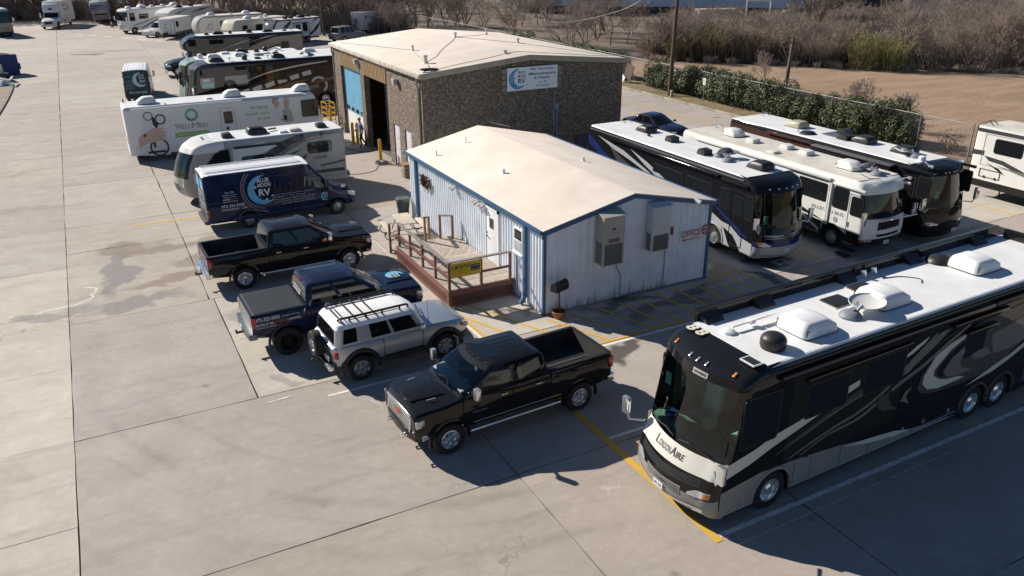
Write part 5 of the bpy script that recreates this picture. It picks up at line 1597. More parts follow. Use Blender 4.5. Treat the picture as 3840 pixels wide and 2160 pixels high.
def wheel(par,x,y,r,w,side,style='five',rim_m=None,rimr=None):
    """tyre with a rim child; the outer face looks to +Y*side"""
    rim_m=rim_m or M_ALLOY
    k=(r,w,style,rim_m.name,rimr)
    if k not in _WH:
        rr=rimr or r*.62
        mb=MB();h=w/2
        mb.lathe([(rr*.96,-h*.85),(rr,-h),(r*.93,-h),(r,-h*.72),(r,h*.72),(r*.93,h),(rr,h),(rr*.96,h*.8)],32,axis='Y')
        ty=mb.build('wheel',M_TYRE,smooth=35);tm=ty.data;bpy.data.objects.remove(ty)
        mb=MB()
        mb.lathe([(rr*1.0,h*.93),(rr*.93,h*.96),(rr*.90,h*.55),(rr*.86,h*.2),(0,h*.15)],28,axis='Y')
        if style=='five' or style=='six' or style=='eight':
            ns={'five':5,'six':6,'eight':8}[style]
            for q in range(ns):
                a=2*math.pi*q/ns+.3
                c,s=math.cos(a),math.sin(a)
                ww=rr*(.16 if ns<8 else .10)
                P=[(.12*rr,-ww),(.92*rr,-ww*1.25),(.92*rr,ww*1.25),(.12*rr,ww)]
                mb.prism(P,lambda u,v,d:(u*c-v*s,d,u*s+v*c),h*.3,h*.8)
            mb.lathe([(rr*.30,h*.45),(rr*.26,h*.88),(rr*.1,h*.92),(0,h*.92)],16,axis='Y')
        elif style=='mesh':
            for q in range(16):
                a=2*math.pi*q/16;c,s=math.cos(a),math.sin(a);ww=rr*.035
                mb.prism([(.15*rr,-ww),(.95*rr,-ww),(.95*rr,ww),(.15*rr,ww)],lambda u,v,d:(u*c-v*s,d,u*s+v*c),h*.3,h*.7)
            mb.lathe([(rr*.25,h*.4),(rr*.2,h*.75),(0,h*.78)],14,axis='Y')
        else:
            mb.lathe([(rr*.86,h*.25),(rr*.70,h*.62),(rr*.45,h*.70),(rr*.34,h*.9),(rr*.15,h*.95),(0,h*.95)],24,axis='Y')
            for q in range(10):
                a=2*math.pi*q/10
                mb.cyl((rr*.55*math.cos(a),h*.68,rr*.55*math.sin(a)),(rr*.55*math.cos(a),h*.78,rr*.55*math.sin(a)),rr*.05,n=6)
        rm=mb.build('rim',rim_m,smooth=35);rmm=rm.data;bpy.data.objects.remove(rm)
        back=MB();back.lathe([(rr*.97,h*.1),(0,h*.1)],20,axis='Y');back.lathe([(rr*.97,-h*.8),(0,-h*.8)],20,axis='Y')
        bk=back.build('hub',M_WELL);bkm=bk.data;bpy.data.objects.remove(bk)
        _WH[k]=(tm,rmm,bkm)
    tm,rmm,bkm=_WH[k]
    o=bpy.data.objects.new('wheel',tm);COL.objects.link(o);o.parent=par;o.location=(x,y,r)
    if side<0:o.rotation_euler=(0,0,math.pi)
    for nm,dm in (('rim',rmm),('hub',bkm)):
        q=bpy.data.objects.new(nm,dm);COL.objects.link(q);q.parent=o
    return o
def pbox(par,name,m,x0,x1,y0,y1,z0,z1,bev=.01,smooth=40):
    d=MB();d.box(min(x0,x1),max(x0,x1),min(y0,y1),max(y0,y1),z0,z1);return d.build(name,m,par,bevel=bev,smooth=smooth)
def arch(par,x,y,r,z,side,m,w=.05,a0=-8,a1=188):
    d=MB();P=[]
    for k in range(19):
        a=R(a0+(a1-a0)*k/18);P.append((x+r*math.cos(a),y,z+r*math.sin(a)))
    vs=[];
    for k,p in enumerate(P):
        a=R(a0+(a1-a0)*k/18);c,s=math.cos(a),math.sin(a)
        for rr_,yy in ((r-.005,y-side*.03),(r-.005,y+side*.035),(r+w,y+side*.03),(r+w*1.3,y-side*.03)):
            vs.append((x+rr_*c,yy,z+rr_*s))
    fs=[]
    for k in range(18):
        for q in range(3):fs.append((4*k+q,4*k+q+1,4*k+q+5,4*k+q+4))
    d.add(vs,fs);return d.build('arch_trim',m,par,smooth=50)
def notched(a0,a1,z0,wheels,r,zc):
    """lower edge of a skirt from a1 back to a0 with round cut-outs for the wheels"""
    P=[(a1,z0)]
    for w in sorted(wheels,reverse=True):
        if not a0<w<a1:continue
        h=math.acos(max(-1,min(1,(z0-zc)/r)))
        for k in range(13):
            t=-h+2*h*k/12
            P.append((w-r*math.sin(t),zc+r*math.cos(t)))
    return P+[(a0,z0)]
class Side:
    """places flat pieces on a vehicle's vertical side; coordinates are (distance back from the nose, height)"""
    def __init__(s,par,hw,sgn,fx=0.0):
        s.par,s.hw,s.sgn,s.fx,s.k=par,hw,sgn,fx,0
    def pt(s,a,z,off):return (s.fx-a,s.sgn*(s.hw+off),z)
    def poly(s,name,pts,m,off=None,par=None,curve=False):
        s.k+=1
        off=off if off is not None else .003+.0012*s.k
        if curve:pts=[(p.x,p.y)for p in catmull(list(pts),5)]
        d=MB();fan(d,pts,lambda a,z:s.pt(a,z,off))
        o=d.build(name,m,par or s.par,fixn=False)
        return o
    def ribbon(s,pts,w0,w1,m,name='stripe',off=None):
        """tapered band along a smooth line"""
        P=catmull(pts,8);up=[];dn=[]
        for i,p in enumerate(P):
            t=i/(len(P)-1)
            dvec=P[min(i+1,len(P)-1)]-P[max(i-1,0)]
            n_=Vector((-dvec.y,dvec.x,0)).normalized()
            w=(w0+(w1-w0)*t)*(0.25+0.75*math.sin(math.pi*(0.12+.76*t)))/2
            up.append(p+n_*w);dn.append(p-n_*w)
        s.k+=1
        off=off if off is not None else .003+.0012*s.k
        d=MB();n=len(P)
        d.add([s.pt(p.x,p.y,off)for p in up]+[s.pt(p.x,p.y,off)for p in dn],[(i,i+1,n+i+1,n+i)for i in range(n-1)])
        return d.build(name,m,s.par,fixn=False)
    def window(s,a0,a1,z0,z1,name='window',m=None,frame=None,r=.06,off=.012,cross=False,slant=0.0):
        m=m or M_GLASSD;frame=frame or M_TRIMB
        def rr(a0,a1,z0,z1,r):
            P=[]
            for cx,cz,t0 in ((a1-r,z1-r,0),(a0+r,z1-r,90),(a0+r,z0+r,180),(a1-r,z0+r,270)):
                for q in (0,30,60,90):
                    a=R(t0+q);P.append((cx+r*math.cos(a)+slant*(cz+r*math.sin(a)-z0),cz+r*math.sin(a)))
            return P
        d=MB();d.prism(rr(a0-.035,a1+.035,z0-.035,z1+.035,r+.03),lambda a,z,q:s.pt(a,z,q),-.005,off)
        f=d.build(name,frame,s.par,smooth=50)
        d=MB();d.prism(rr(a0,a1,z0,z1,r),lambda a,z,q:s.pt(a,z,q),off-.004,off+.004)
        d.build('pane',m,f)
        if cross:
            d=MB();d.prism([((a0+a1)/2-.012,z0),((a0+a1)/2+.012,z0),((a0+a1)/2+.012,z1),((a0+a1)/2-.012,z1)],lambda a,z,q:s.pt(a,z,q),off,off+.008);d.build('mullion',frame,f)
        return f
    def panel(s,name,a0,a1,z0,z1,m,d0=-.005,d1=.01,par=None,bev=0.0):
        d=MB();d.prism([(a0,z0),(a1,z0),(a1,z1),(a0,z1)],lambda a,z,q:s.pt(a,z,q),d0,d1);return d.build(name,m,par or s.par,bevel=bev)
    def outline(s,name,a0,a1,z0,z1,m,w=.012,off=.007):
        d=MB()
        for A0,A1,Z0,Z1 in ((a0,a1,z0,z0+w),(a0,a1,z1-w,z1),(a0,a0+w,z0+w,z1-w),(a1-w,a1,z0+w,z1-w)):
            d.prism([(A0,Z0),(A1,Z0),(A1,Z1),(A0,Z1)],lambda a,z,q:s.pt(a,z,q),0,off)
        return d.build(name,m,s.par)
    def text(s,items,m,off=.012,name='lettering'):
        """items as for lettering(); x runs to the right as one looks at the side"""
        xd=(s.sgn*-1.0,0,0)
        org=s.pt(0,0,off)
        if s.sgn>0:
            it=[(t[0],t[1],*t[2:])for t in items]
            return lettering(s.par,it,org,(-1,0,0),(0,0,1),m,name)
        it=[(t[0],-t[1],*t[2:])for t in items]
        return lettering(s.par,it,org,(1,0,0),(0,0,1),m,name)
def roof_ac(par,x,y,z,m,L_=1.0,W_=.72,H_=.28,vents=True,rot=0.0,base=None):
    prof=[lvl(0,L_*.5,-L_*.5,W_*.5,.14,.14,.03),lvl(H_*.45,L_*.47,-L_*.5,W_*.49,.15,.14,.04),lvl(H_*.85,L_*.30,-L_*.45,W_*.42,.15,.12,.05),lvl(H_,L_*.18,-L_*.38,W_*.34,.13,.1,.04)]
    V,F,T=plan_loft(prof,[.5],True)
    d=MB();d.add(V,F);o=d.build('air_conditioner',m,par,smooth=38)
    o.location=(x,y,z);o.rotation_euler=(0,0,rot)
    d=MB();d.box(-L_*.46,L_*.46,-W_*.46,W_*.46,-.05,.0);d.build('gasket',base or M_TRIMB,o)
    if vents:
        for k in range(5):
            for s in (-1,1):
                d=MB();d.box(-L_*.47,-L_*.20,s*W_*.46-.012,s*W_*.46+.012,.05+k*.028,.064+k*.028);d.build('vent_slot',M_DKGREY,o)
    return o
def roof_vent(par,x,y,z,m,w=.45,h=.12,rot=0.0):
    d=MB();d.prism([(-w/2,0),(w/2,0),(w*.46,h),(-w*.3,h*1.15),(-w*.5,h*.4)],lambda a,b,q:(a,q,b),-w*.46,w*.46)
    o=d.build('roof_vent',m,par,bevel=.02);o.location=(x,y,z);o.rotation_euler=(0,0,rot);return o
def roof_dome(par,x,y,z,m,r=.27,h=.36):
    d=MB();d.lathe([(r*.92,0),(r,.06),(r,h*.5)]+[(r*math.cos(a),h*.5+(h*.5)*math.sin(a))for a in np.linspace(.2,1.5,7)]+[(0,h)],24);o=d.build('satellite_dome',m,par,smooth=50);o.location=(x,y,z);return o
def roof_dish(par,x,y,z,m=None,rot=0.0,tilt=-8.0,r=.40):
    m=m or mat('dish_grey',(.55,.56,.56),.4)
    g=mat('dish_mount',(.20,.22,.25),.5)
    d=MB();d.lathe([(.26,0),(.26,.05),(.2,.12),(.1,.16),(0,.16)],18);o=d.build('satellite_dish',g,par,smooth=40);o.location=(x,y,z);o.rotation_euler=(0,0,rot)
    d=MB();d.bar((0,0,.14),(.3,0,.2),.12,.09);d.bar((.18,.06,.16),(.36,.12,.24),.05);d.bar((.1,-.08,.16),(.2,-.12,.3),.06);d.build('arm',g,o)
    d=MB()
    prof=[(r*k/5,.10*(k/5)**2)for k in range(6)]
    d.lathe(prof+[(r,.105),(r*.98,.12)],28);q=d.build('reflector',m,o,smooth=40);q.location=(.55,0,.16);q.rotation_euler=(0,R(tilt),0)
    return o
def ladder_rack(par,x,hw,z,m):
    d=MB()
    for y in (hw*.45,hw*.75):d.tube([(x-.05,y,z-.6),(x-.05,y,z+.12),(x+.35,y,z+.12),(x+.4,y,z)],.018,6)
    d.build('ladder',m,par,smooth=60)
def mirror(par,x,y,z,sgn,m,arm=.35,h=.45,w=.24,fwd=.15):
    d=MB();d.tube([(x,y,z-.1),(x+fwd,y+sgn*arm*.7,z-.16),(x+fwd,y+sgn*arm,z+.05)],.028,7);o=d.build('mirror_arm',m,par,smooth=60)
    d=MB();d.box(x+fwd-.05,x+fwd+.07,y+sgn*arm-w/2,y+sgn*arm+w/2,z-.05,z+h);q=d.build('mirror_head',m,o,bevel=.03)
    d=MB();d.box(x+fwd-.058,x+fwd-.052,y+sgn*arm-w*.4,y+sgn*arm+w*.4,z,z+h-.05);d.build('mirror_glass',mat('mirror_glass',(.5,.52,.55),.03,1.0),q)
    return o
def plate(par,x,y,z,rear=False,s='TX 4821',nd=1):
    d=MB();d.box(x-.008,x+.008,y-.155,y+.155,z-.075,z+.075);o=d.build('licence_plate',M_PLATE,par)
    lettering(o,[(s,0,-.035,.07,.24,'c',.01)],(x+nd*.010,y,z),(0,nd,0),(0,0,1),mat('plate_print',(.04,.06,.2),.5));return o
def coach(name,label,loc,rz,L_,W_,H_,roofm,capm,front,z0=.33,z1=None,wheels=(),wr=.48,wstyle='disc',wm=None,body_m=None,band=None,ws=(1.65,3.2),glass=None,
 interior=True,cat='motorhome',wsin=.0,cap_len=1.3,bf=.26,rf=.32,roof_edge=None,wy=None,group=None,seat_m=None,split_ws=False):
    """class-A coach; nose at local x=0 facing +X, tail at x=-L_. front: list of (z, set-back of nose)"""
    t=thing(name,label,cat,loc,rz,group)
    hw=W_/2
    lv=[]
    for z,xf in front:
        ins=0.0
        if z>H_-.20:ins=.20*((z-(H_-.20))/.20)**2*.5
        lv.append(lvl(z,-xf,-L_+ins*.5,hw-ins,min(rf,.42),.16,bf if z<H_-.1 else bf*.8))
    sx=[-L_+.8,-cap_len-.0]
    V,F,T=plan_loft(lv,[-L_+.8,min(-cap_len,-max(f[1]for f in front)-bf-rf-.05)],False,5)
    zs=[f[0]for f in front]
    def region(j,tg,sg):
        if tg=='top':return 'roofcap'
        if tg=='bottom':return 'under'
        zc=(zs[j]+zs[j+1])/2 if j+1<len(zs)else zs[j]
        frontish=tg=='front' or tg.startswith('fcorner')
        if frontish and ws[0]<=zc<=ws[1]and tg not in ('fcorner1',):return 'windshield'
        if zc>H_-.045 and not frontish:return 'roofcap'
        if band and frontish:
            for nm,a,b,m in band:
                if a<=zc<=b:return nm
        if frontish and zc>ws[1]or tg=='side2' and zc>ws[1]:return 'cap'
        return 'body'
    parts={'windshield':('windshield',glass or M_GREEN_G),'roofcap':('roof',roofm),'under':('chassis',M_UNDER),'cap':('front_cap',capm),'body':('body',body_m or capm),'well':('wheel_well',M_WELL)}
    if band:
        for nm,a,b,m in band:parts[nm]=(nm,m)
    cuts=[]
    for xw in wheels:
        for s in (1,-1):cuts.append(well(-xw,wr+.09,s*(hw-.45),s*(hw+.3),wr))
    out=shell(t,V,F,T,region,parts,cuts)
    if roofm is not capm:
        d=MB();xs=-max(f[1]for f in front)-.0
        P=[(-max(front[-1][1],cap_len),hw-.13),(-max(front[-1][1],cap_len)-.02,-hw+.13),(-L_+.12,-hw+.13),(-L_+.12,hw-.13)]
        d.prism(P,lambda a,b,q:(a,b,q),H_-.01,H_+.008);d.build('roof_membrane',roofm,t)
        d=MB();xe=-front[-1][1]+.02;xc=-max(front[-1][1],cap_len)+.004
        d.prism([(xe-.0,hw*.6),(xe-.0,-hw*.6),(xc,-hw+.16),(xc,hw-.16)],lambda a,b,q:(a,b,q),H_-.01,H_+.004);d.build('cap_top',capm,t)
    for xw in wheels:
        for s in (1,-1):wheel(t,-xw,s*(hw-.16),wr,.28,s,wstyle,wm or M_ALLOY)
    if interior:
        xb=front[0][1]
        wz=ws[0]
        d=MB();d.box(-2.6,-.55-wsin,-hw+.06,hw-.06,wz-.45,wz-.40);d.build('cab_floor',M_DASH,t)
        d=MB();d.prism([(-.42-wsin,wz-.4),(-.42-wsin,wz+.02),(-.62-wsin,wz+.08),(-.95-wsin,wz+.05),(-1.05-wsin,wz-.4)],lambda a,b,q:(a,q,b),-hw+.1,hw-.1);ds=d.build('dashboard',M_DASH,t,bevel=.03)
        lin=mat('cab_lining',(.30,.32,.28),.8)  # pale wall and ceiling panels, added to brighten the cab interior
        for s in (1,-1):
            d=MB();d.box(-2.85,-1.05-wsin,s*(hw-.06),s*(hw-.04),wz-.4,H_-.4);d.build('cab_lining',lin,t)
        d=MB();d.box(-2.85,-1.0-wsin,-hw+.07,hw-.07,ws[1]+.02,ws[1]+.04);d.build('cab_ceiling',lin,t)
        for s in (1,-1):
            sm=seat_m or M_SEAT
            d=MB();d.box(-1.95,-1.45,s*.62-.27,s*.62+.27,wz-.38,wz-.02);d.obox((-2.02,s*.62,wz+.32),(.18,.5,.75),(0,R(-10),0));d.obox((-2.1,s*.62,wz+.78),(.13,.28,.22),(0,R(-10),0));d.build('seat',sm,t,bevel=.05,bseg=3)
        d=MB();P=[(-1.2+.08*math.cos(a),.62+.21*math.sin(a),wz+.2+.2*math.cos(a))for a in np.linspace(0,6.283,19)];d.tube(P,.018,6);d.bar((-1.2,.42,wz+.2),(-1.2,.82,wz+.2),.03);d.bar((-1.2,.62,wz+.2),(-1.0,.62,wz+.02),.05);d.build('steering_wheel',M_TRIMB,t,smooth=60)
        d=MB();d.box(-2.9,-2.86,-hw+.05,hw-.05,wz-.5,H_-.1);d.build('cab_curtain',mat('cab_back_wall',(.10,.115,.10),.8),t)
    return t
def hw_sides(t,W_,fx=0.0):
    return Side(t,W_/2,1,fx),Side(t,W_/2,-1,fx)
# ------------------------------------------------------------------ pickups, off-roader, vans, cars
def half(hw,zb,zt,c1,c2,sh=.06,tuck=.1):
    return [(0,zb),(hw-tuck-.04,zb),(hw-.03,zb+.10),(hw,zb+.38*(zt-zb)),(hw-.012,zt-.24*(zt-zb)),(hw-.04,zt-.055),(hw-.04-sh,zt),(hw*.5,zt+c1),(0,zt+c2)]
def greenhouse(t,lv,fr,pm,roofm,wnames,glass,ws_glass,top_j=None,nf=4,rear_glass=True):
    """cab above the belt line; fr = pillar positions as fractions, wnames = which side bays are glazed"""
    V,F,T=plan_loft(lv,fr,True,nf)
    zs=[l['z']for l in lv]
    def region(j,tg,sg):
        if tg=='bottom':return 'under'
        if tg=='top' or j>=3:return 'roof'
        if j==1:
            if tg=='front' or tg in ('fcorner3','fcorner4'):return 'windshield'
            if tg=='rear' and rear_glass:return 'rear_window'
            if tg in wnames:return 'side_window:%s%d'%(tg,sg)
        return 'cab'
    return shell(t,V,F,T,region,{'under':('cab_base',M_UNDER),'roof':('roof',roofm),'windshield':('windshield',ws_glass),'rear_window':('rear_window',glass),'side_window':('side_window',glass),'cab':('cab',pm)},(),30)
def cab_inside(t,xd,xb,hw,z,seats,seat_m=None):
    d=MB();d.prism([(xd-.06,z-.05),(xd-.06,z+.09),(xd-.38,z+.16),(xd-.55,z-.05)],lambda a,b,q:(a,q,b),-hw+.1,hw-.1);d.build('dashboard',M_DASH,t,bevel=.02)
    for x in seats:
        for s in (1,-1):
            d=MB();d.obox((x,s*.38,z+.14),(.16,.5,.55),(0,R(-12),0));d.obox((x-.06,s*.38,z+.44),(.1,.26,.16),(0,R(-12),0));d.build('seat',seat_m or M_SEAT,t,bevel=.04)
    d=MB();P=[(xd-.55+.05*math.cos(a),.38+.18*math.sin(a),z+.12+.17*math.cos(a))for a in np.linspace(0,6.283,15)];d.tube(P,.015,6);d.build('steering_wheel',M_TRIMB,t)
def pickup(name,label,loc,rz,wb,fo,ro,hw,zb,bed_z,hood_z,roof_z,cowl,cabback,pm,roofm=None,wr=.41,ww=.27,wstyle='five',wm=None,trim=None,grille=None,archm=None,
 glass=None,ws_glass=None,cover=None,rear_m=None,rake=0.0,rim=None,steps=True,fbm=None,seat_m=None):
    t=thing(name,label,'pickup truck',loc,rz)
    fa,ra=wb/2,-wb/2
    F0,R0=fa+fo,ra-ro
    st=[(R0,half(hw-.06,zb+.12,bed_z-.01,0,0,.04)),(R0+.05,half(hw-.02,zb+.06,bed_z,0,0,.04)),(ra-.5,half(hw,zb,bed_z,0,0,.04)),(ra+.5,half(hw,zb,bed_z,0,0,.04)),(cabback-.02,half(hw,zb,bed_z,0,0,.04)),
 (cabback,half(hw,zb,bed_z-.01,0,0)),(cabback+1.2,half(hw,zb,bed_z-.03,0,0)),(cowl-.25,half(hw,zb,hood_z+.02,.03,.05)),(cowl,half(hw,zb,hood_z+.01,.05,.08)),(fa,half(hw+.01,zb,hood_z-.03,.06,.09)),
 (F0-.30,half(hw-.0,zb,hood_z-.05,.06,.08)),(F0-.08,half(hw-.04,zb+.04,hood_z-.09,.05,.07)),(F0,half(hw-.09,zb+.10,hood_z-.16,.04,.05))]
    V,F,T=section_loft(st)
    bedf=bed_z-.50
    cuts=[]
    for x in (fa,ra):
        for s in (1,-1):cuts.append(well(x,wr+.085,s*(hw-.36),s*(hw+.2),wr+.03))
    if not cover:cuts.append(boxcut(R0+.09,cabback-.07,-hw+.15,hw-.15,bedf,bed_z+.3,'bed'))
    shell(t,V,F,T,lambda i,k,s:'rear' if k=='rear' else 'body',{'body':('body',pm),'rear':('tailgate',rear_m or pm),'well':('wheel_well',M_WELL),'bed':('bed_liner',mat('bed_liner',(.035,.035,.037),.75,bump=.4,bscale=30))},cuts,32)
    belt=bed_z-.03
    H=roof_z-belt
    lv=[lvl(belt-.03,cowl+.05,cabback+.01,hw-.07,.14,.07,.12),lvl(belt+.05,cowl-.04,cabback+.02,hw-.09,.14,.07,.13),lvl(roof_z-.13,cowl-.76,cabback+.10+rake,hw-.20,.12,.1,.12),lvl(roof_z-.04,cowl-.90,cabback+.17+rake,hw-.25,.12,.1,.12),lvl(roof_z,cowl-1.08,cabback+.32+rake,hw-.36,.12,.1,.1)]
    greenhouse(t,lv,[.06,.44,.50,.955],pm,roofm or pm,('side1','side3'),glass or M_GLASSD,ws_glass or M_TEAL_G)
    cab_inside(t,cowl-.12,cabback,hw-.12,belt,(cowl-1.25,cowl-2.15),seat_m)
    for x in (fa,ra):
        for s in (1,-1):
            wheel(t,x,s*(hw-ww/2+.015),wr,ww,s,wstyle,wm,rim)
            arch(t,x,s*(hw-.005),wr+.085,wr+.03,s,archm or pm,.055)
    d=MB();d.box(ra-.3,fa+.3,-.4,.4,wr*.7,zb+.1);d.build('chassis',M_UNDER,t)
    d=MB();d.cyl((fa,-hw+.3,wr),(fa,hw-.3,wr),.07,n=8);d.cyl((ra,-hw+.3,wr),(ra,hw-.3,wr),.08,n=8);d.lathe([(0,-.16),(.16,-.08),(.16,.08),(0,.16)],12,(ra,0,wr),'X');d.build('axle',M_UNDER,t)
    tm=trim or M_CHROME
    d=MB();d.prism([(F0-.25,hw-.02),(F0-.02,hw-.12),(F0+.07,hw*.55),(F0+.09,0),(F0+.07,-hw*.55),(F0-.02,-hw+.12),(F0-.25,-hw+.02)],lambda a,b,q:(a,b,q),zb+.02,zb+.27);fb=d.build('front_bumper',fbm or tm,t,bevel=.03)
    d=MB();d.prism([(R0+.12,hw-.03),(R0-.12,hw-.06),(R0-.16,hw*.5),(R0-.16,-hw*.5),(R0-.12,-hw+.06),(R0+.12,-hw+.03)],lambda a,b,q:(a,b,q),zb+.05,zb+.25);rb=d.build('rear_bumper',tm,t,bevel=.025)
    d=MB();d.box(R0-.17,R0-.10,-.35,.35,zb+.09,zb+.24);d.build('step_pad',M_TRIMB,rb)
    plate(t,R0-.175,0,zb+.17,nd=-1)
    d=MB();d.bar((R0-.1,0,zb),(R0-.35,0,zb),.06);d.lathe([(0,.06),(.03,.05),(.03,0),(.015,-.04)],10,(R0-.33,0,zb+.05));d.build('tow_hitch',M_BLACKM,t)
    for s in (1,-1):
        y=s*(hw-.05)
        d=MB();d.prism([(R0-.012,bed_z-.40),(R0-.012,bed_z-.08),(R0+.16,bed_z-.08),(R0+.12,bed_z-.40)],lambda a,b,q:(a,q,b),s*(hw-.20),s*(hw+.006));d.build('tail_lamp',M_REDL,t,bevel=.012)
        d=MB();d.prism([(F0-.02,hood_z-.42),(F0-.02,hood_z-.24),(F0-.34,hood_z-.19),(F0-.30,hood_z-.40)],lambda a,b,q:(a,q,b),s*(hw-.30),s*(hw-.028));hl=d.build('headlamp',M_LAMP,t,bevel=.015)
        d=MB();d.box(F0-.31,F0-.2,s*(hw-.03),s*(hw-.02),hood_z-.37,hood_z-.26);d.build('indicator',M_AMBER,hl)
        d=MB();zz0,zz1=zb+.12,belt-.02
        ymid=lambda z:hw+.0015
        for x in (cabback+.12,cabback+(cowl-cabback)*.43,cowl-.15):
            d.prism([(x-.005,zz0),(x+.005,zz0),(x+.005,zz1-.08),(x-.005,zz1-.08)],lambda a,b,q:(a,q,b),s*(hw-.02),s*(hw+.0015))
        d.prism([(cabback+.12,zz0-.005),(cowl-.15,zz0-.005),(cowl-.15,zz0+.005),(cabback+.12,zz0+.005)],lambda a,b,q:(a,q,b),s*(hw-.04),s*(hw+.0015))
        d.prism([(cabback-.012,zb+.1),(cabback+.012,zb+.1),(cabback+.012,bed_z-.02),(cabback-.012,bed_z-.02)],lambda a,b,q:(a,q,b),s*(hw-.03),s*(hw+.001))
        d.build('door_seam',M_WELL,t)
        for x in (cabback+.28,cabback+(cowl-cabback)*.43+.15):
            d=MB();d.box(x,x+.19,s*(hw-.01),s*(hw+.03),belt-.20,belt-.165);d.build('door_handle',tm,t,bevel=.008)
        d=MB();d.bar((cowl-.42,s*(hw-.08),belt+.08),(cowl-.40,s*(hw+.16),belt+.10),.05,.06);mr=d.build('mirror_arm',M_TRIMB,t)
        d=MB();d.box(cowl-.48,cowl-.34,s*(hw+.14),s*(hw+.30),belt+.02,belt+.33);mh=d.build('mirror_head',tm,mr,bevel=.03)
        d=MB();d.box(cowl-.486,cowl-.48,s*(hw+.155),s*(hw+.285),belt+.06,belt+.31);d.build('mirror_glass',MATS.get('mirror_glass')or mat('mirror_glass',(.5,.52,.55),.03,1.0),mh)
        if steps:
            d=MB();d.cyl((ra+wr+.2,s*(hw-.02),zb-.06),(fa-wr-.15,s*(hw-.02),zb-.06),.045,n=8);d.build('side_step',trim or M_CHROME,t,smooth=50)
        d=MB();d.prism([(cabback+.12,belt+.035),(cowl-.3,belt+.035),(cowl-.3,belt+.05),(cabback+.12,belt+.05)],lambda a,b,q:(a,q,b),s*(hw-.115),s*(hw-.085));d.build('window_trim',M_TRIMB,t)
        if not cover:
            d=MB();d.box(R0+.05,cabback-.05,s*(hw-.155),s*(hw-.045),bed_z-.0,bed_z+.018);d.build('bed_rail_cap',M_TRIMB,t,bevel=.006)
    if not cover:
        d=MB();d.box(R0+.01,R0+.10,-hw+.12,hw-.12,bed_z-.002,bed_z+.018);d.build('tailgate_cap',M_TRIMB,t)
        for k in range(9):
            y=-hw+.25+k*(2*hw-.5)/8
            d=MB();d.box(R0+.15,cabback-.15,y-.035,y+.035,bedf,bedf+.018);d.build('bed_rib',MATS['bed_liner'],t)
        for s in (1,-1):
            d=MB();d.prism([(ra-wr-.08,bedf),(ra-wr+.06,bedf+.24),(ra+wr-.06,bedf+.24),(ra+wr+.08,bedf)],lambda a,b,q:(a,q,b),s*(hw-.34),s*(hw-.152));d.build('wheel_house',MATS['bed_liner'],t)
    else:
        d=MB();d.box(R0+.06,cabback-.04,-hw+.06,hw-.06,bed_z-.0,bed_z+.03);cv=d.build('bed_cover',cover,t,bevel=.01)
        n=14;w=(2*hw-.2)/n
        for k in range(n):
            d=MB();d.box(R0+.12,cabback-.10,-hw+.1+k*w+.008,-hw+.1+(k+1)*w-.008,bed_z+.028,bed_z+.042);d.build('cover_slat',cover,cv)
    d=MB()
    for s in (-1,1):d.bar((cowl-.0,s*.45,belt+.09),(cowl-.14,s*.02+.1,belt+.2),.02,.02)
    d.build('wiper',M_TRIMB,t)
    d=MB();d.prism([(F0-.16,.38),(F0-.10,0),(F0-.16,-.38),(cowl+.12,-.50),(cowl+.18,0),(cowl+.12,.50)],lambda a,b,q:(a,b,q+hood_z-.035*max(0,(a-cowl))/1.2),.02,.085);d.build('hood_centre',pm,t,bevel=.03)
    d=MB();d.box(F0-.06,F0+.03,-hw+.30,hw-.30,hood_z-.225,hood_z-.17);d.build('grille_header',M_CHROME,t,bevel=.015)
    d=MB();gw=hw-.32
    d.prism([(-gw,hood_z-.62),(gw,hood_z-.62),(gw,hood_z-.22),(-gw,hood_z-.22)],lambda a,b,q:(q-(b-hood_z+.62)*.12,a,b),F0-.06,F0+.045);gr=d.build('grille',grille or M_CHROME,t,bevel=.015)
    for k in range(6):
        z=hood_z-.585+k*.062
        d=MB();d.box(F0+.046-(z-hood_z+.62)*.12-.02,F0+.052-(z-hood_z+.62)*.12,-gw+.05,gw-.05,z,z+.018);d.build('grille_slot',M_WELL,gr)
    return t,gr
M_BLK=paint('black_car_paint',(.0065,.0065,.0075),1.0,.30)
M_BLKB=paint('black_brown_car_paint',(.010,.0075,.0065),1.0,.32)
M_NAVY=paint('navy_wrap',(.010,.021,.055),.8,.30,var=.5,vscale=1.2,dirt=(.005,.009,.022))
M_TINT=mat('privacy_glass',(.006,.007,.009),.035,spec=.7)
gmc,gg=pickup('pickup_truck','glossy black crew cab pickup facing the camera left with open bed and chrome grille',(-4.17,-4.86,0),R(183.1),3.90,.90,1.08,1.01,.54,1.47,1.39,2.03,1.70,-1.02,M_BLK,wr=.42,ww=.28,wstyle='five',wm=M_CHROME,fbm=M_BLK,grille=mat('bright_grille',(.80,.81,.83),.22,.7),seat_m=mat('tan_grey_seat',(.30,.30,.28),.7),ws_glass=glass_mat('pale_teal_windshield',(.80,.92,.90)))
lettering(gg,[('GMC',0,1.0,.15,.42,'c',.02)],(1.95+.90+.05,0,-.03),(0,1,0),(0,0,1),mat('badge_red',(.5,.02,.02),.4))
for k in range(5):
    y=-.42+k*.21
    d=MB();d.box(-.62,.12,y-.02,y+.02,2.026,2.034);d.build('roof_rib',M_BLK,gmc,bevel=.005)
d=MB();d.box(.18,.56,-.42,.42,2.027,2.034);d.build('sunroof',M_TINT,gmc)
for y in (-.55,-.22,0,.22,.55):
    d=MB();d.obox((.72-abs(y)*.12,y,1.995),(.08,.07,.03));d.build('marker_lamp',M_TRIMB,gmc,bevel=.01)
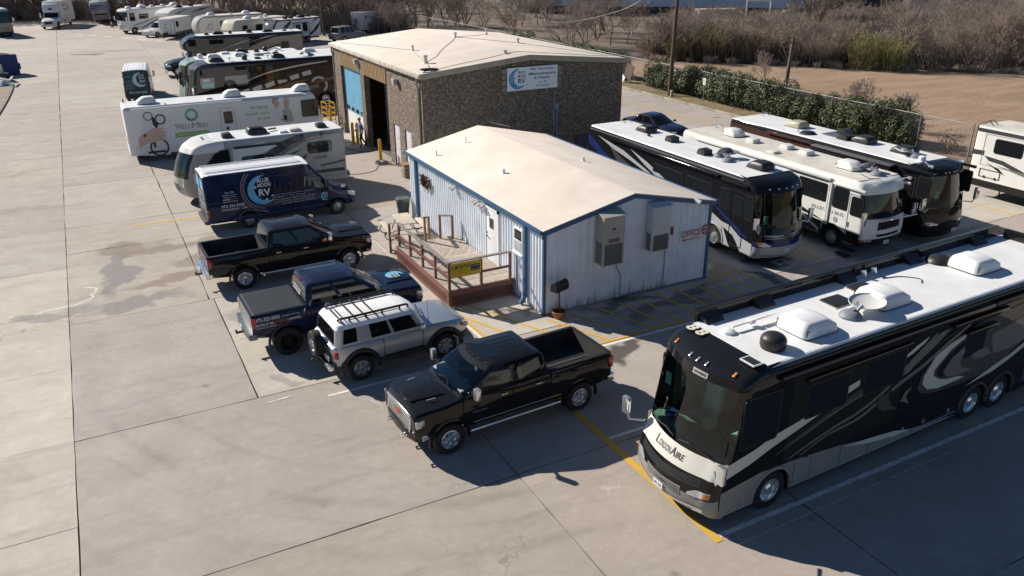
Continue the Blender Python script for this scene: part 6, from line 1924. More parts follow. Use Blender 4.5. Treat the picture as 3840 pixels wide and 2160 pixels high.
for s in (1,-1):
    d=MB();d.box(-1.35,1.3,s*.998,s*1.012,.70,.725);d.build('chrome_strip',M_CHROME,gmc)
    d=MB();d.box(-.9,.95,s*.87,s*.90,1.485,1.50);d.build('belt_chrome',M_CHROME,gmc)
    lettering(gmc,[('SIERRA DENALI',0,0,.04,.42,'c')],(1.1,s*1.014,.98),(-s,0,0),(0,0,1),M_CHROME)
    d=MB();d.box(2.50,2.68,s*.90,s*.99,.60,.74);fgl=d.build('fog_lamp',M_CHROME,gmc,bevel=.02);d=MB();d.box(2.54,2.69,s*.93,s*.995,.63,.71);d.build('lens',M_LAMP,fgl)
    d=MB();d.bar((2.35,s*.58,1.452),(2.12,s*.60,1.458),.03,.008);d.build('hood_badge',M_CHROME,gmc)
d=MB();d.box(1.12,1.125,-.3,-.12,1.70,1.78);d.box(1.22,1.225,.45,.6,1.60,1.68);d.build('inspection_sticker',M_CARD,gmc)
d=MB();d.bar((-.86,-.15,1.93),(-.86,.15,1.93),.03,.03);d.build('brake_lamp',M_REDL,gmc)
for y in (-.45,.45):
    d=MB();d.tube([(2.88,y-.06,.58),(3.0,y-.06,.58),(3.02,y+.06,.58),(2.88,y+.06,.58)],.02,6);d.build('tow_hook',M_CHROME,gmc)
f250,_g=pickup('pickup_truck','black brown crew cab pickup with open bed parked beside the blue van',(-6.57,8.18,0),R(1.5),3.97,.98,1.22,1.01,.54,1.42,1.36,2.02,1.64,-1.05,M_BLKB,wr=.42,ww=.28,wstyle='eight',wm=M_CHROME,glass=M_TINT)
d=MB();d.bar((-2.2,-.5,.98),(-.9,-.25,.98),.05);d.bar((-2.0,-.3,.98),(-2.0,-.55,.98),.06);d.build('ladder_piece',M_GALV,f250)
for s in (1,-1):
    d=MB();d.box(.93,1.10,s*1.16,s*1.30,1.42,1.5);d.build('mirror_lamp',M_AMBER,f250)
f150,_g=pickup('pickup_truck','navy wrapped pickup with ribbed black bed cover between black pickup and silver off-roader',(-6.54,2.22,0),R(1.0),3.64,.88,1.02,.99,.66,1.50,1.45,2.14,1.48,-1.18,M_NAVY,wr=.46,ww=.32,wstyle='mesh',wm=mat('black_wheel',(.03,.022,.02),.4,.5),cover=mat('bed_cover_black',(.03,.032,.036),.5),rear_m=mat('silver_tailgate',(.30,.32,.34),.3,.7),glass=M_TINT,trim=mat('satin_bumper',(.16,.17,.18),.35,.7))
M_WPR=mat('white_print',(.72,.74,.76),.5);M_ORP=mat('rust_print',(.30,.10,.05),.5)
for s in (1,-1):
    sd=Side(f150,.99,s,0.0)
    a0=1.30 if s>0 else 2.72
    L_=[('972-323-5050',a0,1.30,.12,.72,'l',.012),('MASTERS OF THE',a0,1.15,.085,.52,'l',.01),('UNIVERSE...',a0+(.95 if s>0 else-.95),1.17,.085,.45,'l',.012),('BECOME ONE OF US WITH OUR',a0,1.07,.05,.6),('TALK WITH AN EXPERT TODAY',a0+(.78 if s>0 else-.78),1.33,.04,.55)]
    sd.text(L_,M_WPR,off=.004)
    sd.text([('RV REPAIR',a0+(.55 if s>0 else-.55),1.16,.085,.38,'l',.01),('TRAINING PROGRAM',a0+(.62 if s>0 else-.62),1.07,.05,.4)],M_ORP,off=.004)
    sd.text([('CAREERS & VETERANS WELCOME',-2.2 if s>0 else-1.35,1.30,.06,.9),('JOIN OUR TRAINING TEAM',-2.2 if s>0 else-1.5,1.21,.05,.75)],M_ORP,off=.012)
    flats(f150,'planet_print',[[(.16*math.cos(a)-.35,.16*math.sin(a)+1.02)for a in np.linspace(0,6.283,21)[:-1]]],(0,s*.996,0),(-s,0,0),(0,0,1),mat('planet_grey',(.10,.12,.14),.4,var=.5,vscale=5))
    flats(f150,'dish_print',[[(.11*math.cos(a)*(1 if True else 1)+.55*s*0+.45,.06*math.sin(a)+1.30)for a in np.linspace(0,6.283,17)[:-1]]],(0,s*.998,0),(-s,0,0),(0,0,1),mat('dish_print',(.45,.48,.5),.4))
hz_=1.560
flats(f150,'moon_print',[[(x,y)for x,y in crescent(.30,.82,.42,.12)]],(2.05,-.05,hz_+.012),(0,-1,0),(1,0,0),mat('moon_print',(.12,.45,.68),.4))
lettering(f150,[('BLUE',.06,.06,.09,.3,'c',.02),('MOON',.06,-.06,.09,.34,'c',.02),('RV',.08,-.22,.13,.26,'c',.02)],(2.05,-.05,hz_+.016),(0,-1,0),(1,0,0),M_WPR)
for y in (-.33,.33):
    d=MB();d.box(-.95,.25,y-.008,y+.008,2.138,2.146);d.build('roof_seam',M_TRIMB,f150)
d=MB();d.bar((-1.06,-.18,2.07),(-1.06,.18,2.07),.03,.05);d.build('brake_lamp',M_REDL,f150)
lettering(f150,[('MASTERS OF THE',0,.17,.06,.8,'c',.01),('UNIVERSE',0,.07,.08,.8,'c',.01)],(-1.215,0,1.60),(0,-1,0),(.27,0,1),M_WPR)
# ------------------------------------------------------------------ silver off-roader with white roof
M_SILV=paint('silver_car_paint',(.50,.53,.57),1.0,.30,var=.0)
M_SILV.node_tree.nodes['Principled BSDF'].inputs['Metallic'].default_value=.7;M_SILV.node_tree.nodes['Principled BSDF'].inputs['Roughness'].default_value=.32
M_WROOF=paint('white_roof_paint',(.80,.80,.80),.6,.35)
fj=thing('off_road_suv','silver boxy off-roader with white roof, roof rack and spare wheel','suv',(-5.55,-.36,0),R(3.2))
hw=.95;wb=2.69;fa,ra=wb/2,-wb/2;F0,R0=2.16,-2.12
st=[(R0,half(hw-.10,.62,1.14,0,0)),(R0+.06,half(hw-.04,.55,1.18,0,0)),(ra-.45,half(hw,.50,1.20,0,0)),(ra+.6,half(hw,.48,1.20,0,0)),(.2,half(hw-.01,.48,1.19,0,0)),(.95,half(hw,.48,1.20,.02,.03)),(1.15,half(hw,.48,1.19,.04,.06)),
 (1.75,half(hw,.50,1.16,.05,.08)),(2.0,half(hw-.05,.55,1.11,.05,.07)),(2.12,half(hw-.12,.60,1.03,.04,.06)),(F0,half(hw-.2,.66,.90,.03,.05))]
V,F,T=section_loft(st)
cuts=[well(x,.50,s*.58,s*1.2,.42)for x in (fa,ra)for s in (1,-1)]
shell(fj,V,F,T,lambda i,k,s:'body',{'body':('body',M_SILV),'well':('wheel_well',M_WELL)},cuts,32)
lv=[lvl(1.14,.98,-2.06,.88,.16,.12,.14),lvl(1.24,.93,-2.05,.87,.16,.12,.14),lvl(1.66,.66,-1.98,.80,.15,.14,.13),lvl(1.77,.52,-1.90,.74,.15,.14,.12),lvl(1.83,.30,-1.75,.60,.15,.14,.1)]
V,F,T=plan_loft(lv,[.04,.21,.38,.62,.655,.955],True,5)
def fjreg(j,tg,sg):
    if tg=='bottom':return 'under'
    if tg=='top' or j>=2:return 'roof'
    if j==1:
        if tg=='front':return 'windshield'
        if tg=='rear':return 'rear_window'
        if tg in ('side1','side3','side5'):return 'side_window:%s%d'%(tg,sg)
    return 'cab'
shell(fj,V,F,T,fjreg,{'under':('cab_base',M_UNDER),'roof':('roof',M_WROOF),'windshield':('windshield',M_TEAL_G),'rear_window':('rear_window',M_TINT),'side_window':('side_window',M_TINT),'cab':('cab',M_SILV)},(),30)
cab_inside(fj,.85,-2,.85,1.15,(.0,-.8))
for x in (fa,ra):
    for s in (1,-1):
        wheel(fj,x,s*.83,.40,.27,s,'six',M_ALLOY)
        arch(fj,x,s*.945,.50,.42,s,M_TRIMB,.10)
for s in (1,-1):
    d=MB();d.box(ra+.5,fa-.5,s*.86,s*.975,.44,.58);d.build('rocker_trim',M_TRIMB,fj,bevel=.02)
    d=MB();d.prism([(2.13,.86),(2.16,1.02),(1.98,1.08),(1.92,.94)],lambda a,b,q:(a,q,b),s*.74,s*.93);hl=d.build('headlamp',M_LAMP,fj,bevel=.015)
    d=MB();d.box(1.93,2.03,s*.925,s*.945,.93,1.06);d.build('indicator',M_AMBER,hl)
    d=MB();d.box(R0-.01,R0+.12,s*.80,s*.96,.86,1.06);d.build('tail_lamp',M_REDL,fj,bevel=.03)
    d=MB();d.bar((.55,s*.88,1.28),(.56,s*1.0,1.30),.06,.06);mr=d.build('mirror_arm',M_TRIMB,fj);d=MB();d.box(.49,.62,s*1.0,s*1.16,1.22,1.44);d.build('mirror_head',M_CHROME,mr,bevel=.03)
    d=MB();d.box(-.35,-.15,s*.945,s*.975,1.02,1.06);d.build('door_handle',M_CHROME,fj,bevel=.008)
    d=MB()
    for x in (-.62,.62):d.box(x-.005,x+.005,s*.93,s*.9525,.6,1.16)
    d.box(-.62,.62,s*.93,s*.9525,.60,.61);d.build('door_seam',M_WELL,fj)
    d=MB();d.tube(catmull([(.35,s*.55,1.80),(.28,s*.62,1.92),(0,s*.64,1.94),(-1.5,s*.64,1.94),(-1.75,s*.58,1.92),(-1.8,s*.5,1.84)],4),.034,7);d.tube([(.0,s*.64,1.86),(-1.5,s*.64,1.86)],.014,6)
    for x in (.05,-.5,-1.0,-1.5):d.bar((x,s*.64,1.76),(x,s*.64,1.94),.05,.03)
    d.build('rack_rail',M_TRIMB,fj,smooth=50)
for x in (-.75,-1.05,-1.35):
    d=MB();d.tube([(x,-.64,1.92),(x,.64,1.92)],.028,6);d.build('rack_bar',M_TRIMB,fj,smooth=50)
d=MB();d.tube([(-1.78,-.55,1.93),(-1.8,0,1.95),(-1.78,.55,1.93)],.022,6);d.tube([(-1.72,-.55,2.0),(-1.72,.55,2.0)],.016,6);d.build('rack_rear',M_TRIMB,fj)
sp=wheel(fj,R0-.18,.12,.39,.26,1,'six',M_ALLOY);sp.name='spare_wheel';sp.location=(R0-.20,.10,1.02);sp.rotation_euler=(0,0,R(90))
d=MB();d.cyl((R0-.1,.10,1.02),(R0+.1,.10,1.02),.1,n=10);d.build('spare_mount',M_TRIMB,fj)
d=MB();d.prism([(R0+.05,.93),(R0-.14,.85),(R0-.18,.4),(R0-.18,-.4),(R0-.14,-.85),(R0+.05,-.93)],lambda a,b,q:(a,b,q),.48,.66);d.build('rear_bumper',M_TRIMB,fj,bevel=.03)
for s in (1,-1):
    d=MB();d.box(R0-.19,R0-.02,s*.5,s*.90,.52,.64);d.build('bumper_end',M_CHROME,fj,bevel=.03)
d=MB();d.prism([(F0-.2,.93),(F0+.04,.8),(F0+.10,.4),(F0+.10,-.4),(F0+.04,-.8),(F0-.2,-.93)],lambda a,b,q:(a,b,q),.50,.72);d.build('front_bumper',M_TRIMB,fj,bevel=.03)
d=MB();d.box(2.10,2.19,-.6,.6,.80,1.0);d.build('grille',M_TRIMB,fj,bevel=.02)
plate(fj,R0-.10,-.52,.80,nd=-1)
d=MB();d.bar((R0-.1,0,.5),(R0-.4,0,.5),.06);d.lathe([(0,.12),(.03,.1),(.03,.04),(.012,.0)],10,(R0-.38,0,.5));d.build('tow_hitch',M_BLACKM,fj)
d=MB();d.cyl((.9,-.75,1.2),(.9,-.75,2.0),.006,n=5);d.build('aerial',M_TRIMB,fj)
for y in (-.4,0,.4):
    d=MB();d.bar((.95,y,1.245),(.9,y+.25,1.45),.02);d.build('wiper',M_TRIMB,fj)
# ------------------------------------------------------------------ high-roof vans
def van(name,label,loc,rz,body_m,roof_m,wrap=None,L_=6.75,hw=.98,H=2.62,wb=4.03):
    """nose toward +X, x=0 at the nose"""
    t=thing(name,label,'van',loc,rz)
    fx=-.98;rx=fx-wb
    def hs(x,w,zb,zt,r=.14):
        return (x,[(0,zb),(w-.12,zb),(w,zb+.12),(w,.95),(w-.02,1.35),(w-.02-(zt-1.3)*.05 if zt>1.5 else w-.05,max(1.36,zt-.22)),(w-.10 if zt>1.5 else w-.16,max(1.37,zt-.06)if zt>1.5 else zt),(w*.55,zt),(0,zt+.02)])
    def low(x,w,zb,zt,c):
        return (x,[(0,zb),(w-.12,zb),(w-.02,zb+.12),(w,zb+(zt-zb)*.45),(w-.02,zb+(zt-zb)*.75),(w-.05,zt-.08),(w-.12,zt),(w*.5,zt+c*.8),(0,zt+c)])
    st=[hs(-L_,hw-.04,.45,H-.04),hs(-L_+.06,hw,.42,H),hs(-3.5,hw,.40,H),hs(-2.35,hw,.40,H),(-2.15,hs(0,hw,.40,H-.02)[1]),
 low(-1.12,hw-.01,.40,1.36,.06),low(-.75,hw-.02,.40,1.22,.06),low(-.25,hw-.06,.42,1.05,.06),low(-.08,hw-.14,.48,.92,.05),low(0,hw-.28,.52,.75,.04)]
    V,F,T=section_loft(st)
    cuts=[well(x,.44,s*.62,s*1.2,.38)for x in (fx,rx)for s in (1,-1)]
    def reg(i,k,s):
        if k=='rear':return 'body'
        if i==4 and k in (6,7):return 'windshield'
        if i<4 and k in (6,7):return 'roof'
        return 'body'
    shell(t,V,F,T,reg,{'body':('body',body_m),'windshield':('windshield',M_TINT),'roof':('roof',roof_m),'well':('wheel_well',M_WELL)},cuts,30)
    for x in (fx,rx):
        for s in (1,-1):
            wheel(t,x,s*(hw-.13),.36,.24,s,'disc',mat('silver_steel_rim',(.42,.43,.44),.35,.8))
            if x==rx:arch(t,x,s*(hw-.01),.44,.38,s,M_DKGREY,.06)
    for s in (1,-1):
        sd=Side(t,hw-.005,s,0)
        sd.poly('side_window',[(1.45,1.42),(2.05,2.02),(2.42,2.04),(2.46,1.42)],M_GLASSD if wrap is None else mat('clear_side_glass',(.10,.13,.12),.04,spec=.8),off=.006)
        sd.outline('door_seam',1.35,2.5,.62,2.1,M_WELL,.01,.004)
        mirror(t,-1.5,s*(hw-.02),1.45,s,M_TRIMB,.22,.36,.18,.05)
        d=MB();d.prism([(-.12,.76),(-.05,.95),(-.45,1.08),(-.42,.86)],lambda a,b,q:(a,q,b),s*.62,s*.93);d.build('headlamp',M_LAMP,t,bevel=.02)
        d=MB();d.box(-L_-.012,-L_+.10,s*(hw-.09),s*(hw+.006),.72,1.05);tl=d.build('tail_lamp',M_REDL,t,bevel=.02);d=MB();d.box(-L_-.016,-L_+.09,s*(hw-.085),s*(hw+.008),.98,1.06);d.build('indicator',M_AMBER,tl)
        d=MB();d.box(-L_+1.0,-1.6,s*(hw-.03),s*(hw+.012),.44,.62);d.build('sill_trim',M_TRIMB if wrap is None else body_m,t,bevel=.01)
        sd.panel('door_handle',2.28,2.42,1.22,1.26,M_TRIMB,0,.03)
    d=MB();d.prism([(-L_+.05,.95),(-L_-.14,.88),(-L_-.16,0),(-L_-.14,-.88),(-L_+.05,-.95)],lambda a,b,q:(a,b,q),.42,.58);d.build('rear_bumper',M_DKGREY,t,bevel=.02)
    d=MB();d.prism([(-.25,.93),(-.02,.78),(.06,.3),(.06,-.3),(-.02,-.78),(-.25,-.93)],lambda a,b,q:(a,b,q),.40,.66);d.build('front_bumper',M_DKGREY,t,bevel=.04)
    d=MB();d.box(-.06,.035,-.42,.42,.70,.92);gr=d.build('grille',M_TRIMB,t,bevel=.02)
    for k in range(4):
        d=MB();d.box(.03,.045,-.40,.40,.72+k*.05,.74+k*.05);d.build('grille_bar',M_GALV,gr)
    d=MB();d.box(-L_-.008,-L_+.004,-.008,.008,.6,H-.15);d.build('door_gap',M_WELL,t)
    for s in (1,-1):
        d=MB()
        for z in (.9,1.5,2.1):d.box(-L_-.02,-L_+.05,s*(hw-.06),s*(hw-.0),z,z+.09)
        d.build('hinge',M_TRIMB,t)
    for k in range(8):
        y=-hw+.22+k*(2*hw-.44)/7
        d=MB();d.box(-L_+.2,-2.4,y-.02,y+.02,H+.0,H+.022);d.build('roof_rib',roof_m,t,bevel=.006)
    d=MB();d.box(-5.6,-1.2,-.5,.5,.28,.42);d.build('chassis',M_UNDER,t)
    return t
M_VWRAP=paint('dark_blue_van_wrap',(.013,.026,.072),.7,.32,var=.6,vscale=.9,dirt=(.006,.009,.022))
M_MOONP=mat('moon_print_blue',(.13,.46,.72),.4,var=.25,vscale=5)
v1=van('van','dark blue wrapped high roof van with crescent moon logo on its side',(-2.02,15.20,0),R(1.5),M_VWRAP,mat('van_white_roof',(.80,.80,.82),.4),wrap=True)
M_ORARC=mat('brown_arc_print',(.26,.11,.06),.5);M_BLARC=mat('blue_arc_print',(.05,.16,.36),.5)
def ring_arc(cx,cz,r0,r1,a0,a1,n=24):
    return [(cx+r1*math.cos(R(a0+(a1-a0)*k/n)),cz+r1*math.sin(R(a0+(a1-a0)*k/n)))for k in range(n+1)]+[(cx+r0*math.cos(R(a1+(a0-a1)*k/n)),cz+r0*math.sin(R(a1+(a0-a1)*k/n)))for k in range(n+1)]
for s in (-1,1):
    L_=6.75
    org=(-L_,s*(.98+.004),0)if s<0 else (0,s*(.98+.004),0)
    xd=(1,0,0)if s<0 else (-1,0,0)
    k0=0.0 if s<0 else 1.3
    P=lambda pts:[(x+k0,z)for x,z in pts]
    flats(v1,'arc_print',[P(ring_arc(2.62,1.78,1.06,1.13,138,268))],org,xd,(0,0,1),M_ORARC,.001)
    flats(v1,'arc_print',[P(ring_arc(2.60,1.78,.93,1.0,135,262))],org,xd,(0,0,1),M_BLARC,.002)
    flats(v1,'moon_print',[P([(x+2.45,z+1.68)for x,z in crescent(.66,.88,.33,.10)])],org,xd,(0,0,1),M_MOONP,.004)
    flats(v1,'star_print',[P(star(2.14,1.83,.085)),P(star(2.58,1.22,.085)),P(star(2.84,1.36,.06))],org,xd,(0,0,1),M_WPR,.005)
    lettering(v1,[('BLUE',2.5+k0,2.02,.19,.52,'c',.02),('MOON',2.53+k0,1.80,.19,.56,'c',.02),('RV',2.52+k0,1.40,.32,.52,'c',.03),
 ('Since 1996',1.02+k0,1.72,.085,.36,'c'),('Maintenance Service,',1.02+k0,1.62,.06,.62,'c'),('Repair & Storage',1.02+k0,1.53,.06,.5,'c'),('MASTER',.72+k0,1.42,.075,.3,'l',.015),('Insured and Licensed',1.02+k0,1.33,.06,.6,'c'),
 ('972-323-5050',.62+k0,1.10,.13,.98,'l',.012),('WWW.BLUEMOON',.60+k0,.96,.085,.72,'l',.01),('.COM',1.48+k0,.96,.085,.2,'l',.01),
 ('Generators · Water Heaters · Custom LEDs · Leveling Systems',4.7+k0,1.33,.055,1.85,'r'),('Roof Inspections · Chassis · Slide Out Repair',4.5+k0,1.22,.055,1.6,'r'),('Air Conditioner Sales & Service · Plumbing and Wastewater Systems',4.75+k0,1.11,.055,2.05,'r'),('Hot Water Systems · Awnings Tool Use as desired',4.7+k0,1.00,.055,1.8,'r'),('Power Systems · Batteries, Solar, General Electrical',4.78+k0,.90,.05,1.5,'r'),
 ('Bluemoon_rv',3.0+k0,.52,.09,.75,'l',.01),('@BlueMoonMobileRV',4.0+k0,.52,.09,1.1,'l',.01)],org,xd,(0,0,1),M_WPR,off=.005)
    lettering(v1,[('TECHNICIANS',1.04+k0,1.42,.075,.34,'l',.01),('RV',1.34+k0,.96,.085,.12,'l',.01)],org,xd,(0,0,1),M_ORP,off=.005)
    flats(v1,'round_icon',[P([(2.9+.055*math.cos(a),.56+.055*math.sin(a))for a in np.linspace(0,6.283,15)[:-1]]),P([(3.9+.055*math.cos(a),.56+.055*math.sin(a))for a in np.linspace(0,6.283,15)[:-1]])],org,xd,(0,0,1),M_WPR,.004)
    kd=5.22 if s<0 else 1.6
    flats(v1,'moon_print',[[(x+kd,z+.98)for x,z in crescent(.20,.88,.33,.10)]],org,xd,(0,0,1),M_MOONP,.008)
    lettering(v1,[('BLUE',kd+.04,1.10,.055,.16,'c',.02),('MOON',kd+.04,1.03,.055,.18,'c',.02),('RV',kd+.04,.91,.09,.16,'c',.02)],org,xd,(0,0,1),M_WPR,off=.009)
    rr=random.Random(2)
    flats(v1,'forest_print',[P([(3.0+k*.24-.14,1.42),(3.0+k*.24,1.75+rr.uniform(0,.35)),(3.0+k*.24+.14,1.42)])for k in range(8)],org,xd,(0,0,1),mat('night_tree_print',(.004,.006,.016),.4),.002)
    flats(v1,'flag_print',[[(kd+.78,1.28),(kd+.98,1.28),(kd+.98,1.40),(kd+.78,1.40)]],org,xd,(0,0,1),M_WPR,.006)
flats(v1,'door_print',[[(-.75,1.9),(-.12,1.9),(-.12,2.35),(-.75,2.35)],[(.12,1.9),(.75,1.9),(.75,2.35),(.12,2.35)]],(-6.756,0,0),(0,-1,0),(0,0,1),M_MOONP,.004)
lettering(v1,[('BLUE MOON RV',0,1.65,.12,1.2,'c',.01),('Maintenance Repair',0,1.45,.09,1.1,'c'),('972-323-5050',0,1.2,.12,1.2,'c',.01),('Mobile Service',0,1.0,.09,.9,'c')],(-6.756,0,0),(0,-1,0),(0,0,1),M_WPR,off=.008)
M_VAN2=paint('teal_black_van_wrap',(.012,.075,.095),.7,.3,var=.7,vscale=1.0,dirt=(.006,.020,.028))
v2=van('van','teal van seen from behind with a pale crescent moon on its doors',(-8.0,56.0,0),R(84),M_VAN2,mat('van_white_roof',(.80,.80,.82),.4),wrap=True)
flats(v2,'moon_print',[[(x+.28,z+1.85)for x,z in crescent(.55,.84,.36,.12)]],(-6.756,0,0),(0,-1,0),(0,0,1),mat('pale_moon_print',(.45,.62,.72),.4),.006)
lettering(v2,[('BLUE',.42,2.12,.14,.36,'c',.02),('MOON',.42,1.92,.14,.40,'c',.02),('RV',.46,1.62,.22,.4,'c',.02),('972-323-5050',0,.82,.15,1.3,'c',.015),('Maintenance',-.75,2.1,.06,.4)]+[('Repair Storage Service',-.82,1.78-.11*k,.05,.62)for k in range(7)],(-6.756,0,0),(0,-1,0),(0,0,1),M_WPR,off=.010)
# ------------------------------------------------------------------ dark car behind the coaches, suv behind the workshop
def sedan(name,label,loc,rz,m,suv=False,cat='car'):
    t=thing(name,label,cat,loc,rz)
    hw=.92 if not suv else .98;top=1.45 if not suv else 1.88
    bz=.95 if not suv else 1.12;k=1.0 if not suv else 1.12
    st=[(-2.3*k,half(hw-.12,.42,bz-.06,0,.02)),(-2.2*k,half(hw-.03,.32,bz,.02,.03)),(-1.3*k,half(hw,.26,bz,.02,.03)),(0,half(hw,.26,bz-.02,0,0)),(.95*k,half(hw,.26,bz-.04,.03,.05)),(1.5*k,half(hw,.28,bz-.10,.05,.07)),(2.1*k,half(hw-.06,.34,bz-.22,.05,.06)),(2.3*k,half(hw-.22,.42,bz-.38,.03,.04))]
    V,F,T=section_loft(st)
    cuts=[well(x,.38 if not suv else .43,s*.56,s*1.2,.34)for x in (1.38*k,-1.38*k)for s in (1,-1)]
    shell(t,V,F,T,lambda i,q,s:'body',{'body':('body',m),'well':('wheel_well',M_WELL)},cuts,32)
    b=bz-.03;rx=-1.75 if not suv else-2.35
    lv=[lvl(b-.03,1.05,rx,hw-.08,.2,.2,.15),lvl(b+.05,.95,rx+.05,hw-.1,.2,.2,.15),lvl(top-.1,.25 if not suv else .35,rx+(.65 if not suv else .2),hw-.26,.15,.15,.12),lvl(top-.03,.05 if not suv else .2,rx+(.85 if not suv else .3),hw-.32,.15,.15,.1),lvl(top,-.15,rx+(1.1 if not suv else .5),hw-.45,.12,.12,.08)]
    greenhouse(t,lv,[.05,.36,.40,.66,.70,.95]if suv else [.08,.45,.50,.95],m,m,('side1','side3','side5')if suv else ('side1','side3'),M_TINT,M_TINT)
    for x in (1.38*k,-1.38*k):
        for s in (1,-1):wheel(t,x,s*(hw-.11),.33 if not suv else .38,.22,s,'five',M_ALLOY)
    for s in (1,-1):
        d=MB();d.box(2.0*k,2.22*k,s*.5,s*.8,bz-.32,bz-.22);d.build('headlamp',M_LAMP,t,bevel=.02)
        d=MB();d.box(-2.3*k,-2.18*k,s*.5,s*.85,bz-.25,bz-.10);d.build('tail_lamp',M_REDL,t,bevel=.02)
        d=MB();d.box(.6,.72,s*(hw-.02),s*(hw+.16),b+.02,b+.16);d.build('mirror_head',m,t,bevel=.03)
    d=MB();d.box(2.2*k,2.34*k,-.7,.7,.32,.52);d.build('front_bumper',m,t,bevel=.04);d=MB();d.box(-2.36*k,-2.2*k,-.75,.75,.36,.58);d.build('rear_bumper',m,t,bevel=.04)
    return t
sedan('car','dark blue car half hidden behind the blue striped coach',(20.0,20.3,0),R(-80),paint('midnight_blue_paint',(.012,.02,.05)))
sv=sedan('suv','grey suv parked behind the workshop at the far fence',(19.0,84.2,0),R(28),paint('warm_grey_paint',(.24,.235,.225),.8),True,'suv')
for (x,y,r,m,lab)in ((82,88.5,-45,paint('red_car_paint',(.35,.02,.025)),'small red car parked before the far warehouse'),(84.5,85.5,-45,paint('white_car_paint',(.7,.7,.7)),'white car parked right of the red car by the far warehouse'),
 (89.5,77.5,-40,MATS.get('white_car_paint'),'white car parked furthest right before the far warehouse')):
    sedan('car',lab,(x,y,0),R(r),m,False)
# ------------------------------------------------------------------ big black coach in the foreground
M_ROOFW=mat('white_coach_roof',(.74,.75,.765),.5,var=.05,vscale=1.0,dirt=(.64,.64,.63))
M_ROOFG=mat('chalky_coach_roof',(.60,.57,.52),.7,var=.15,vscale=1.0,dirt=(.48,.45,.40))
M_CBLK=paint('coach_black_paint',(.008,.008,.009),1.0,.28)
M_CREAM=paint('coach_cream_paint',(.62,.60,.54),.8,.35)
M_TAUPE=paint('coach_taupe_paint',(.20,.185,.165),.8,.35)
M_TAUPED=paint('coach_dark_taupe_paint',(.085,.078,.070),.8,.35)
M_SGREY=paint('coach_silver_grey_paint',(.27,.26,.245),.8,.35)
M_ACW=mat('white_plastic_cover',(.76,.77,.78),.4,var=.06,vscale=4)
M_ACB=mat('black_plastic_cover',(.022,.022,.024),.45)
def fixz(pts):
    o=[]
    for a,z in pts:
        o.append((a-.10,z-(.037*a-.07)*(11.8-z)/10.3))
    return o
brv_front=[(.30,.18),(.42,.05),(.62,.0),(.80,.0),(1.02,.04),(1.27,.10),(1.64,.33),(2.3,.44),(3.28,.63),(3.46,.68),(3.60,.86),(3.68,1.15),(3.72,1.55)]
brv=coach('motorhome','large black coach with cream front band and swirl stripes in the foreground',(-2.75,-10.05,0),R(182.1),13.6,2.56,3.72,M_ROOFW,M_CBLK,brv_front,
 wheels=(2.1,9.45,10.62),wr=.48,wm=M_CHROME,body_m=M_CBLK,ws=(1.64,3.28),cap_len=1.62,bf=.22,rf=.30,seat_m=M_SEATG,wsin=.25,
 band=[('front_band',1.27,1.64,M_CREAM),('grille_zone',.80,1.27,M_CBLK),('front_bumper',.2,.80,M_SGREY)])
sl,sr=hw_sides(brv,2.56)
M_GREYP=M_SGREY
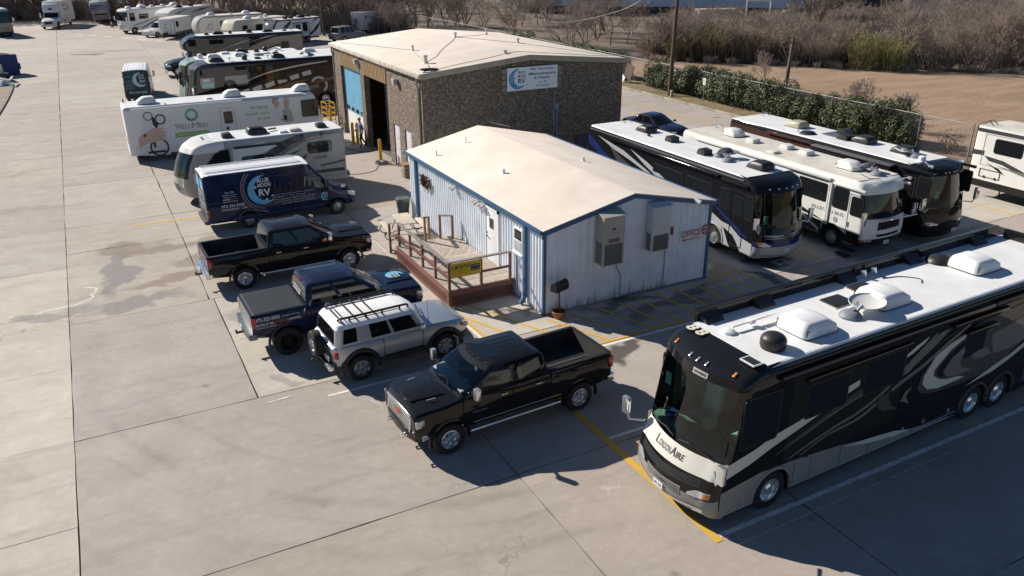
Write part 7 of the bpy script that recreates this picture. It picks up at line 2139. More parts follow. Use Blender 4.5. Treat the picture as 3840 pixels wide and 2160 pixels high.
for sd in (sl,sr):
    sd.poly('skirt_paint',[(.56,.98),(1.05,1.04),(1.7,1.12),(3.0,1.06)]+fixz([(4.39,1.04),(6.16,.82),(6.9,.74),(7.4,.70),(8.6,.66)])+notched(.54,8.4,.34,(2.1,),.57,.48),M_SGREY,off=.003)
    sd.poly('stripe',[(0.62,1.30),(0.62,1.64),(1.4,1.80)]+fixz([(2.06,1.99),(2.78,2.14),(4.14,2.59),(4.65,2.7),(4.67,2.55),(4.16,2.39),(3.42,2.13),(2.75,1.91),(2.1,1.71)])+[(1.3,1.46)],M_CREAM)
    sd.poly('stripe',fixz([(2.3,1.52),(2.7,1.7),(3.88,2.13),(4.63,2.41),(5.27,2.5),(5.17,2.28),(4.24,2.13),(3.25,1.78)]),M_TAUPED)
    sd.ribbon(fixz([(2.6,1.2),(3.09,1.37),(4.01,1.63),(4.78,1.80),(5.53,2.1),(6.03,2.42),(6.61,2.85),(7.3,3.3)]),.05,.12,M_TAUPE)
    sd.ribbon(fixz([(3.0,1.2),(3.79,1.48),(4.81,1.63),(5.48,1.9),(6.24,2.24),(6.97,2.5),(7.9,2.95),(8.6,3.25)]),.05,.16,M_TAUPE)
    sd.ribbon(fixz([(2.2,1.45),(3.0,1.72),(3.9,2.02),(4.7,2.24),(5.4,2.36)]),.02,.05,M_TAUPE)
    sd.poly('stripe',fixz([(6.2,2.95),(6.53,3.12),(6.98,3.28),(6.85,3.14),(6.42,2.94),(6.2,2.87)]),M_CREAM)
    sd.poly('stripe',fixz([(6.19,2.42),(6.34,2.67),(6.78,3.02),(7.47,3.3),(7.81,3.31),(7.25,2.94),(6.68,2.63),(6.4,2.45)]),M_TAUPE)
    sd.poly('swirl',fixz([(8.9,3.2),(8.2,3.0),(7.4,2.66),(7.0,2.25),(6.9,1.89),(7.09,1.71),(7.55,1.61),(8.69,1.58),(9.6,1.62),(10.6,1.9),(11.6,2.4),(12.6,2.9),(12.8,3.3),(11,3.4)]),M_TAUPED)
    sd.poly('swirl',fixz([(8.5,3.0),(7.9,2.87),(7.4,2.65),(7.09,2.18),(7.1,1.96),(7.33,1.77),(7.76,1.69),(8.34,1.71),(8.88,1.75),(8.54,1.84),(8.05,1.87),(7.73,1.96),(7.49,2.1),(7.47,2.25),(7.69,2.45),(8.01,2.71),(8.48,2.9)]),M_CREAM)
    sd.poly('swirl',fixz([(7.6,2.25),(7.75,2.4),(8.05,2.62),(8.5,2.84),(8.56,2.67),(8.1,2.43),(7.86,2.15),(7.9,2.02),(8.1,1.93),(7.75,2.0),(7.6,2.1)]),M_CBLK)
    sd.poly('swirl',fixz([(8.56,2.67),(8.1,2.43),(7.86,2.11),(8.03,1.95),(8.47,1.88),(9.14,1.88),(8.64,2.08),(8.49,2.25),(8.62,2.48)]),M_TAUPE)
    sd.poly('swirl',fixz([(9.56,2.42),(9.26,2.41),(8.97,2.35),(9.05,2.2),(9.41,2.15),(9.85,2.18)]),M_TAUPE)
    sd.poly('swirl',fixz([(5.95,2.11),(5.44,2.04),(5.40,1.82),(5.70,1.60),(6.3,1.5),(6.02,1.66),(5.81,1.93),(5.79,2.11)]),M_TAUPED)
    sd.poly('swirl',fixz([(6.44,1.93),(6.31,1.71),(6.69,1.55),(6.51,1.78),(6.69,2.03)]),M_TAUPE)
    sd.poly('stripe',fixz([(9.0,1.44),(10.07,1.76),(10.78,1.95),(12.4,2.6),(12.5,2.45),(10.83,1.82),(10.13,1.61)]),M_CREAM)
    sd.poly('stripe',fixz([(9.64,2.75),(10.4,2.89),(12.6,3.25),(12.9,2.6),(10.7,2.15),(9.92,2.16)]),M_TAUPE)
    sd.poly('stripe',fixz([(4.45,.98),(5.3,.95),(6.3,.88),(7.0,.74),(6.35,.72),(5.34,.82)]),M_CREAM)
    for k in range(3):sd.ribbon(fixz([(7.3+.1*k,2.95+.05*k),(8.4+.1*k,3.3+.03*k),(9.5,3.55+.03*k)]),.012,.012,M_TAUPED,'pinstripe')
    for z in (.35,.46):
        sd.panel('chrome_line',1.1,1.5,z,z+.018,M_CHROME,0,.012);sd.panel('chrome_line',2.72,8.75,z,z+.018,M_CHROME,0,.012)
    for a in (2.75,3.3,4.3,5.3,6.1,7.0,7.8,8.7,11.5,12.5):
        sd.panel('seam',a,a+.012,.33,1.0,M_WELL,0,.0075)
    for a in (1.25,4.05,5.05,6.55,7.35,8.35):sd.panel('latch',a,a+.08,.55,.67,M_CHROME,0,.022)
    sd.panel('door_handle',3.0,3.16,1.0,1.05,M_CHROME,0,.04)
    sd.panel('slide_frame',2.35,6.15,1.02,3.30,M_WELL,-.01,.0022)
    w=sd.window(.98,2.0,1.95,3.1,'driver_window',slant=.0,r=.05)
    sd.window(2.85,4.15,2.12,2.92,'window');sd.window(4.75,6.1,2.15,3.0,'window');sd.window(8.45,9.3,2.08,2.72,'window')
    sd.panel('awning_cassette',1.85,9.2,3.36,3.50,M_CBLK,0,.13,bev=.03);sd.panel('awning_cassette',9.25,13.3,3.36,3.5,M_CBLK,0,.13,bev=.03)
    sd.panel('window_awning',2.7,6.2,3.08,3.18,M_CBLK,0,.09,bev=.03);sd.panel('window_awning',8.3,9.5,2.82,2.92,M_CBLK,0,.16,bev=.03);sd.panel('window_awning',7.6,9.8,3.2,3.3,M_CBLK,0,.18,bev=.03)
    sd.panel('gutter_rail',1.6,13.4,3.57,3.61,M_TRIMB,0,.03)
    for z in (.55,.62,.69,.76,.83,.9,.97):sd.panel('vent_louvre',11.65,12.9,z,z+.035,M_ALLOY,0,.03)
    for a,r_ in ((2.1,.57),(9.45,.57),(10.62,.57)):
        arch(brv,-a,sd.sgn*1.28,r_,.48,sd.sgn,M_SGREY if a<3 else M_TAUPED,.06)
    mirror(brv,-.42,sd.sgn*1.16,1.62,sd.sgn,M_CHROME,.42,.38,.20,.22)
def nose_x(front,z,y,hw,bf,rf):
    zs=[f[0]for f in front];xs=[f[1]for f in front]
    b=-float(np.interp(z,zs,xs));yy=min(abs(y),hw-rf)/(hw-rf)
    x=b-bf*yy*yy
    if abs(y)>hw-rf:q=(abs(y)-(hw-rf))/rf;x-=rf*(1-math.sqrt(max(0,1-q*q)))
    return x
def on_nose(par,name,pts,m,front,hw,bf,rf,off=.006,n=8):
    """strip wrapped on the nose: pts = (y, z_low, z_high)"""
    d=MB();vs=[]
    P=[]
    for (y0,a0,b0),(y1,a1,b1)in zip(pts,pts[1:]):
        for k in range(n):t_=k/n;P.append((y0+(y1-y0)*t_,a0+(a1-a0)*t_,b0+(b1-b0)*t_))
    P.append(pts[-1])
    for y,a,b in P:
        vs+=[(nose_x(front,a,y,hw,bf,rf)+off,y,a),(nose_x(front,b,y,hw,bf,rf)+off,y,b)]
    d.add(vs,[(2*i,2*i+2,2*i+3,2*i+1)for i in range(len(P)-1)])
    return d.build(name,m,par,smooth=60)
NB=dict(front=brv_front,hw=1.28,bf=.22,rf=.30)
for k in range(4):
    on_nose(brv,'grille_bar',[(-.95,1.05+k*.05,1.075+k*.05),(0,1.0+k*.05,1.025+k*.05),(.95,1.05+k*.05,1.075+k*.05)],M_DKGREY,off=.012,**NB)
gp=on_nose(brv,'lower_grille',[(-.55,.70,.90),(0,.66,.88),(.55,.70,.90)],M_SGREY,off=.014,**NB)
for k in range(4):on_nose(brv,'grille_mesh',[(-.52,.71+k*.045,.725+k*.045),(.52,.71+k*.045,.725+k*.045)],M_DKGREY,off=.02,**NB)
on_nose(brv,'chrome_lip',[(-1.1,.50,.56),(0,.42,.48),(1.1,.50,.56)],M_CHROME,off=.012,**NB)
for s in (1,-1):
    o=on_nose(brv,'headlamp',[(s*.72,.80,.86),(s*.9,.80,.97),(s*1.2,.86,1.0)],M_LAMP,off=.012,**NB)
    on_nose(brv,'indicator',[(s*1.08,.84,.96),(s*1.2,.87,.97)],M_AMBER,off=.018,**NB)
    o=on_nose(brv,'fog_lamp',[(s*.85,.42,.54),(s*1.08,.44,.52)],M_CHROME,off=.014,**NB)
def nose_text(par,s,yc,z,h,w,m,front,hw,bf,rf,bold=.0,off=.012):
    vs,fs,a,b,c,d_=text_geo(s,bold,0.0)
    mb=MB();V=[]
    for v in vs:
        y=yc+((v[0]-a)/(b-a)-.5)*w;zz=z+(v[1]-c)/(d_-c)*h
        V.append((nose_x(front,zz,y,hw,bf,rf)+off,y,zz))
    mb.add(V,fs);return mb.build('lettering',m,par,fixn=False)
M_PRK=mat('dark_badge_print',(.06,.055,.05),.4,.5)
for s_,yc,h_,w_ in (('L',-.47,.17,.10),('ONDON',-.20,.12,.40),('A',.10,.17,.14),('IRE',.30,.12,.22)):nose_text(brv,s_,yc,1.40,h_,w_,M_PRK,bold=.004,**NB)
nose_text(brv,'NEWMAR',0,.76,.06,.36,M_PRK,bold=.01,off=.025,**NB)
bd=on_nose(brv,'badge',[(.02,3.31,3.43),(.42,3.31,3.43)],M_CHROME,off=.01,**NB)
nose_text(brv,'NEWMAR',.22,3.34,.06,.34,M_PRK,bold=.02,off=.018,**NB)
plate(brv,nose_x(brv_front,.60,-.05,1.28,.22,.30)+.03,-.05,.62,s='BRV 1820')
for y in (-.9,-.25,.0,.25,.9):
    d=MB();d.obox((nose_x(brv_front,3.56,y,1.28,.22,.30)+.02,y,3.56),(.12,.05,.04),(0,R(35),0));d.build('marker_lamp',M_CHROME if abs(y)<.5 else M_AMBER,brv,bevel=.01)
for s in (1,-1):
    d=MB();d.tube([(nose_x(brv_front,1.68,s*.95,1.28,.22,.3)+.03,s*.95,1.68),(nose_x(brv_front,1.9,s*.4,1.28,.22,.3)+.03,s*.4,1.80),(nose_x(brv_front,1.9,s*.1,1.28,.22,.3)+.03,s*.08,1.74)],.016,6);d.build('wiper',M_TRIMB,brv)
d=MB();d.box(-.82,-.815,-1.0,-.82,2.5,2.8);d.build('paper_card',M_CARD,brv)
d=MB();d.box(-.98,-.74,-.85,-.65,1.73,1.84);d.build('blue_folder',mat('blue_folder',(.02,.08,.32),.5),brv)
zr_=3.728
roof_dome(brv,-2.30,.62,zr_,M_ACB,.28,.36)
for x,y in ((-3.65,.36),(-6.40,.22),(-10.35,.02)):roof_ac(brv,x,y,zr_+.04,M_ACW,1.12,.92,.32,rot=math.pi)
roof_dish(brv,-5.0,.42,zr_,mat('dish_grey',(.55,.56,.56),.4),rot=math.pi,tilt=-6,r=.42)
d=MB();d.lathe([(.0,0),(.36,0),(.34,.06),(.22,.16),(0,.2)],20);o=d.build('roof_vent',M_ACB,brv,smooth=40);o.location=(-9.95,-.72,zr_)
for x,y in ((-5.4,-.30),(-6.6,-.50)):
    d=MB();d.box(-.32,.32,-.24,.24,0,.06);o=d.build('roof_hatch',M_ACB,brv,bevel=.02);o.location=(x,y,zr_);d=MB();d.box(-.36,.36,-.28,.28,0,.02);d.build('hatch_frame',M_ROOFG,o)
d=MB();d.lathe([(.16,0),(.15,.06),(.08,.1),(0,.1)],14);o=d.build('antenna_base',M_ACW,brv,smooth=40);o.location=(-1.98,-.38,zr_)
d=MB();d.bar((-.1,0,.12),(-1.25,0,.14),.05,.04);d.bar((-.8,0,.16),(-1.4,0,.16),.1,.03);d.box(-.75,-.6,-.07,.07,.08,.18);d.build('antenna_arm',M_ACW,o)
d=MB();d.box(-.14,.14,-.2,.2,0,.03);o=d.build('solar_charger',M_PLATE,brv);o.location=(-1.42,.88,3.735);d=MB();d.box(-.11,.11,-.17,.17,.03,.034);d.build('solar_cell',M_ACB,o)
lettering(brv,[('8',-.16,0,.32,.23,'c',.04),('8',.14,0,.32,.23,'c',.04)],(-1.30,-.80,3.752),(0,1,0),(-1,0,0),mat('stuck_on_cream_digit',(.66,.62,.52),.5))
d=MB();d.box(-13.35,-1.75,-1.24,-1.17,3.60,3.99);rl=d.build('roof_edge_rail',M_CBLK,brv,bevel=.02)
d=MB();d.box(-13.35,-1.75,-1.30,-1.16,3.97,4.03);d.build('rail_lip',M_CBLK,rl,bevel=.015)
for x in (-2.1,-3.75,-6.65,-9.3,-12.2):
    d=MB();d.prism([(-1.165,0),(-.90,0),(-.95,.06),(-1.165,.20)],lambda a,b,q:(q,a,3.735+b),x-.26,x+.26);d.build('rail_bracket',M_ACB,brv)
for x in (-7.2,-7.6):
    d=MB();d.obox((x,-.98,3.86),(.1,.14,.16),(.3,0,.3));d.build('work_lamp',M_CHROME,brv,bevel=.02)
d=MB();d.tube(catmull([(-7.6,-.7,3.74),(-8.1,-.55,3.74),(-8.4,-.2,3.74),(-8.2,0,3.74)],6),.012,5);d.build('loose_cable',M_WIRE,brv)
d=MB();d.box(-13.45,-13.3,-1.0,1.0,3.72,4.0);d.build('rear_fairing',M_CBLK,brv,bevel=.05)
# ------------------------------------------------------------------ three coaches on the right, noses toward the camera
M_CBLUE=paint('coach_blue_paint',(.014,.026,.13),.9,.3)
M_CSILV=paint('coach_silver_paint',(.42,.43,.45),.9,.3)
M_CDGREY=paint('coach_dark_grey_paint',(.06,.062,.068),.9,.3)
f1=[(.30,.16),(.42,.06),(.62,.0),(.78,.0),(1.0,.03),(1.30,.10),(1.50,.16),(2.0,.22),(2.85,.36),(3.05,.45),(3.2,.62),(3.30,.95),(3.34,1.3)]
c1=coach('motorhome','black coach with blue and grey stripes and silver nose beside the office',(10.68,-.42,0),R(-90),12.5,2.5,3.34,M_ROOFW,M_CBLK,f1,wheels=(2.85,9.0),wr=.48,wm=M_CHROME,ws=(1.50,2.85),cap_len=1.35,bf=.24,rf=.34,body_m=M_CBLK,
 band=[('front_bumper',.2,.78,M_CSILV),('front_band',.78,1.0,M_CBLUE),('grille_zone',1.0,1.5,M_CBLK)])
sl,sr=hw_sides(c1,2.5)
for sd in (sl,sr):
    sd.poly('skirt_paint',[(.62,.85),(1.3,.95),(1.9,1.25),(3.4,1.35),(5.2,1.1),(8,.9)]+notched(.62,8.2,.34,(2.85,),.57,.48),M_CSILV)
    sd.poly('stripe',[(1.2,.34),(1.5,.7),(2.0,1.15),(2.3,1.25),(2.25,1.0),(2.1,.75),(1.95,.5),(1.8,.34)],M_CBLK)
    sd.poly('stripe',[(.8,1.0),(2.6,1.75),(3.0,1.85),(2.2,1.45),(1.2,1.0)],M_CBLUE);sd.poly('stripe',[(1.4,.95),(3.2,1.55),(4.2,1.75),(3.2,1.4),(1.8,.92)],M_CSILV)
    sd.poly('stripe',[(12.4,2.95),(11.0,2.3),(9.8,1.9),(9.8,1.6),(11.2,2.0),(12.4,2.5)],M_CBLUE)
    sd.poly('stripe',[(10.7,2.8),(9.6,2.35),(8.0,1.9),(7.0,1.7),(8.6,1.7),(9.9,2.1)],M_CDGREY)
    sd.poly('stripe',[(11.6,3.0),(9.4,2.7),(7.2,2.1),(7.0,1.95),(8.8,2.35),(10.2,2.6)],M_CSILV)
    sd.poly('stripe',[(8.9,2.9),(7.5,2.55),(5.6,1.9),(4.6,1.5),(6.0,1.8),(7.6,2.35)],M_CSILV)
    sd.poly('stripe',[(12.4,1.9),(10.6,1.3),(9.7,.9),(9.7,.5),(11,1.0),(12.4,1.5)],M_CDGREY)
    sd.window(3.15,4.75,2.1,2.62,cross=True);sd.window(5.0,7.1,2.26,2.62);sd.window(2.08,2.62,1.86,2.66);sd.window(.75,1.15,1.75,2.7,'cab_window')
    sd.outline('entry_door',1.2,1.95,.5,2.72,M_TRIMB,.02,.02);sd.window(1.32,1.82,1.85,2.5,'door_window')
    sd.panel('awning_cassette',2.74,10.5,3.02,3.12,M_CBLK,0,.12,bev=.03);sd.panel('awning_cassette',1.1,2.6,2.95,3.06,M_CBLK,0,.09,bev=.03);sd.panel('gutter_rail',1.4,12.3,3.2,3.24,M_CHROME,0,.025)
    for a in (2.35,3.4,4.4,5.4,6.4,7.4):sd.panel('seam',a,a+.012,.36,1.1,M_WELL,0,.012)
    arch(c1,-2.85,sd.sgn*1.25,.57,.48,sd.sgn,M_CSILV,.05);mirror(c1,-.45,sd.sgn*1.1,1.62,sd.sgn,M_CHROME,.32,.4,.22,.12)
N1=dict(front=f1,hw=1.25,bf=.24,rf=.34)
for s in (1,-1):
    on_nose(c1,'headlamp',[(s*.70,.80,.84),(s*.95,.80,.98),(s*1.2,.86,1.02)],M_LAMP,off=.012,**N1);on_nose(c1,'indicator',[(s*1.08,.9,1.0),(s*1.21,.92,1.02)],M_AMBER,off=.02,**N1)
    on_nose(c1,'nose_stripe',[(s*.15,1.20,1.23),(s*.5,1.14,1.24),(s*.95,1.22,1.25)],M_CSILV,off=.012,**N1);on_nose(c1,'nose_stripe',[(s*.1,1.12,1.14),(s*.6,1.08,1.12),(s*.9,1.12,1.14)],M_CSILV,off=.012,**N1)
on_nose(c1,'chrome_lip',[(-1.0,.40,.45),(0,.34,.39),(1.0,.40,.45)],M_CHROME,off=.01,**N1)
plate(c1,nose_x(f1,.6,0,1.25,.24,.34)+.02,0,.6,s='TRV 1163')
d=MB();d.box(-.45,-.44,-.95,-.72,1.66,2.0);d.build('paper_card',M_CARD,c1)
for y in (-.7,-.35,0,.35,.7):
    d=MB();d.obox((nose_x(f1,3.0,y,1.25,.24,.34)+.01,y,3.0),(.05,.07,.04));d.build('marker_lamp',M_CHROME,c1,bevel=.01)
z=3.35
roof_ac(c1,-1.95-.2,.25,z+.03,M_ACB,1.0,.72,.28,rot=math.pi);roof_ac(c1,-9.9,.35,z+.03,M_ACB,.95,.7,.26,rot=math.pi)
roof_dish(c1,-3.6,-.15,z,mat('dish_dark',(.16,.17,.19),.45),rot=R(150),tilt=50,r=.33);roof_dish(c1,-4.4,.1,z,mat('dish_dark',(.16,.17,.19),.45),rot=R(30),tilt=-5,r=.30)
roof_vent(c1,-5.0,-.2,z,M_ACB,.5,.22);roof_vent(c1,-7.6,.1,z,M_ACB,.5,.22);d=MB();d.cyl((-8.9,-.2,z),(-8.9,-.2,z+.1),.05,n=8);d.cyl((-9.05,-.15,z),(-9.05,-.15,z+.12),.05,n=8);d.build('air_horn',M_TRIMB,c1)
ladder_rack(c1,-12.4,1.25,3.34,M_TRIMB)
M_CWHITE=paint('coach_white_paint',(.74,.74,.72),.7,.35,var=.04)
M_CGREEN=paint('coach_dark_green_paint',(.012,.025,.022),.8,.3)
f2=[(.42,.25),(.55,.12),(.72,.06),(.95,.04),(1.45,.06),(1.55,.10),(2.0,.18),(2.50,.30),(2.72,.33),(2.88,.42),(2.96,.58),(3.0,.85)]
c2=coach('motorhome','white coach with dark green lower panels, its front hatch propped open',(15.04,-1.52,0),R(-90),11.7,2.48,3.0,M_ROOFG,M_CWHITE,f2,wheels=(1.72,7.6),wr=.44,wm=mat('dull_chrome_rim',(.5,.5,.5),.3,.9),ws=(1.55,2.50),cap_len=.86,bf=.16,rf=.26,body_m=M_CWHITE,glass=glass_mat('blue_tinted_windshield',(.30,.36,.40)),interior=True,
 band=[('front_bumper',.2,.72,M_CGREEN)])
sl,sr=hw_sides(c2,2.48)
for sd in (sl,sr):
    sd.poly('skirt_paint',[(.42,.68),(1.0,.75),(1.6,1.02),(2.22,1.0)]+notched(.42,2.28,.44,(1.72,),.53,.44),M_CGREEN);sd.poly('skirt_paint',[(2.3,.95),(3.5,1.05),(5.5,.95),(11.3,.9)]+notched(2.3,11.3,.44,(7.6,),.53,.44),M_CDGREY)
    sd.poly('stripe',[(2.2,1.0),(3.4,1.28),(5.2,1.38),(7,1.3),(5,1.22),(3.4,1.1)],M_CGREEN);sd.poly('stripe',[(2.4,.5),(3.6,.95),(4.6,1.12),(4.4,1.2),(3.2,.98),(2.4,.62)],M_CWHITE);sd.poly('stripe',[(7.0,1.3),(9,1.6),(11.3,1.5),(11.3,1.2),(9,1.25)],M_CGREEN)
    sd.window(2.25,3.75,1.82,2.52,cross=True);sd.window(1.16,1.86,1.73,2.54);sd.panel('window_bar',1.18,1.84,1.98,2.0,M_TRIMB,.015,.022)
    sd.outline('entry_door',.30,1.06,.46,2.46,M_WELL,.014,.010);sd.window(.42,.95,1.64,2.36,'door_window');sd.panel('door_handle',.98,1.02,1.1,1.32,M_CHROME,0,.04);sd.panel('door_lower',.36,1.0,.48,.92,M_CBLK,0,.008)
    sd.window(5.0,6.2,1.85,2.5);sd.window(8.3,9.4,1.85,2.5)
    sd.panel('awning_roll',2.05,10.6,2.74,2.86,M_CWHITE,0,.13,bev=.04);sd.panel('awning_roll',.35,1.95,2.64,2.74,M_CWHITE,0,.09,bev=.03)
    sd.panel('awning_arm',2.0,2.06,.9,2.8,M_CWHITE,0,.06);sd.panel('awning_arm',2.12,2.17,.9,2.8,M_CWHITE,0,.05)
    sd.text([('ALLEGRO BUS',2.95 if sd.sgn<0 else 1.25,1.42,.14,1.70,'l',.004)],mat('faded_grey_print',(.30,.30,.29),.5),off=.012)
    flats(c2,'round_emblem',[[(.11*math.cos(a),.11*math.sin(a))for a in np.linspace(0,6.283,19)[:-1]]],(-1.62,sd.sgn*1.252,1.22),(-sd.sgn,0,0),(0,0,1),MATS['faded_grey_print'])
    arch(c2,-1.72,sd.sgn*1.24,.53,.44,sd.sgn,M_CGREEN,.05);mirror(c2,-.25,sd.sgn*1.12,1.55,sd.sgn,M_CHROME,.34,.40,.20,.16)
d=MB();d.box(-1.0,-.35,-1.55,-1.22,.22,.26);d.box(-.98,-.37,-1.75,-1.5,.06,.10);d.build('entry_step',M_BLACKM,c2)
N2=dict(front=f2,hw=1.24,bf=.16,rf=.26)
on_nose(c2,'engine_bay',[(-.55,.80,1.42),(.75,.80,1.42)],M_WELL,off=.01,**N2)
d=MB();d.obox((.30,.10,1.62),(.62,1.35,.04),(0,R(-28),0));ht=d.build('front_hatch',M_CWHITE,c2,bevel=.01)
flats(c2,'hatch_print',[[(-.5,.02),(.1,.16),(.55,.10),(.1,.09)]],(.16,.1,1.68),(0,1,0),(-.88,0,.47),M_CDGREY,.03)
for s in (1,-1):
    on_nose(c2,'headlamp',[(s*.72,.60,.72),(s*1.08,.62,.72)],M_LAMP,off=.014,**N2);on_nose(c2,'indicator',[(s*1.08,.62,.72),(s*1.2,.63,.71)],M_AMBER,off=.014,**N2)
    d=MB();d.bar((-.36,s*.45,2.98),(-.36,s*1.0,2.98),.05);d.cyl((-.3,s*1.0,3.0),(-.2,s*1.0,3.0),.07,n=10);d.build('roof_lamp',M_CHROME,c2)
plate(c2,nose_x(f2,.55,0,1.24,.16,.26)+.02,.1,.5,s='BSK 2046')
d=MB();d.box(-.36,-.35,-.92,-.70,1.85,2.15);d.build('paper_card',M_CARD,c2)
z=3.01
M_ACW2=mat('aged_white_cover',(.70,.70,.67),.45,var=.1)
roof_ac(c2,-2.35,.05,z+.03,M_ACW2,1.0,.75,.30,rot=0);roof_ac(c2,-9.4,.1,z+.03,M_ACW2,.95,.75,.30,rot=0);roof_dish(c2,-1.15,.2,z,mat('dish_slate',(.22,.24,.26),.4),rot=R(170),tilt=40,r=.34)
for x,y,w_ in ((-5.0,.3,.55),(-6.2,.35,.5),(-7.9,-.1,.5)):roof_vent(c2,x,y,z,M_ACW2,w_,.18)
roof_vent(c2,-5.9,-.75,z,M_ACW2,.45,.1)
d=MB();d.tube([(-1.5,-.3,z+.02),(-.9,-.55,z+.02),(-.6,-.2,z+.02)],.015,5);d.build('roof_cable',M_WIRE,c2);ladder_rack(c2,-11.6,1.24,3.0,M_CHROME)
d=MB();d.cyl((-11.3,.6,z),(-11.3,.6,z+.7),.012,n=5);d.bar((-11.3,.3,z+.5),(-11.3,.9,z+.5),.02);d.build('tv_aerial',M_CHROME,c2)
M_CMAROON=paint('coach_maroon_paint',(.075,.040,.034),.8,.35)
f3=[(.34,.14),(.48,.05),(.7,.0),(1.2,.04),(1.62,.12),(2.2,.22),(2.88,.34),(3.02,.42),(3.14,.60),(3.2,.95),(3.23,1.25)]
c3=coach('motorhome','black and maroon coach parked furthest right of the three facing the camera',(18.35,-1.88,0),R(-90),12.3,2.52,3.23,M_ROOFW,M_CBLK,f3,wheels=(2.3,8.6),wr=.48,ws=(1.62,2.88),cap_len=1.45,bf=.22,rf=.32,body_m=M_CBLK)
sl,sr=hw_sides(c3,2.52)
for sd in (sl,sr):
    sd.poly('stripe',[(6.4,3.0),(6.4,2.84),(8.0,2.5),(12.2,2.0),(12.2,3.05)],M_CMAROON);sd.window(.32,.92,2.02,2.86,'cab_window');sd.window(3.0,4.4,2.0,2.7);sd.window(7.4,8.6,1.95,2.5);sd.outline('entry_door',1.05,1.8,.5,2.75,M_DKGREY,.02,.012);sd.window(1.2,1.65,1.8,2.5,'door_window')
    sd.panel('awning_cassette',.25,1.75,3.0,3.12,M_CBLK,0,.11,bev=.03);sd.panel('slide_room',2.15,6.4,1.1,3.02,M_CBLK,0,.28 if sd.sgn<0 else .02,bev=.01);sd.panel('slide_topper',2.1,6.45,3.0,3.08,mat('topper_grey',(.10,.10,.10),.6),0,.34,bev=.02);sd.panel('awning_cassette',6.6,9.5,2.98,3.1,M_CHROME if False else M_CMAROON,0,.11,bev=.03)
    mirror(c3,-.35,sd.sgn*1.14,1.7,sd.sgn,M_CHROME,.55,.46,.22,.12)
    d=MB();d.bar((-1.3,sd.sgn*.55,3.28),(-.75,sd.sgn*.95,3.24),.05);d.cyl((-.8,sd.sgn*.95,3.26),(-.65,sd.sgn*.95,3.26),.07,n=10);d.build('roof_horn',M_CHROME,c3)
N3=dict(front=f3,hw=1.26,bf=.22,rf=.32)
for s in (1,-1):on_nose(c3,'headlamp',[(s*.62,.88,.93),(s*1.0,.86,1.02),(s*1.15,.92,1.0)],M_LAMP,off=.012,**N3);on_nose(c3,'indicator',[(s*.98,.88,.98),(s*1.16,.92,.98)],M_REDL,off=.02,**N3)
for y in (-.8,-.35,-.15,.15,.35,.8):
    d=MB();d.obox((nose_x(f3,2.98,y,1.26,.22,.32)+.01,y,2.98),(.05,.07,.04));d.build('marker_lamp',M_REDL if abs(y)>.7 else M_AMBER,c3,bevel=.01)
plate(c3,nose_x(f3,.7,0,1.26,.22,.32)+.02,.3,.6,s='CFW 3310')
d=MB();d.box(-.42,-.41,-.75,-.5,1.95,2.25);d.build('paper_card',M_CARD,c3)
z=3.24
for x,y,m_ in ((-2.9,.2,M_ACB),(-5.1,.25,M_ACB),(-9.0,.1,mat('tan_cover',(.38,.34,.25),.5))):roof_ac(c3,x,y,z+.03,m_,1.05,.75,.28,rot=math.pi)
roof_vent(c3,-5.9,.0,z,M_ACB,.6,.2);roof_vent(c3,-6.6,.7,z,M_ACB,.55,.25);d=MB();d.lathe([(.0,.14),(.3,.1),(.4,0)],20);o=d.build('skylight',M_ACB,c3,smooth=50);o.location=(-7.6,-.6,z)
roof_dish(c3,-2.1,-.1,z,M_ACW,rot=R(200),tilt=-5,r=.30);d=MB();d.lathe([(.15,0),(.15,.16),(.1,.2),(0,.2)],14);o=d.build('gps_dome',M_ACW,c3,smooth=40);o.location=(-1.6,-.35,z);d=MB();d.box(-7.2,-6.2,-.1,.8,z+.02,z+.05);d.build('solar_panel',mat('solar_panel',(.10,.11,.13),.25),c3)
d=MB();d.cyl((-8.1,-.7,z),(-8.1,-.7,z+.25),.02,n=6);d.obox((-8.1,-.7,z+.28),(.1,.14,.04));d.build('roof_aerial',M_GALV,c3);ladder_rack(c3,-12.2,1.26,3.23,M_CHROME)
M_TRWHITE=paint('trailer_white',(.74,.73,.70),.5,.4,var=.04)
def trailer(name,label,loc,rz,L_,W_,H_,front,z0,body_m,roof_m,wheels,cat='travel trailer',wr=.36,fm=None,rf=.12,bf=.06,axle_gap=None):
    t=thing(name,label,cat,loc,rz)
    lv=[lvl(z,-xf,-L_,W_/2-(0.0 if z<H_-.06 else .04),rf,.1,bf)for z,xf in front]
    V,F,T=plan_loft(lv,[-L_+.6,-max(f[1]for f in front)-rf-bf-.1],False,4)
    zs=[f[0]for f in front]
    def reg(j,tg,sg):
        if tg=='top':return 'roof'
        if tg=='bottom':return 'under'
        if tg=='front' or tg.startswith('fcorner'):return 'front_cap'
        return 'body'
    cuts=[well(-x,wr+.06,s*(W_/2-.3),s*(W_/2+.2),wr+.05)for x in wheels for s in (1,-1)]if z0<wr*2 else []
    shell(t,V,F,T,reg,{'roof':('roof',roof_m),'under':('chassis',M_UNDER),'front_cap':('front_cap',fm or body_m),'body':('body',body_m),'well':('wheel_well',M_WELL)},cuts)
    for x in wheels:
        for s in (1,-1):wheel(t,-x,s*(W_/2-.14),wr,.22,s,'five',M_ALLOY)
    d=MB();d.box(-L_+.1,-max(f[1]for f in front)-.3,-.8,.8,z0-.22,z0+.02);d.build('frame',M_UNDER,t)
    return t
ff=[(.85,.55),(1.05,.1),(1.4,.0),(3.1,.0),(3.3,.08),(3.39,.2),(3.42,.35)]
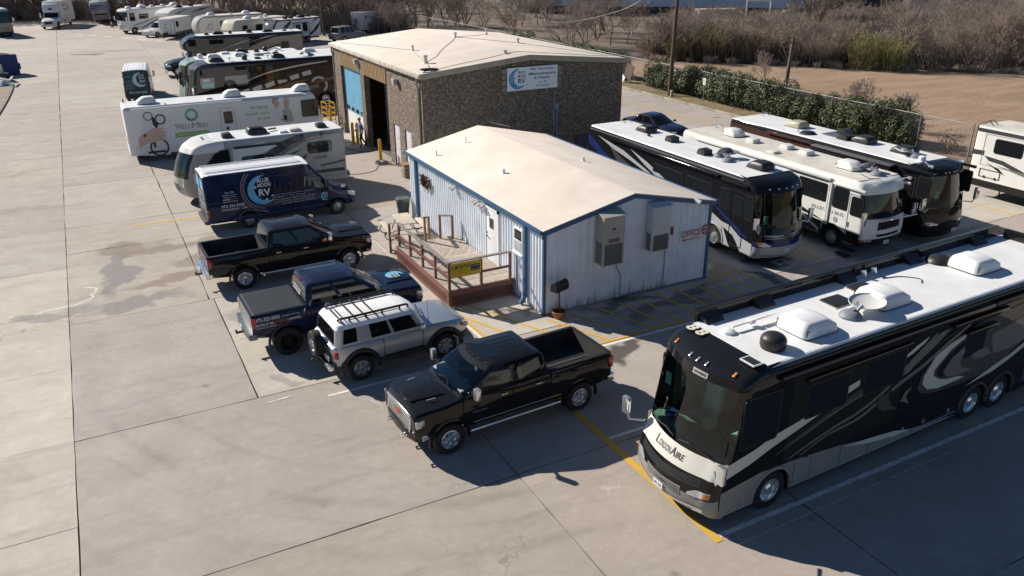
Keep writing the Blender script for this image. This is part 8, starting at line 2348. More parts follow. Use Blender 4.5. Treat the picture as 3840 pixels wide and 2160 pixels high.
t5=trailer('fifth_wheel_trailer','white trailer with black swoosh and large dark window at the right edge',(27.02,-7.95,0),R(-90),10.5,2.45,3.42,ff,.95,M_TRWHITE,M_ROOFG,(6.0,6.9))
sl,sr=hw_sides(t5,2.45)
for sd in (sl,sr):
    L5=10.5
    f=lambda a:L5-a
    sd.window(f(2.4),f(1.05),2.28,2.92,'window',r=.09);sd.poly('stripe',[(f(.0),2.25),(f(.6),2.28),(f(.6),2.05),(f(.0),2.02)],M_CDGREY)
    sd.poly('stripe',[(f(.62),2.05),(f(1.6),1.98),(f(2.6),1.7),(f(3.6),1.2),(f(2.6),1.5),(f(1.6),1.78),(f(.9),1.84)],M_CDGREY);sd.poly('stripe',[(f(.75),1.75),(f(1.5),1.55),(f(1.85),1.3),(f(1.45),1.45)],M_CBLK);sd.poly('stripe',[(f(1.3),1.7),(f(2.8),1.6),(f(4),1.2),(f(2.8),1.45)],M_TAUPE)
    sd.panel('roof_trim',.4,L5-.05,3.16,3.32,M_CDGREY,0,.02);sd.outline('baggage_door',f(1.6),f(.55),1.02,1.42,M_DKGREY,.03,.02)
    for a in (.8,1.35):sd.panel('latch',f(a+.07),f(a),1.0,1.1,M_TRIMB,0,.04)
    sd.panel('black_skirt',.5,L5-.05,.52,.86,M_CBLK,-.02,.004);sd.outline('slide_room',f(2.9),f(.5),1.6,3.1,M_SGREY,.015,.012)
d=MB()
for y in (-.9,-.55):d.tube([(-10.55,y,1.6),(-10.6,y,3.45),(-10.2,y,3.66),(-9.95,y,3.45)],.02,6)
d.build('ladder',M_BLACKM,t5,smooth=60)
d=MB();d.box(-10.54,-10.5,-1.18,1.18,.9,3.4);d.build('tail_cap',M_CDGREY,t5)
d=MB();d.tube([(-9.2,-.4,.5),(-9.2,-.4,.1),(-9.2,0,.1)],.04,6);d.build('stabiliser',M_BLACKM,t5)
# ------------------------------------------------------------------ coaches along the left: grey coach, white clinic bus
M_VGREY=paint('coach_warm_grey_paint',(.40,.39,.36),.7,.38,var=.04)
M_VWHITE=paint('coach_pale_paint',(.70,.69,.66),.7,.38)
f4=[(.40,.25),(.52,.10),(.75,.03),(1.0,.0),(1.35,.04),(1.55,.08),(2.0,.22),(2.5,.46),(2.72,.62),(2.86,.85),(2.95,1.25),(2.98,1.7)]
v3=coach('motorhome','compact pale grey coach with rounded front between the white bus and the blue van',(-9.42,19.88,0),R(181.0),8.35,2.4,2.98,M_ROOFW,M_VWHITE,f4,wheels=(1.55,6.6),wr=.38,ws=(1.35,2.5),cap_len=2.0,bf=.28,rf=.34,body_m=M_VGREY,wm=M_ALLOY,interior=True,wsin=.45,glass=M_GREEN_G)
sl,sr=hw_sides(v3,2.4)
for sd in (sl,sr):
    sd.poly('side_window',[(1.25,1.50),(1.45,1.95),(1.85,2.42),(2.2,2.58),(2.58,2.6),(2.62,1.62),(1.9,1.5)],M_TRIMB,off=.008);sd.poly('side_glass',[(1.42,1.56),(1.55,1.95),(1.92,2.38),(2.2,2.52),(2.5,2.53),(2.53,1.66),(1.9,1.56)],M_GLASSD,off=.012)
    sd.window(6.4,7.6,1.92,2.44,r=.1);sd.window(3.15,4.65,1.75,2.12,r=.08)
    sd.panel('awning_arm',2.8,4.95,2.56,2.66,M_TRIMB,0,.10,bev=.02)
    sd.poly('stripe',[(4.2,2.1),(4.9,2.62),(5.9,2.9),(7.4,2.9),(8.0,2.8),(6.6,2.72),(5.6,2.45),(4.7,1.95)],M_CDGREY);sd.poly('stripe',[(4.6,1.9),(5.4,2.35),(6.2,2.62),(7.6,2.72),(6.2,2.5),(5.4,2.15),(4.9,1.8)],M_TAUPE)
    sd.poly('stripe',[(2.75,2.6),(4.2,2.75),(4.9,2.5),(3.6,2.0),(2.7,1.75)],M_VWHITE);sd.poly('stripe',[(4.8,1.75),(5.6,2.05),(6.2,2.2),(5.6,1.95),(5.2,1.7)],M_CDGREY);sd.poly('stripe',[(5.9,1.6),(6.3,1.95),(6.3,1.75),(6.0,1.5)],mat('coach_red_brown',(.2,.05,.03),.4))
    sd.poly('stripe',[(.9,.98),(3,1.06),(8.2,.98),(8.2,.82),(3,.9),(.9,.86)],M_TAUPED);sd.poly('stripe',[(6.9,1.25),(8.25,1.4),(8.25,1.3),(7,1.18)],M_CDGREY)
    sd.text([('VEGAS',6.6 if sd.sgn>0 else 7.35,1.58,.14,.72,'l',.012,.3)],M_CDGREY,off=.012);sd.outline('baggage_door',7.1,8.2,.62,1.22,M_TAUPE,.015,.01)
    arch(v3,-1.55,sd.sgn*1.2,.46,.38,sd.sgn,M_VGREY,.05);mirror(v3,-.95,sd.sgn*1.1,1.3,sd.sgn,M_VWHITE,.28,.35,.2,.1)
    sd.text([('972-323-5050',1.75 if sd.sgn>0 else 2.45,1.62,.09,.7,'l',.008)],mat('reflected_print',(.34,.36,.37),.4),off=.015)
N4=dict(front=f4,hw=1.2,bf=.28,rf=.34)
for s in (1,-1):on_nose(v3,'headlamp',[(s*.62,.98,1.02),(s*1.0,.92,1.12)],M_LAMP,off=.012,**N4)
for k in range(4):on_nose(v3,'grille_bar',[(-.6,.98-.09*k,1.03-.09*k),(.6,.98-.09*k,1.03-.09*k)],M_CDGREY,off=.012,**N4)
for y in (-.3,0,.3):
    d=MB();d.obox((-1.6,y,2.985),(.12,.06,.03));d.build('marker_lamp',M_REDL,v3)
z=2.99
roof_ac(v3,-4.2,.15,z+.03,M_ACB,1.0,.74,.30,rot=math.pi);roof_vent(v3,-2.7,.35,z,M_ACB,.5,.2);roof_vent(v3,-7.4,.3,z,M_ACB,.5,.2);roof_vent(v3,-5.4,.6,z,M_ACW,.45,.1);roof_vent(v3,-6.0,.5,z,M_ROOFG,.6,.14);d=MB();d.bar((-4.8,.0,z+.1),(-5.2,-.1,z+.1),.12,.06);d.build('awning_motor',M_ACB,v3)
d=MB();d.box(-8.5,-8.35,-1.1,1.1,.45,.7);d.build('rear_bumper',M_TAUPE,v3,bevel=.03)
M_BUSW=paint('clinic_bus_white',(.76,.78,.79),.5,.35,var=.03)
f5=[(.42,.45),(.55,.25),(.8,.15),(1.25,.12),(1.70,.18),(2.2,.30),(2.78,.50),(2.95,.62),(3.06,.80),(3.13,1.1),(3.16,1.4)]
wm_=coach('clinic_bus','white health screening bus with a stethoscope picture on its side',(.92,30.32,0),R(0),11.7,2.44,3.16,M_ROOFW,M_BUSW,f5,wheels=(2.2,8.0),wr=.44,ws=(1.70,2.78),cap_len=1.45,bf=.22,rf=.3,body_m=M_BUSW,cat='bus',glass=M_TEAL_G)
sl,sr=hw_sides(wm_,2.44)
LB=11.7;sd=sr
org=(-LB,-1.22-.004,0);xd=(1,0,0);up=(0,0,1)
M_TEALP=mat('teal_logo_print',(.06,.26,.22),.45);M_TEALL=mat('pale_teal_print',(.30,.55,.50),.45);M_LIME=mat('lime_print',(.24,.48,.08),.45);M_GRP=mat('grey_letter_print',(.20,.20,.21),.45)
M_HAND=mat('printed_skin',(.60,.42,.36),.5,var=.15,vscale=4);M_PBLK=mat('printed_black',(.02,.021,.024),.45)
for a0,a1,r0,r1,m_ in ((20,200,.22,.36,M_TEALP),(110,300,.20,.31,M_TEALL),(200,385,.24,.37,M_TEALP),(300,480,.20,.30,M_TEALL)):
    flats(wm_,'logo_ring',[ring_arc(3.6,2.48,r0,r1,a0,a1)],org,xd,up,m_,.001+.0006*(a0//60))
lettering(wm_,[('W',2.60,1.72,.32,.36,'l'),('ELL',2.98,1.72,.24,.52,'l'),('M',3.55,1.72,.32,.38,'l'),('ED',3.97,1.72,.24,.46,'l')],org,xd,up,M_GRP,off=.002)
flats(wm_,'green_banner',[[(2.55,1.24),(4.32,1.24),(4.52,1.37),(4.32,1.51),(2.55,1.51)]],org,xd,up,M_LIME,.001)
lettering(wm_,[('HEALTH SCREENINGS',2.66,1.31,.13,1.62,'l',.015)],org,xd,up,mat('pale_green_print',(.62,.72,.50),.45),off=.004)
lettering(wm_,[('ON THE GO',4.5,1.02,.14,.9,'r',.015)],org,xd,up,M_GRP,off=.002)
lettering(wm_,[('Bringing',8.0,2.44,.22,1.0,'r',.015),('health care',8.05,2.12,.18,1.35,'r',.015),('to you',8.08,1.78,.19,.72,'r',.015)],org,xd,up,M_LIME,off=.002)
flats(wm_,'picture_ground',[[(.45,.75),(.8,1.9),(1.0,2.75),(2.1,2.72),(2.14,.3),(1.4,.3),(.45,.42)]],org,xd,up,mat('picture_pale',(.68,.69,.72),.5),.0008)
flats(wm_,'hand_print',[[(.50,.80),(.55,1.45),(1.0,1.72),(1.45,1.92),(1.85,1.90),(2.02,1.82),(1.80,1.74),(2.05,1.68),(2.06,1.58),(1.80,1.55),(2.06,1.48),(2.02,1.38),(1.75,1.36),(1.98,1.26),(1.90,1.16),(1.50,1.12),(1.0,1.08),(.7,.95)]],org,xd,up,M_HAND,.003)
for cx,cz,r0,r1 in ((1.26,2.62,.20,.25),(1.88,2.38,.22,.30),(1.60,.78,.42,.52)):
    flats(wm_,'tube_print',[ring_arc(cx,cz,r0,r1,0,359)],org,xd,up,M_PBLK,.0022)
flats(wm_,'tube_print',[[(1.42,2.55),(1.55,2.55),(1.75,2.1),(1.62,1.85),(1.45,2.1)],[(1.3,1.15),(1.44,1.15),(1.42,.8),(1.3,.8)]],org,xd,up,M_PBLK,.002)
flats(wm_,'red_patch',[[(.86,1.46),(1.0,1.46),(1.0,1.62),(.86,1.62)]],org,xd,up,mat('dark_red_print',(.08,.02,.025),.4),.005)
for nm,poly,m_ in (('coat_print',[(8.40,1.62),(8.36,2.35),(8.5,2.52),(8.72,2.40),(8.8,1.72),(9.0,1.66),(9.0,1.56)],mat('print_white_coat',(.72,.73,.76),.5)),('face_print',[(8.42,2.5),(8.46,2.86),(8.66,2.92),(8.74,2.7),(8.66,2.48),(8.52,2.42)],M_HAND),('hair_print',[(8.30,2.74),(8.34,3.02),(8.6,3.06),(8.76,2.96),(8.6,2.86),(8.48,2.86),(8.44,2.62)],mat('print_blond',(.42,.33,.22),.6)),
 ('shirt_print',[(8.84,1.56),(8.86,2.2),(9.02,2.34),(9.34,2.30),(9.46,2.0),(9.5,1.5)],mat('print_grey_shirt',(.42,.47,.44),.5)),('face_print',[(9.02,2.36),(9.0,2.72),(9.1,2.88),(9.28,2.86),(9.34,2.62),(9.24,2.36)],M_HAND),('hair_print',[(8.94,2.60),(8.98,2.94),(9.16,3.04),(9.34,2.94),(9.40,2.62),(9.32,2.78),(9.12,2.86),(9.02,2.72)],mat('print_grey_hair',(.55,.53,.50),.6)),
 ('arm_print',[(8.72,1.78),(9.0,1.66),(9.42,1.72),(9.48,1.5),(9.0,1.5),(8.72,1.66)],M_HAND),('cuff_print',[(8.9,1.66),(8.94,1.98),(9.14,1.92),(9.1,1.62)],M_PBLK)):
    flats(wm_,nm,[poly],org,xd,up,m_,.002+.0008*(nm in ('face_print','cuff_print','arm_print'))+.0004*(nm=='hair_print'))
for sd in (sl,sr):
    f=lambda a:LB-a
    sd.outline('entry_door',f(6.05),f(5.2),.62,2.70,M_SGREY,.02,.014);sd.window(f(5.88),f(5.42),1.80,2.46,'door_window',m=mat('bronze_glass',(.06,.05,.035),.08),frame=mat('grey_gasket',(.2,.2,.2),.5));sd.panel('door_handle',f(5.62),f(5.46),1.40,1.58,M_TRIMB,0,.02)
    sd.window(f(11.1),f(10.08),1.75,2.74,'cab_window',r=.08,m=mat('olive_glass',(.05,.055,.04),.05));sd.panel('awning_cassette',f(6.55),f(.4),2.98,3.10,M_BUSW,0,.10,bev=.03)
    sd.panel('roof_rail',.9,LB-.1,3.03,3.06,M_SGREY,0,.02);sd.panel('vent_grille',f(1.9),f(.95),.48,.60,M_TRIMB,0,.012);sd.outline('baggage_door',f(2.1),f(.35),.36+.1,.9,M_SGREY,.01,.006)
    for a in (3.2,4.6,6.8,8.4):sd.panel('seam',f(a),f(a)+.01,.45,1.0,M_SGREY,0,.006)
    mirror(wm_,-.75,sd.sgn*1.12,1.75,sd.sgn,M_BUSW,.3,.42,.2,.12)
    for z_ in (1.42,1.22):
        d=MB();d.obox((-LB-.004,sd.sgn*.98,z_),(.03,.14,.10),(R(45),0,0));d.build('tail_lamp',M_REDL,wm_)
for x in (-1.35,-5.55,-10.35):roof_ac(wm_,x+.0,-.15,3.2,mat('worn_white_cover',(.70,.71,.71),.45,var=.12),1.05,.85,.36,rot=math.pi)
roof_vent(wm_,-6.9,-.4,3.17,M_ACW,.4,.08);d=MB();d.cyl((-11.5,.9,3.1),(-11.5,.9,3.35),.04,n=8);d.build('exhaust_cap',M_TRIMB,wm_)
d=MB();d.cyl((-9.4,-1.0,3.16),(-9.4,-1.0,3.24),.05,n=8);d.build('roof_fitting',M_SGREY,wm_)
d=MB();d.box(-11.3,-10.7,-1.1,-.5,.18,.24);d.bar((-11.1,-.8,.2),(-11.0,-.8,.5),.04);d.build('entry_step',M_BLACKM,wm_)
d=MB();d.tube([(.05,-1.2,.9),(.2,-1.25,1.2),(.2,-.6,1.25)],.025,6);d.build('guard_bar',M_BLACKM,wm_)
# ------------------------------------------------------------------ coaches behind the clinic bus
M_BROWN=paint('coach_brown_paint',(.055,.030,.020),.8,.35);M_GOLD=paint('coach_gold_paint',(.20,.14,.065),.8,.35)
f6=[(.40,.2),(.6,.05),(.9,.0),(1.4,.06),(1.75,.14),(2.5,.26),(3.25,.42),(3.44,.55),(3.58,.8),(3.66,1.2),(3.69,1.6)]
c6=coach('motorhome','brown and black coach with white arc stripe behind the white bus',(-5.85,42.96,0),R(180),12.8,2.52,3.69,M_ROOFW,M_CDGREY,f6,wheels=(2.2,10.05),wr=.48,wm=M_CHROME,ws=(1.75,3.25),cap_len=1.7,bf=.24,rf=.34,body_m=M_CBLK)
sl,sr=hw_sides(c6,2.52)
M_REFL=paint('pale_grey_panel',(.28,.28,.26),.9,.2)
for sd in (sl,sr):
    sd.poly('skirt_paint',[(3.5,1.5),(5.5,2.3),(8.5,2.95),(12.7,3.1)]+notched(2.9,12.7,.42,(10.05,),.57,.48),M_BROWN)
    for k in range(6):sd.poly('stripe',[(3.6+k*.95,1.5+k*.22),(4.3+k*.95,1.75+k*.2),(4.35+k*.95,1.42+k*.2),(3.7+k*.95,1.2+k*.22)],M_CREAM)
    sd.ribbon([(4.2,2.25),(5.8,2.75),(8.2,3.12),(10.4,3.3)],.06,.16,M_CREAM)
    sd.poly('stripe',[(3.2,.9),(5.2,1.3),(7.2,1.9),(9.0,2.1),(7.4,1.6),(5.4,1.0),(4,.7)],M_GOLD);sd.poly('stripe',[(4.8,.8),(7.4,1.3),(9.6,1.7),(9.6,1.4),(7.4,.9),(6,.7)],M_TAUPE)
    sd.poly('arc',ring_arc(9.6,1.55,.50,.68,-60,150),M_CREAM);sd.poly('stripe',[(8.6,1.75),(10,2.0),(11.8,2.35),(11.8,2.1),(10,1.75)],M_GOLD);sd.poly('stripe',[(10.6,1.0),(11.4,1.5),(12.6,1.9),(12.6,1.2)],M_CREAM)
    sd.window(.95,1.95,1.9,2.7,'cab_window',m=mat('pale_reflecting_glass',(.10,.12,.12),.03,spec=1.0));sd.panel('sun_shade',1.1,1.85,1.95,2.35,M_CARD,.0,.020);sd.panel('sun_shade',1.15,1.6,2.42,2.62,M_PLATE,.0,.021)
    sd.window(2.7,4.3,2.12,2.72,frame=M_CBLK,m=MATS['pale_reflecting_glass']);sd.window(6.3,7.2,2.2,2.7);sd.panel('slide_room',2.3,6.0,1.4,3.2,M_CBLK,0,.0025)
    sd.panel('awning_cassette',1.8,11.5,3.36,3.5,M_CBLK,0,.12,bev=.03);arch(c6,-10.05,sd.sgn*1.26,.57,.48,sd.sgn,M_BROWN,.05);arch(c6,-2.2,sd.sgn*1.26,.57,.48,sd.sgn,M_BROWN,.05);mirror(c6,-.5,sd.sgn*1.14,1.7,sd.sgn,M_CHROME,.35,.42,.22,.15)
z=3.70
roof_ac(c6,-2.4,.5,z,M_ACB,1.05,.7,.3,rot=math.pi);roof_ac(c6,-6.9,.5,z,M_ACB,1.0,.7,.3,rot=math.pi);roof_dome(c6,-4.4,.5,z,M_ACB,.2,.36);roof_dish(c6,-9.4,.4,z,mat('dish_dark',(.16,.17,.19),.45),rot=0,tilt=30,r=.28)
for x in (-3.3,-6.1):
    d=MB();d.cyl((x,.6,z),(x,.6,z+.22),.025,n=6);d.lathe([(0,.26),(.16,.22),(0,.2)],12,(x,.6,z));d.build('roof_aerial',M_TRIMB,c6)
roof_vent(c6,-5.4,.3,z,M_ACB,.45,.12)
M_SAGE=paint('coach_sage_paint',(.30,.38,.34),.8,.35)
f7=[(.40,.2),(.6,.05),(.9,.0),(1.4,.06),(1.75,.12),(2.5,.2),(3.2,.32),(3.36,.42),(3.48,.7),(3.54,1.05),(3.57,1.4)]
c7=coach('motorhome','sage green nosed coach directly behind the brown coach',(-6.0,46.2,0),R(180),12.6,2.5,3.57,M_ROOFW,M_SAGE,f7,wheels=(2.2,9.5),wr=.48,ws=(1.75,3.2),cap_len=1.5,bf=.24,rf=.34,body_m=M_SAGE)
sl,sr=hw_sides(c7,2.5)
for sd in (sl,sr):
    sd.poly('upper_paint',[(1.5,3.3),(12.5,3.3),(12.5,1.4),(4,1.5),(1.5,2.6)],M_CBLK);sd.window(.9,1.6,1.95,2.8,'cab_window');mirror(c7,-.4,sd.sgn*1.12,1.9,sd.sgn,M_TRIMB,.5,.45,.22,.2)
z=3.58
for x in (-2.9,-4.9,-10.3):roof_ac(c7,x,.3,z,M_ACW,1.0,.72,.28,rot=math.pi)
roof_dome(c7,-1.9,.15,z,M_ACW,.22,.36);roof_vent(c7,-6.2,.5,z,M_SAGE,.7,.14);roof_vent(c7,-7.6,.3,z,M_ACB,.45,.14);roof_vent(c7,-6.9,-.3,z,M_ACW,.8,.1)
d=MB();d.bar((-.9,-.4,z+.05),(-.9,.5,z+.05),.04);d.build('roof_bar',M_SGREY,c7)
f8=[(.40,.2),(.7,.05),(1.4,.06),(1.6,.12),(2.8,.3),(3.0,.42),(3.14,.7),(3.2,1.1)]
c8=coach('motorhome','white roofed coach mostly hidden behind the sage green coach',(-3.1,51.2,0),R(180),7.6,2.4,3.2,M_ROOFW,M_CWHITE,f8,wheels=(1.9,5.6),wr=.42,ws=(1.6,2.8),cap_len=1.15,bf=.2,rf=.3,body_m=M_CWHITE)
z=3.21
roof_ac(c8,-3.0,.2,z,M_ACB,1.0,.75,.32,rot=math.pi);roof_vent(c8,-1.6,.3,z,M_ACW,.7,.16);roof_vent(c8,-4.2,.1,z,M_ACB,.4,.2);roof_dome(c8,-5.0,-.2,z,M_ACB,.22,.36);d=MB();d.tube(catmull([(-5.3,-.6,z),(-6.0,-.4,z+.2),(-6.2,.3,z+.15),(-5.6,.9,z+.05)],6),.06,8);d.build('roof_fairing',M_ACW,c8,smooth=60)
sl,sr=hw_sides(c8,2.4)
for sd in (sl,sr):sd.window(1.3,2.0,1.7,2.5,'cab_window');sd.window(3.4,4.8,1.8,2.5)
M_SCB=paint('dark_teal_truck_paint',(.020,.045,.060),.9,.3)
sc=thing('motorhome','dark truck nosed motorhome with tan swoosh at its tail','motorhome',(-5.3,63.55,0),R(180))
lv=[lvl(z_,-xf,-13.2,1.24-i_,.25,.12,.1)for z_,xf,i_ in ((.5,3.05,0),(1.2,3.0,0),(2.05,2.95,0),(2.18,2.2,0),(2.45,1.75,0),(2.9,1.7,0),(3.2,1.95,0),(3.45,2.3,0),(3.58,2.8,.03),(3.62,3.2,.1))]
V,F,T=plan_loft(lv,[-12.4,-4.4],False,4)
shell(sc,V,F,T,lambda j,tg,s:'roof' if tg=='top' else ('under' if tg=='bottom' else ('front_cap' if (tg=='front' or tg.startswith('fcorner'))and j>2 else 'body')),{'roof':('roof',M_ROOFW),'under':('chassis',M_UNDER),'front_cap':('front_cap',M_SCB),'body':('body',M_CBLK),'well':('wheel_well',M_WELL)},[well(-8.9,.58,s*.8,s*1.5,.5)for s in (1,-1)])
st=[(-3.2,half(1.1,.55,1.60,.02,.03)),(-2.2,half(1.1,.55,1.60,.02,.05)),(-1.9,half(1.12,.55,1.55,.06,.1)),(-1.0,half(1.12,.55,1.40,.08,.14)),(-.3,half(1.05,.55,1.22,.08,.12)),(-.05,half(.92,.6,1.05,.06,.08)),(0,half(.8,.65,.95,.04,.06))]
V,F,T=section_loft(st)
shell(sc,V,F,T,lambda i,k,s:'hood',{'hood':('hood',M_SCB),'well':('wheel_well',M_WELL)},[well(-1.15,.58,s*.72,s*1.4,.52)for s in (1,-1)])
lv=[lvl(1.55,-1.85,-3.1,1.05,.16,.06,.14),lvl(1.62,-1.92,-3.1,1.05,.16,.06,.14),lvl(2.14,-2.3,-3.1,1.0,.16,.06,.14),lvl(2.2,-2.35,-3.1,.98,.16,.06,.12),lvl(2.24,-2.4,-3.1,.9,.16,.06,.1)]
greenhouse(sc,lv,[.15,.9],M_SCB,M_SCB,('side1',),M_TINT,M_TEAL_G)
for x in (-1.15,-8.9):
    for s in (1,-1):wheel(sc,x,s*1.02,.50,.28,s,'disc',M_CHROME)
d=MB();d.box(-.15,.12,-1.15,1.15,.42,.78);d.build('front_bumper',M_CHROME,sc,bevel=.06);d=MB();d.box(-.1,.05,-.5,.5,.8,1.12);d.build('grille',M_CHROME,sc,bevel=.03)
sl,sr=hw_sides(sc,2.48)
M_TANP=paint('coach_tan_paint',(.36,.30,.22),.8,.35)
for sd in (sl,sr):
    s=sd.sgn
    d=MB();d.box(-.5,-.1,s*.8,s*1.08,.95,1.15);d.build('headlamp',M_LAMP,sc,bevel=.04)
    sd.poly('stripe',[(6.6,1.4),(8.2,2.5),(10.4,3.2),(13.1,3.35),(13.1,1.9),(11.5,1.8),(9.5,1.2),(8,.9)],M_TANP);sd.poly('stripe',[(7.4,2.7),(9.6,3.3),(10.8,3.4),(8.8,3.05)],M_CREAM);sd.poly('stripe',[(8.6,1.6),(9.8,2.3),(11.4,2.7),(10,2.0),(9.2,1.4)],M_TAUPED)
    sd.poly('stripe',[(9.6,.9),(10.8,1.2),(13.1,1.4),(13.1,.6),(9.6,.6)],M_CSILV);sd.poly('stripe',[(5.0,2.2),(7.2,2.9),(8.6,3.2),(7,2.75)],M_CSILV);sd.poly('stripe',[(5.4,1.2),(6.2,1.75),(6.7,1.8),(6.2,1.4)],M_CSILV)
    sd.window(11.0,11.7,2.0,2.7);sd.window(6.5,7.2,1.9,2.6);mirror(sc,-2.1,s*1.05,1.6,s,M_CHROME,.35,.4,.2,.1)
    d=MB();d.cyl((-3.0,s*1.15,.6),(-4.6,s*1.15,.6),.3,n=14);d.build('fuel_tank',M_CHROME,sc,smooth=40)
z=3.63
roof_ac(sc,-5.3,.2,z,M_ACB,1.0,.7,.26,rot=math.pi);roof_ac(sc,-10.0,.3,z,M_ACB,1.0,.7,.22,rot=math.pi);roof_dome(sc,-6.4,.3,z,M_ACB,.16,.3);roof_vent(sc,-4.2,.4,z,M_ACB,.4,.16);roof_dish(sc,-11.6,.2,z,mat('dish_dark',(.16,.17,.19),.45),rot=R(170),tilt=60,r=.26);roof_vent(sc,-8.2,.2,z,M_ACB,.5,.28)
# ------------------------------------------------------------------ far row: trailers, coach, tool truck
M_TCHAMP=paint('trailer_champagne',(.48,.47,.44),.9,.25);M_TBEIGE=paint('aged_trailer_cream',(.62,.58,.48),.4,.5,var=.06)
def trailer_front(zb,H,round_=False):
    if round_:return [(zb,.55),(zb+.3,.25),(zb+.8,.06),(zb+1.3,.0),(H-.9,.10),(H-.5,.30),(H-.2,.65),(H-.05,1.1),(H,1.5)]
    return [(zb,.35),(zb+.35,.08),(zb+.8,.0),(H-.55,.02),(H-.2,.12),(H-.05,.28),(H,.45)]
def hitch(t,z=.45):
    d=MB();d.bar((-.3,.7,z),(1.1,0,z),.09);d.bar((-.3,-.7,z),(1.1,0,z),.09);d.cyl((.9,0,.02),(.9,0,z+.5),.04,n=8);d.box(.1,.5,-.28,.28,z+.02,z+.45);d.build('hitch',M_BLACKM,t)
ta=trailer('travel_trailer','white travel trailer with large black framed slide room and black stripes',(8.8,84.0,0),R(205),7.5,2.3,2.95,trailer_front(.62,2.95,True),.62,M_TRWHITE,M_ROOFG,(4.6,5.4),fm=paint('black_glass_cap',(.05,.06,.065)),rf=.2)
hitch(ta)
for s_ in (1,-1):
    sd=Side(ta,1.15,s_)
    sd.panel('slide_room',3.0,5.4,.75,2.45,M_TRWHITE,0,.30);sd2=Side(ta,1.45,s_);sd2.outline('slide_trim',3.0,5.4,.75,2.45,M_CBLK,.06,.02);sd2.window(3.3,4.0,1.5,2.25);sd2.window(4.4,5.1,1.4,2.35)
    sd.poly('stripe',[(1.0,1.1),(1.8,2.2),(2.8,2.8),(2.9,2.5),(2.2,1.8),(1.5,1.0)],M_CDGREY);sd.poly('stripe',[(5.6,.8),(6.6,1.2),(7.4,2.0),(7.4,2.4),(6.4,1.5),(5.6,1.0)],M_CBLK);sd.poly('stripe',[(5.7,2.0),(6.6,2.5),(7.4,2.85),(6.8,2.8)],M_CDGREY);sd.panel('roof_trim',.6,7.45,2.78,2.9,M_CDGREY,0,.015)
    sd2.text([('Jayco',4.1 if s_>0 else 5.0,1.05,.2,.9,'l',.0,.4)],M_GRP,off=.012)
z=2.96
roof_ac(ta,-5.2,.1,z,M_ACB,1.0,.75,.32);roof_vent(ta,-2.6,.4,z,M_ACB,.45,.28);roof_vent(ta,-3.6,.2,z,M_ACB,.5,.26);roof_vent(ta,-6.6,-.2,z,M_ACB,.55,.28)
tb=trailer('travel_trailer','older cream travel trailer with sloping front behind the black striped trailer',(4.3,85.7,0),R(208),8.6,2.25,3.0,[(.75,.9),(1.2,.5),(1.7,.05),(1.85,.0),(2.5,.25),(2.85,.5),(2.96,.7),(3.0,.95)],.75,M_TBEIGE,M_ROOFG,(4.8,5.6))
hitch(tb)
for s_ in (1,-1):
    sd=Side(tb,1.125,s_);sd.window(1.6,2.3,1.75,2.3);sd.window(3.6,4.8,1.6,2.3);sd.window(6.0,7.0,1.6,2.3);sd.ribbon([(1,1.3),(3,1.6),(6,1.5),(8.4,2.0)],.1,.3,M_TAUPE)
roof_ac(tb,-3.1,.2,3.01,M_ACW,.9,.7,.34);roof_vent(tb,-5.2,.2,3.01,M_ACW,.5,.16);roof_vent(tb,-6.3,-.2,3.01,M_ACW,.4,.3)
tc_=trailer('travel_trailer','long white travel trailer with champagne coloured rounded nose',(1.3,92.7,0),R(189),8.9,2.4,3.15,trailer_front(.6,3.15,True),.6,M_TRWHITE,M_ROOFG,(5.2,6.1),fm=M_TCHAMP,rf=.3,bf=.15)
hitch(tc_)
for s_ in (1,-1):
    sd=Side(tc_,1.2,s_);sd.window(3.2,3.9,1.9,2.45);sd.window(4.4,5.3,1.75,2.6);sd.window(1.7,2.2,1.55,2.05,m=M_PLATE);sd.poly('stripe',[(1.1,1.4),(1.7,2.1),(2.3,2.4),(1.6,1.7)],M_CSILV);sd.poly('stripe',[(3.2,1.2),(4.3,1.7),(5.2,1.8),(4.1,1.45)],M_CDGREY);sd.poly('stripe',[(6.4,2.3),(7.4,2.8),(8.6,2.9),(7.2,2.5)],M_CDGREY);sd.panel('roof_trim',1.2,8.85,2.92,3.08,M_TAUPE,0,.02);sd.panel('skirt',1.6,8.8,.62,1.0,M_SGREY,0,.012);sd.outline('slide_room',2.8,6.0,1.2,2.8,M_SGREY,.02,.02)
roof_ac(tc_,-2.4,.1,3.16,M_ACW,.95,.75,.34);roof_ac(tc_,-7.0,.1,3.16,M_ACW,.95,.75,.34);roof_vent(tc_,-5.0,.3,3.16,M_ACW,.4,.14)
td=trailer('travel_trailer','small white trailer with a square front ramp panel marked with a bird',(-1.45,97.3,0),R(236),5.2,2.05,2.65,trailer_front(.62,2.65),.62,M_TRWHITE,M_ROOFG,(3.2,),fm=M_TRWHITE)
hitch(td)
d=MB();d.box(.0,.04,-.72,.72,.95,2.35);pn=d.build('ramp_panel',M_PLATE,td,bevel=.02)
flats(pn,'bird_mark',[[(-.12,.0),(-.02,.16),(.0,.05),(.14,.12),(.08,-.06),(-.06,-.08)]],(.045,0,1.85),(0,1,0),(0,0,1),M_GRP)
lettering(pn,[('Jayco',0,0,.2,.55,'c',.02,.2)],(.046,0,1.4),(0,1,0),(0,0,1),M_GRP)
for s_ in (1,-1):
    sd=Side(td,1.025,s_);sd.window(.9,1.5,1.55,2.2);sd.panel('skirt',.4,5.1,.62,.9,M_CBLK,0,.01);sd.outline('baggage_door',.4,1.2,.68,1.05,M_PLATE,.02,.015);sd.panel('corner_trim',.3,.42,.7,2.5,M_CDGREY,0,.01)
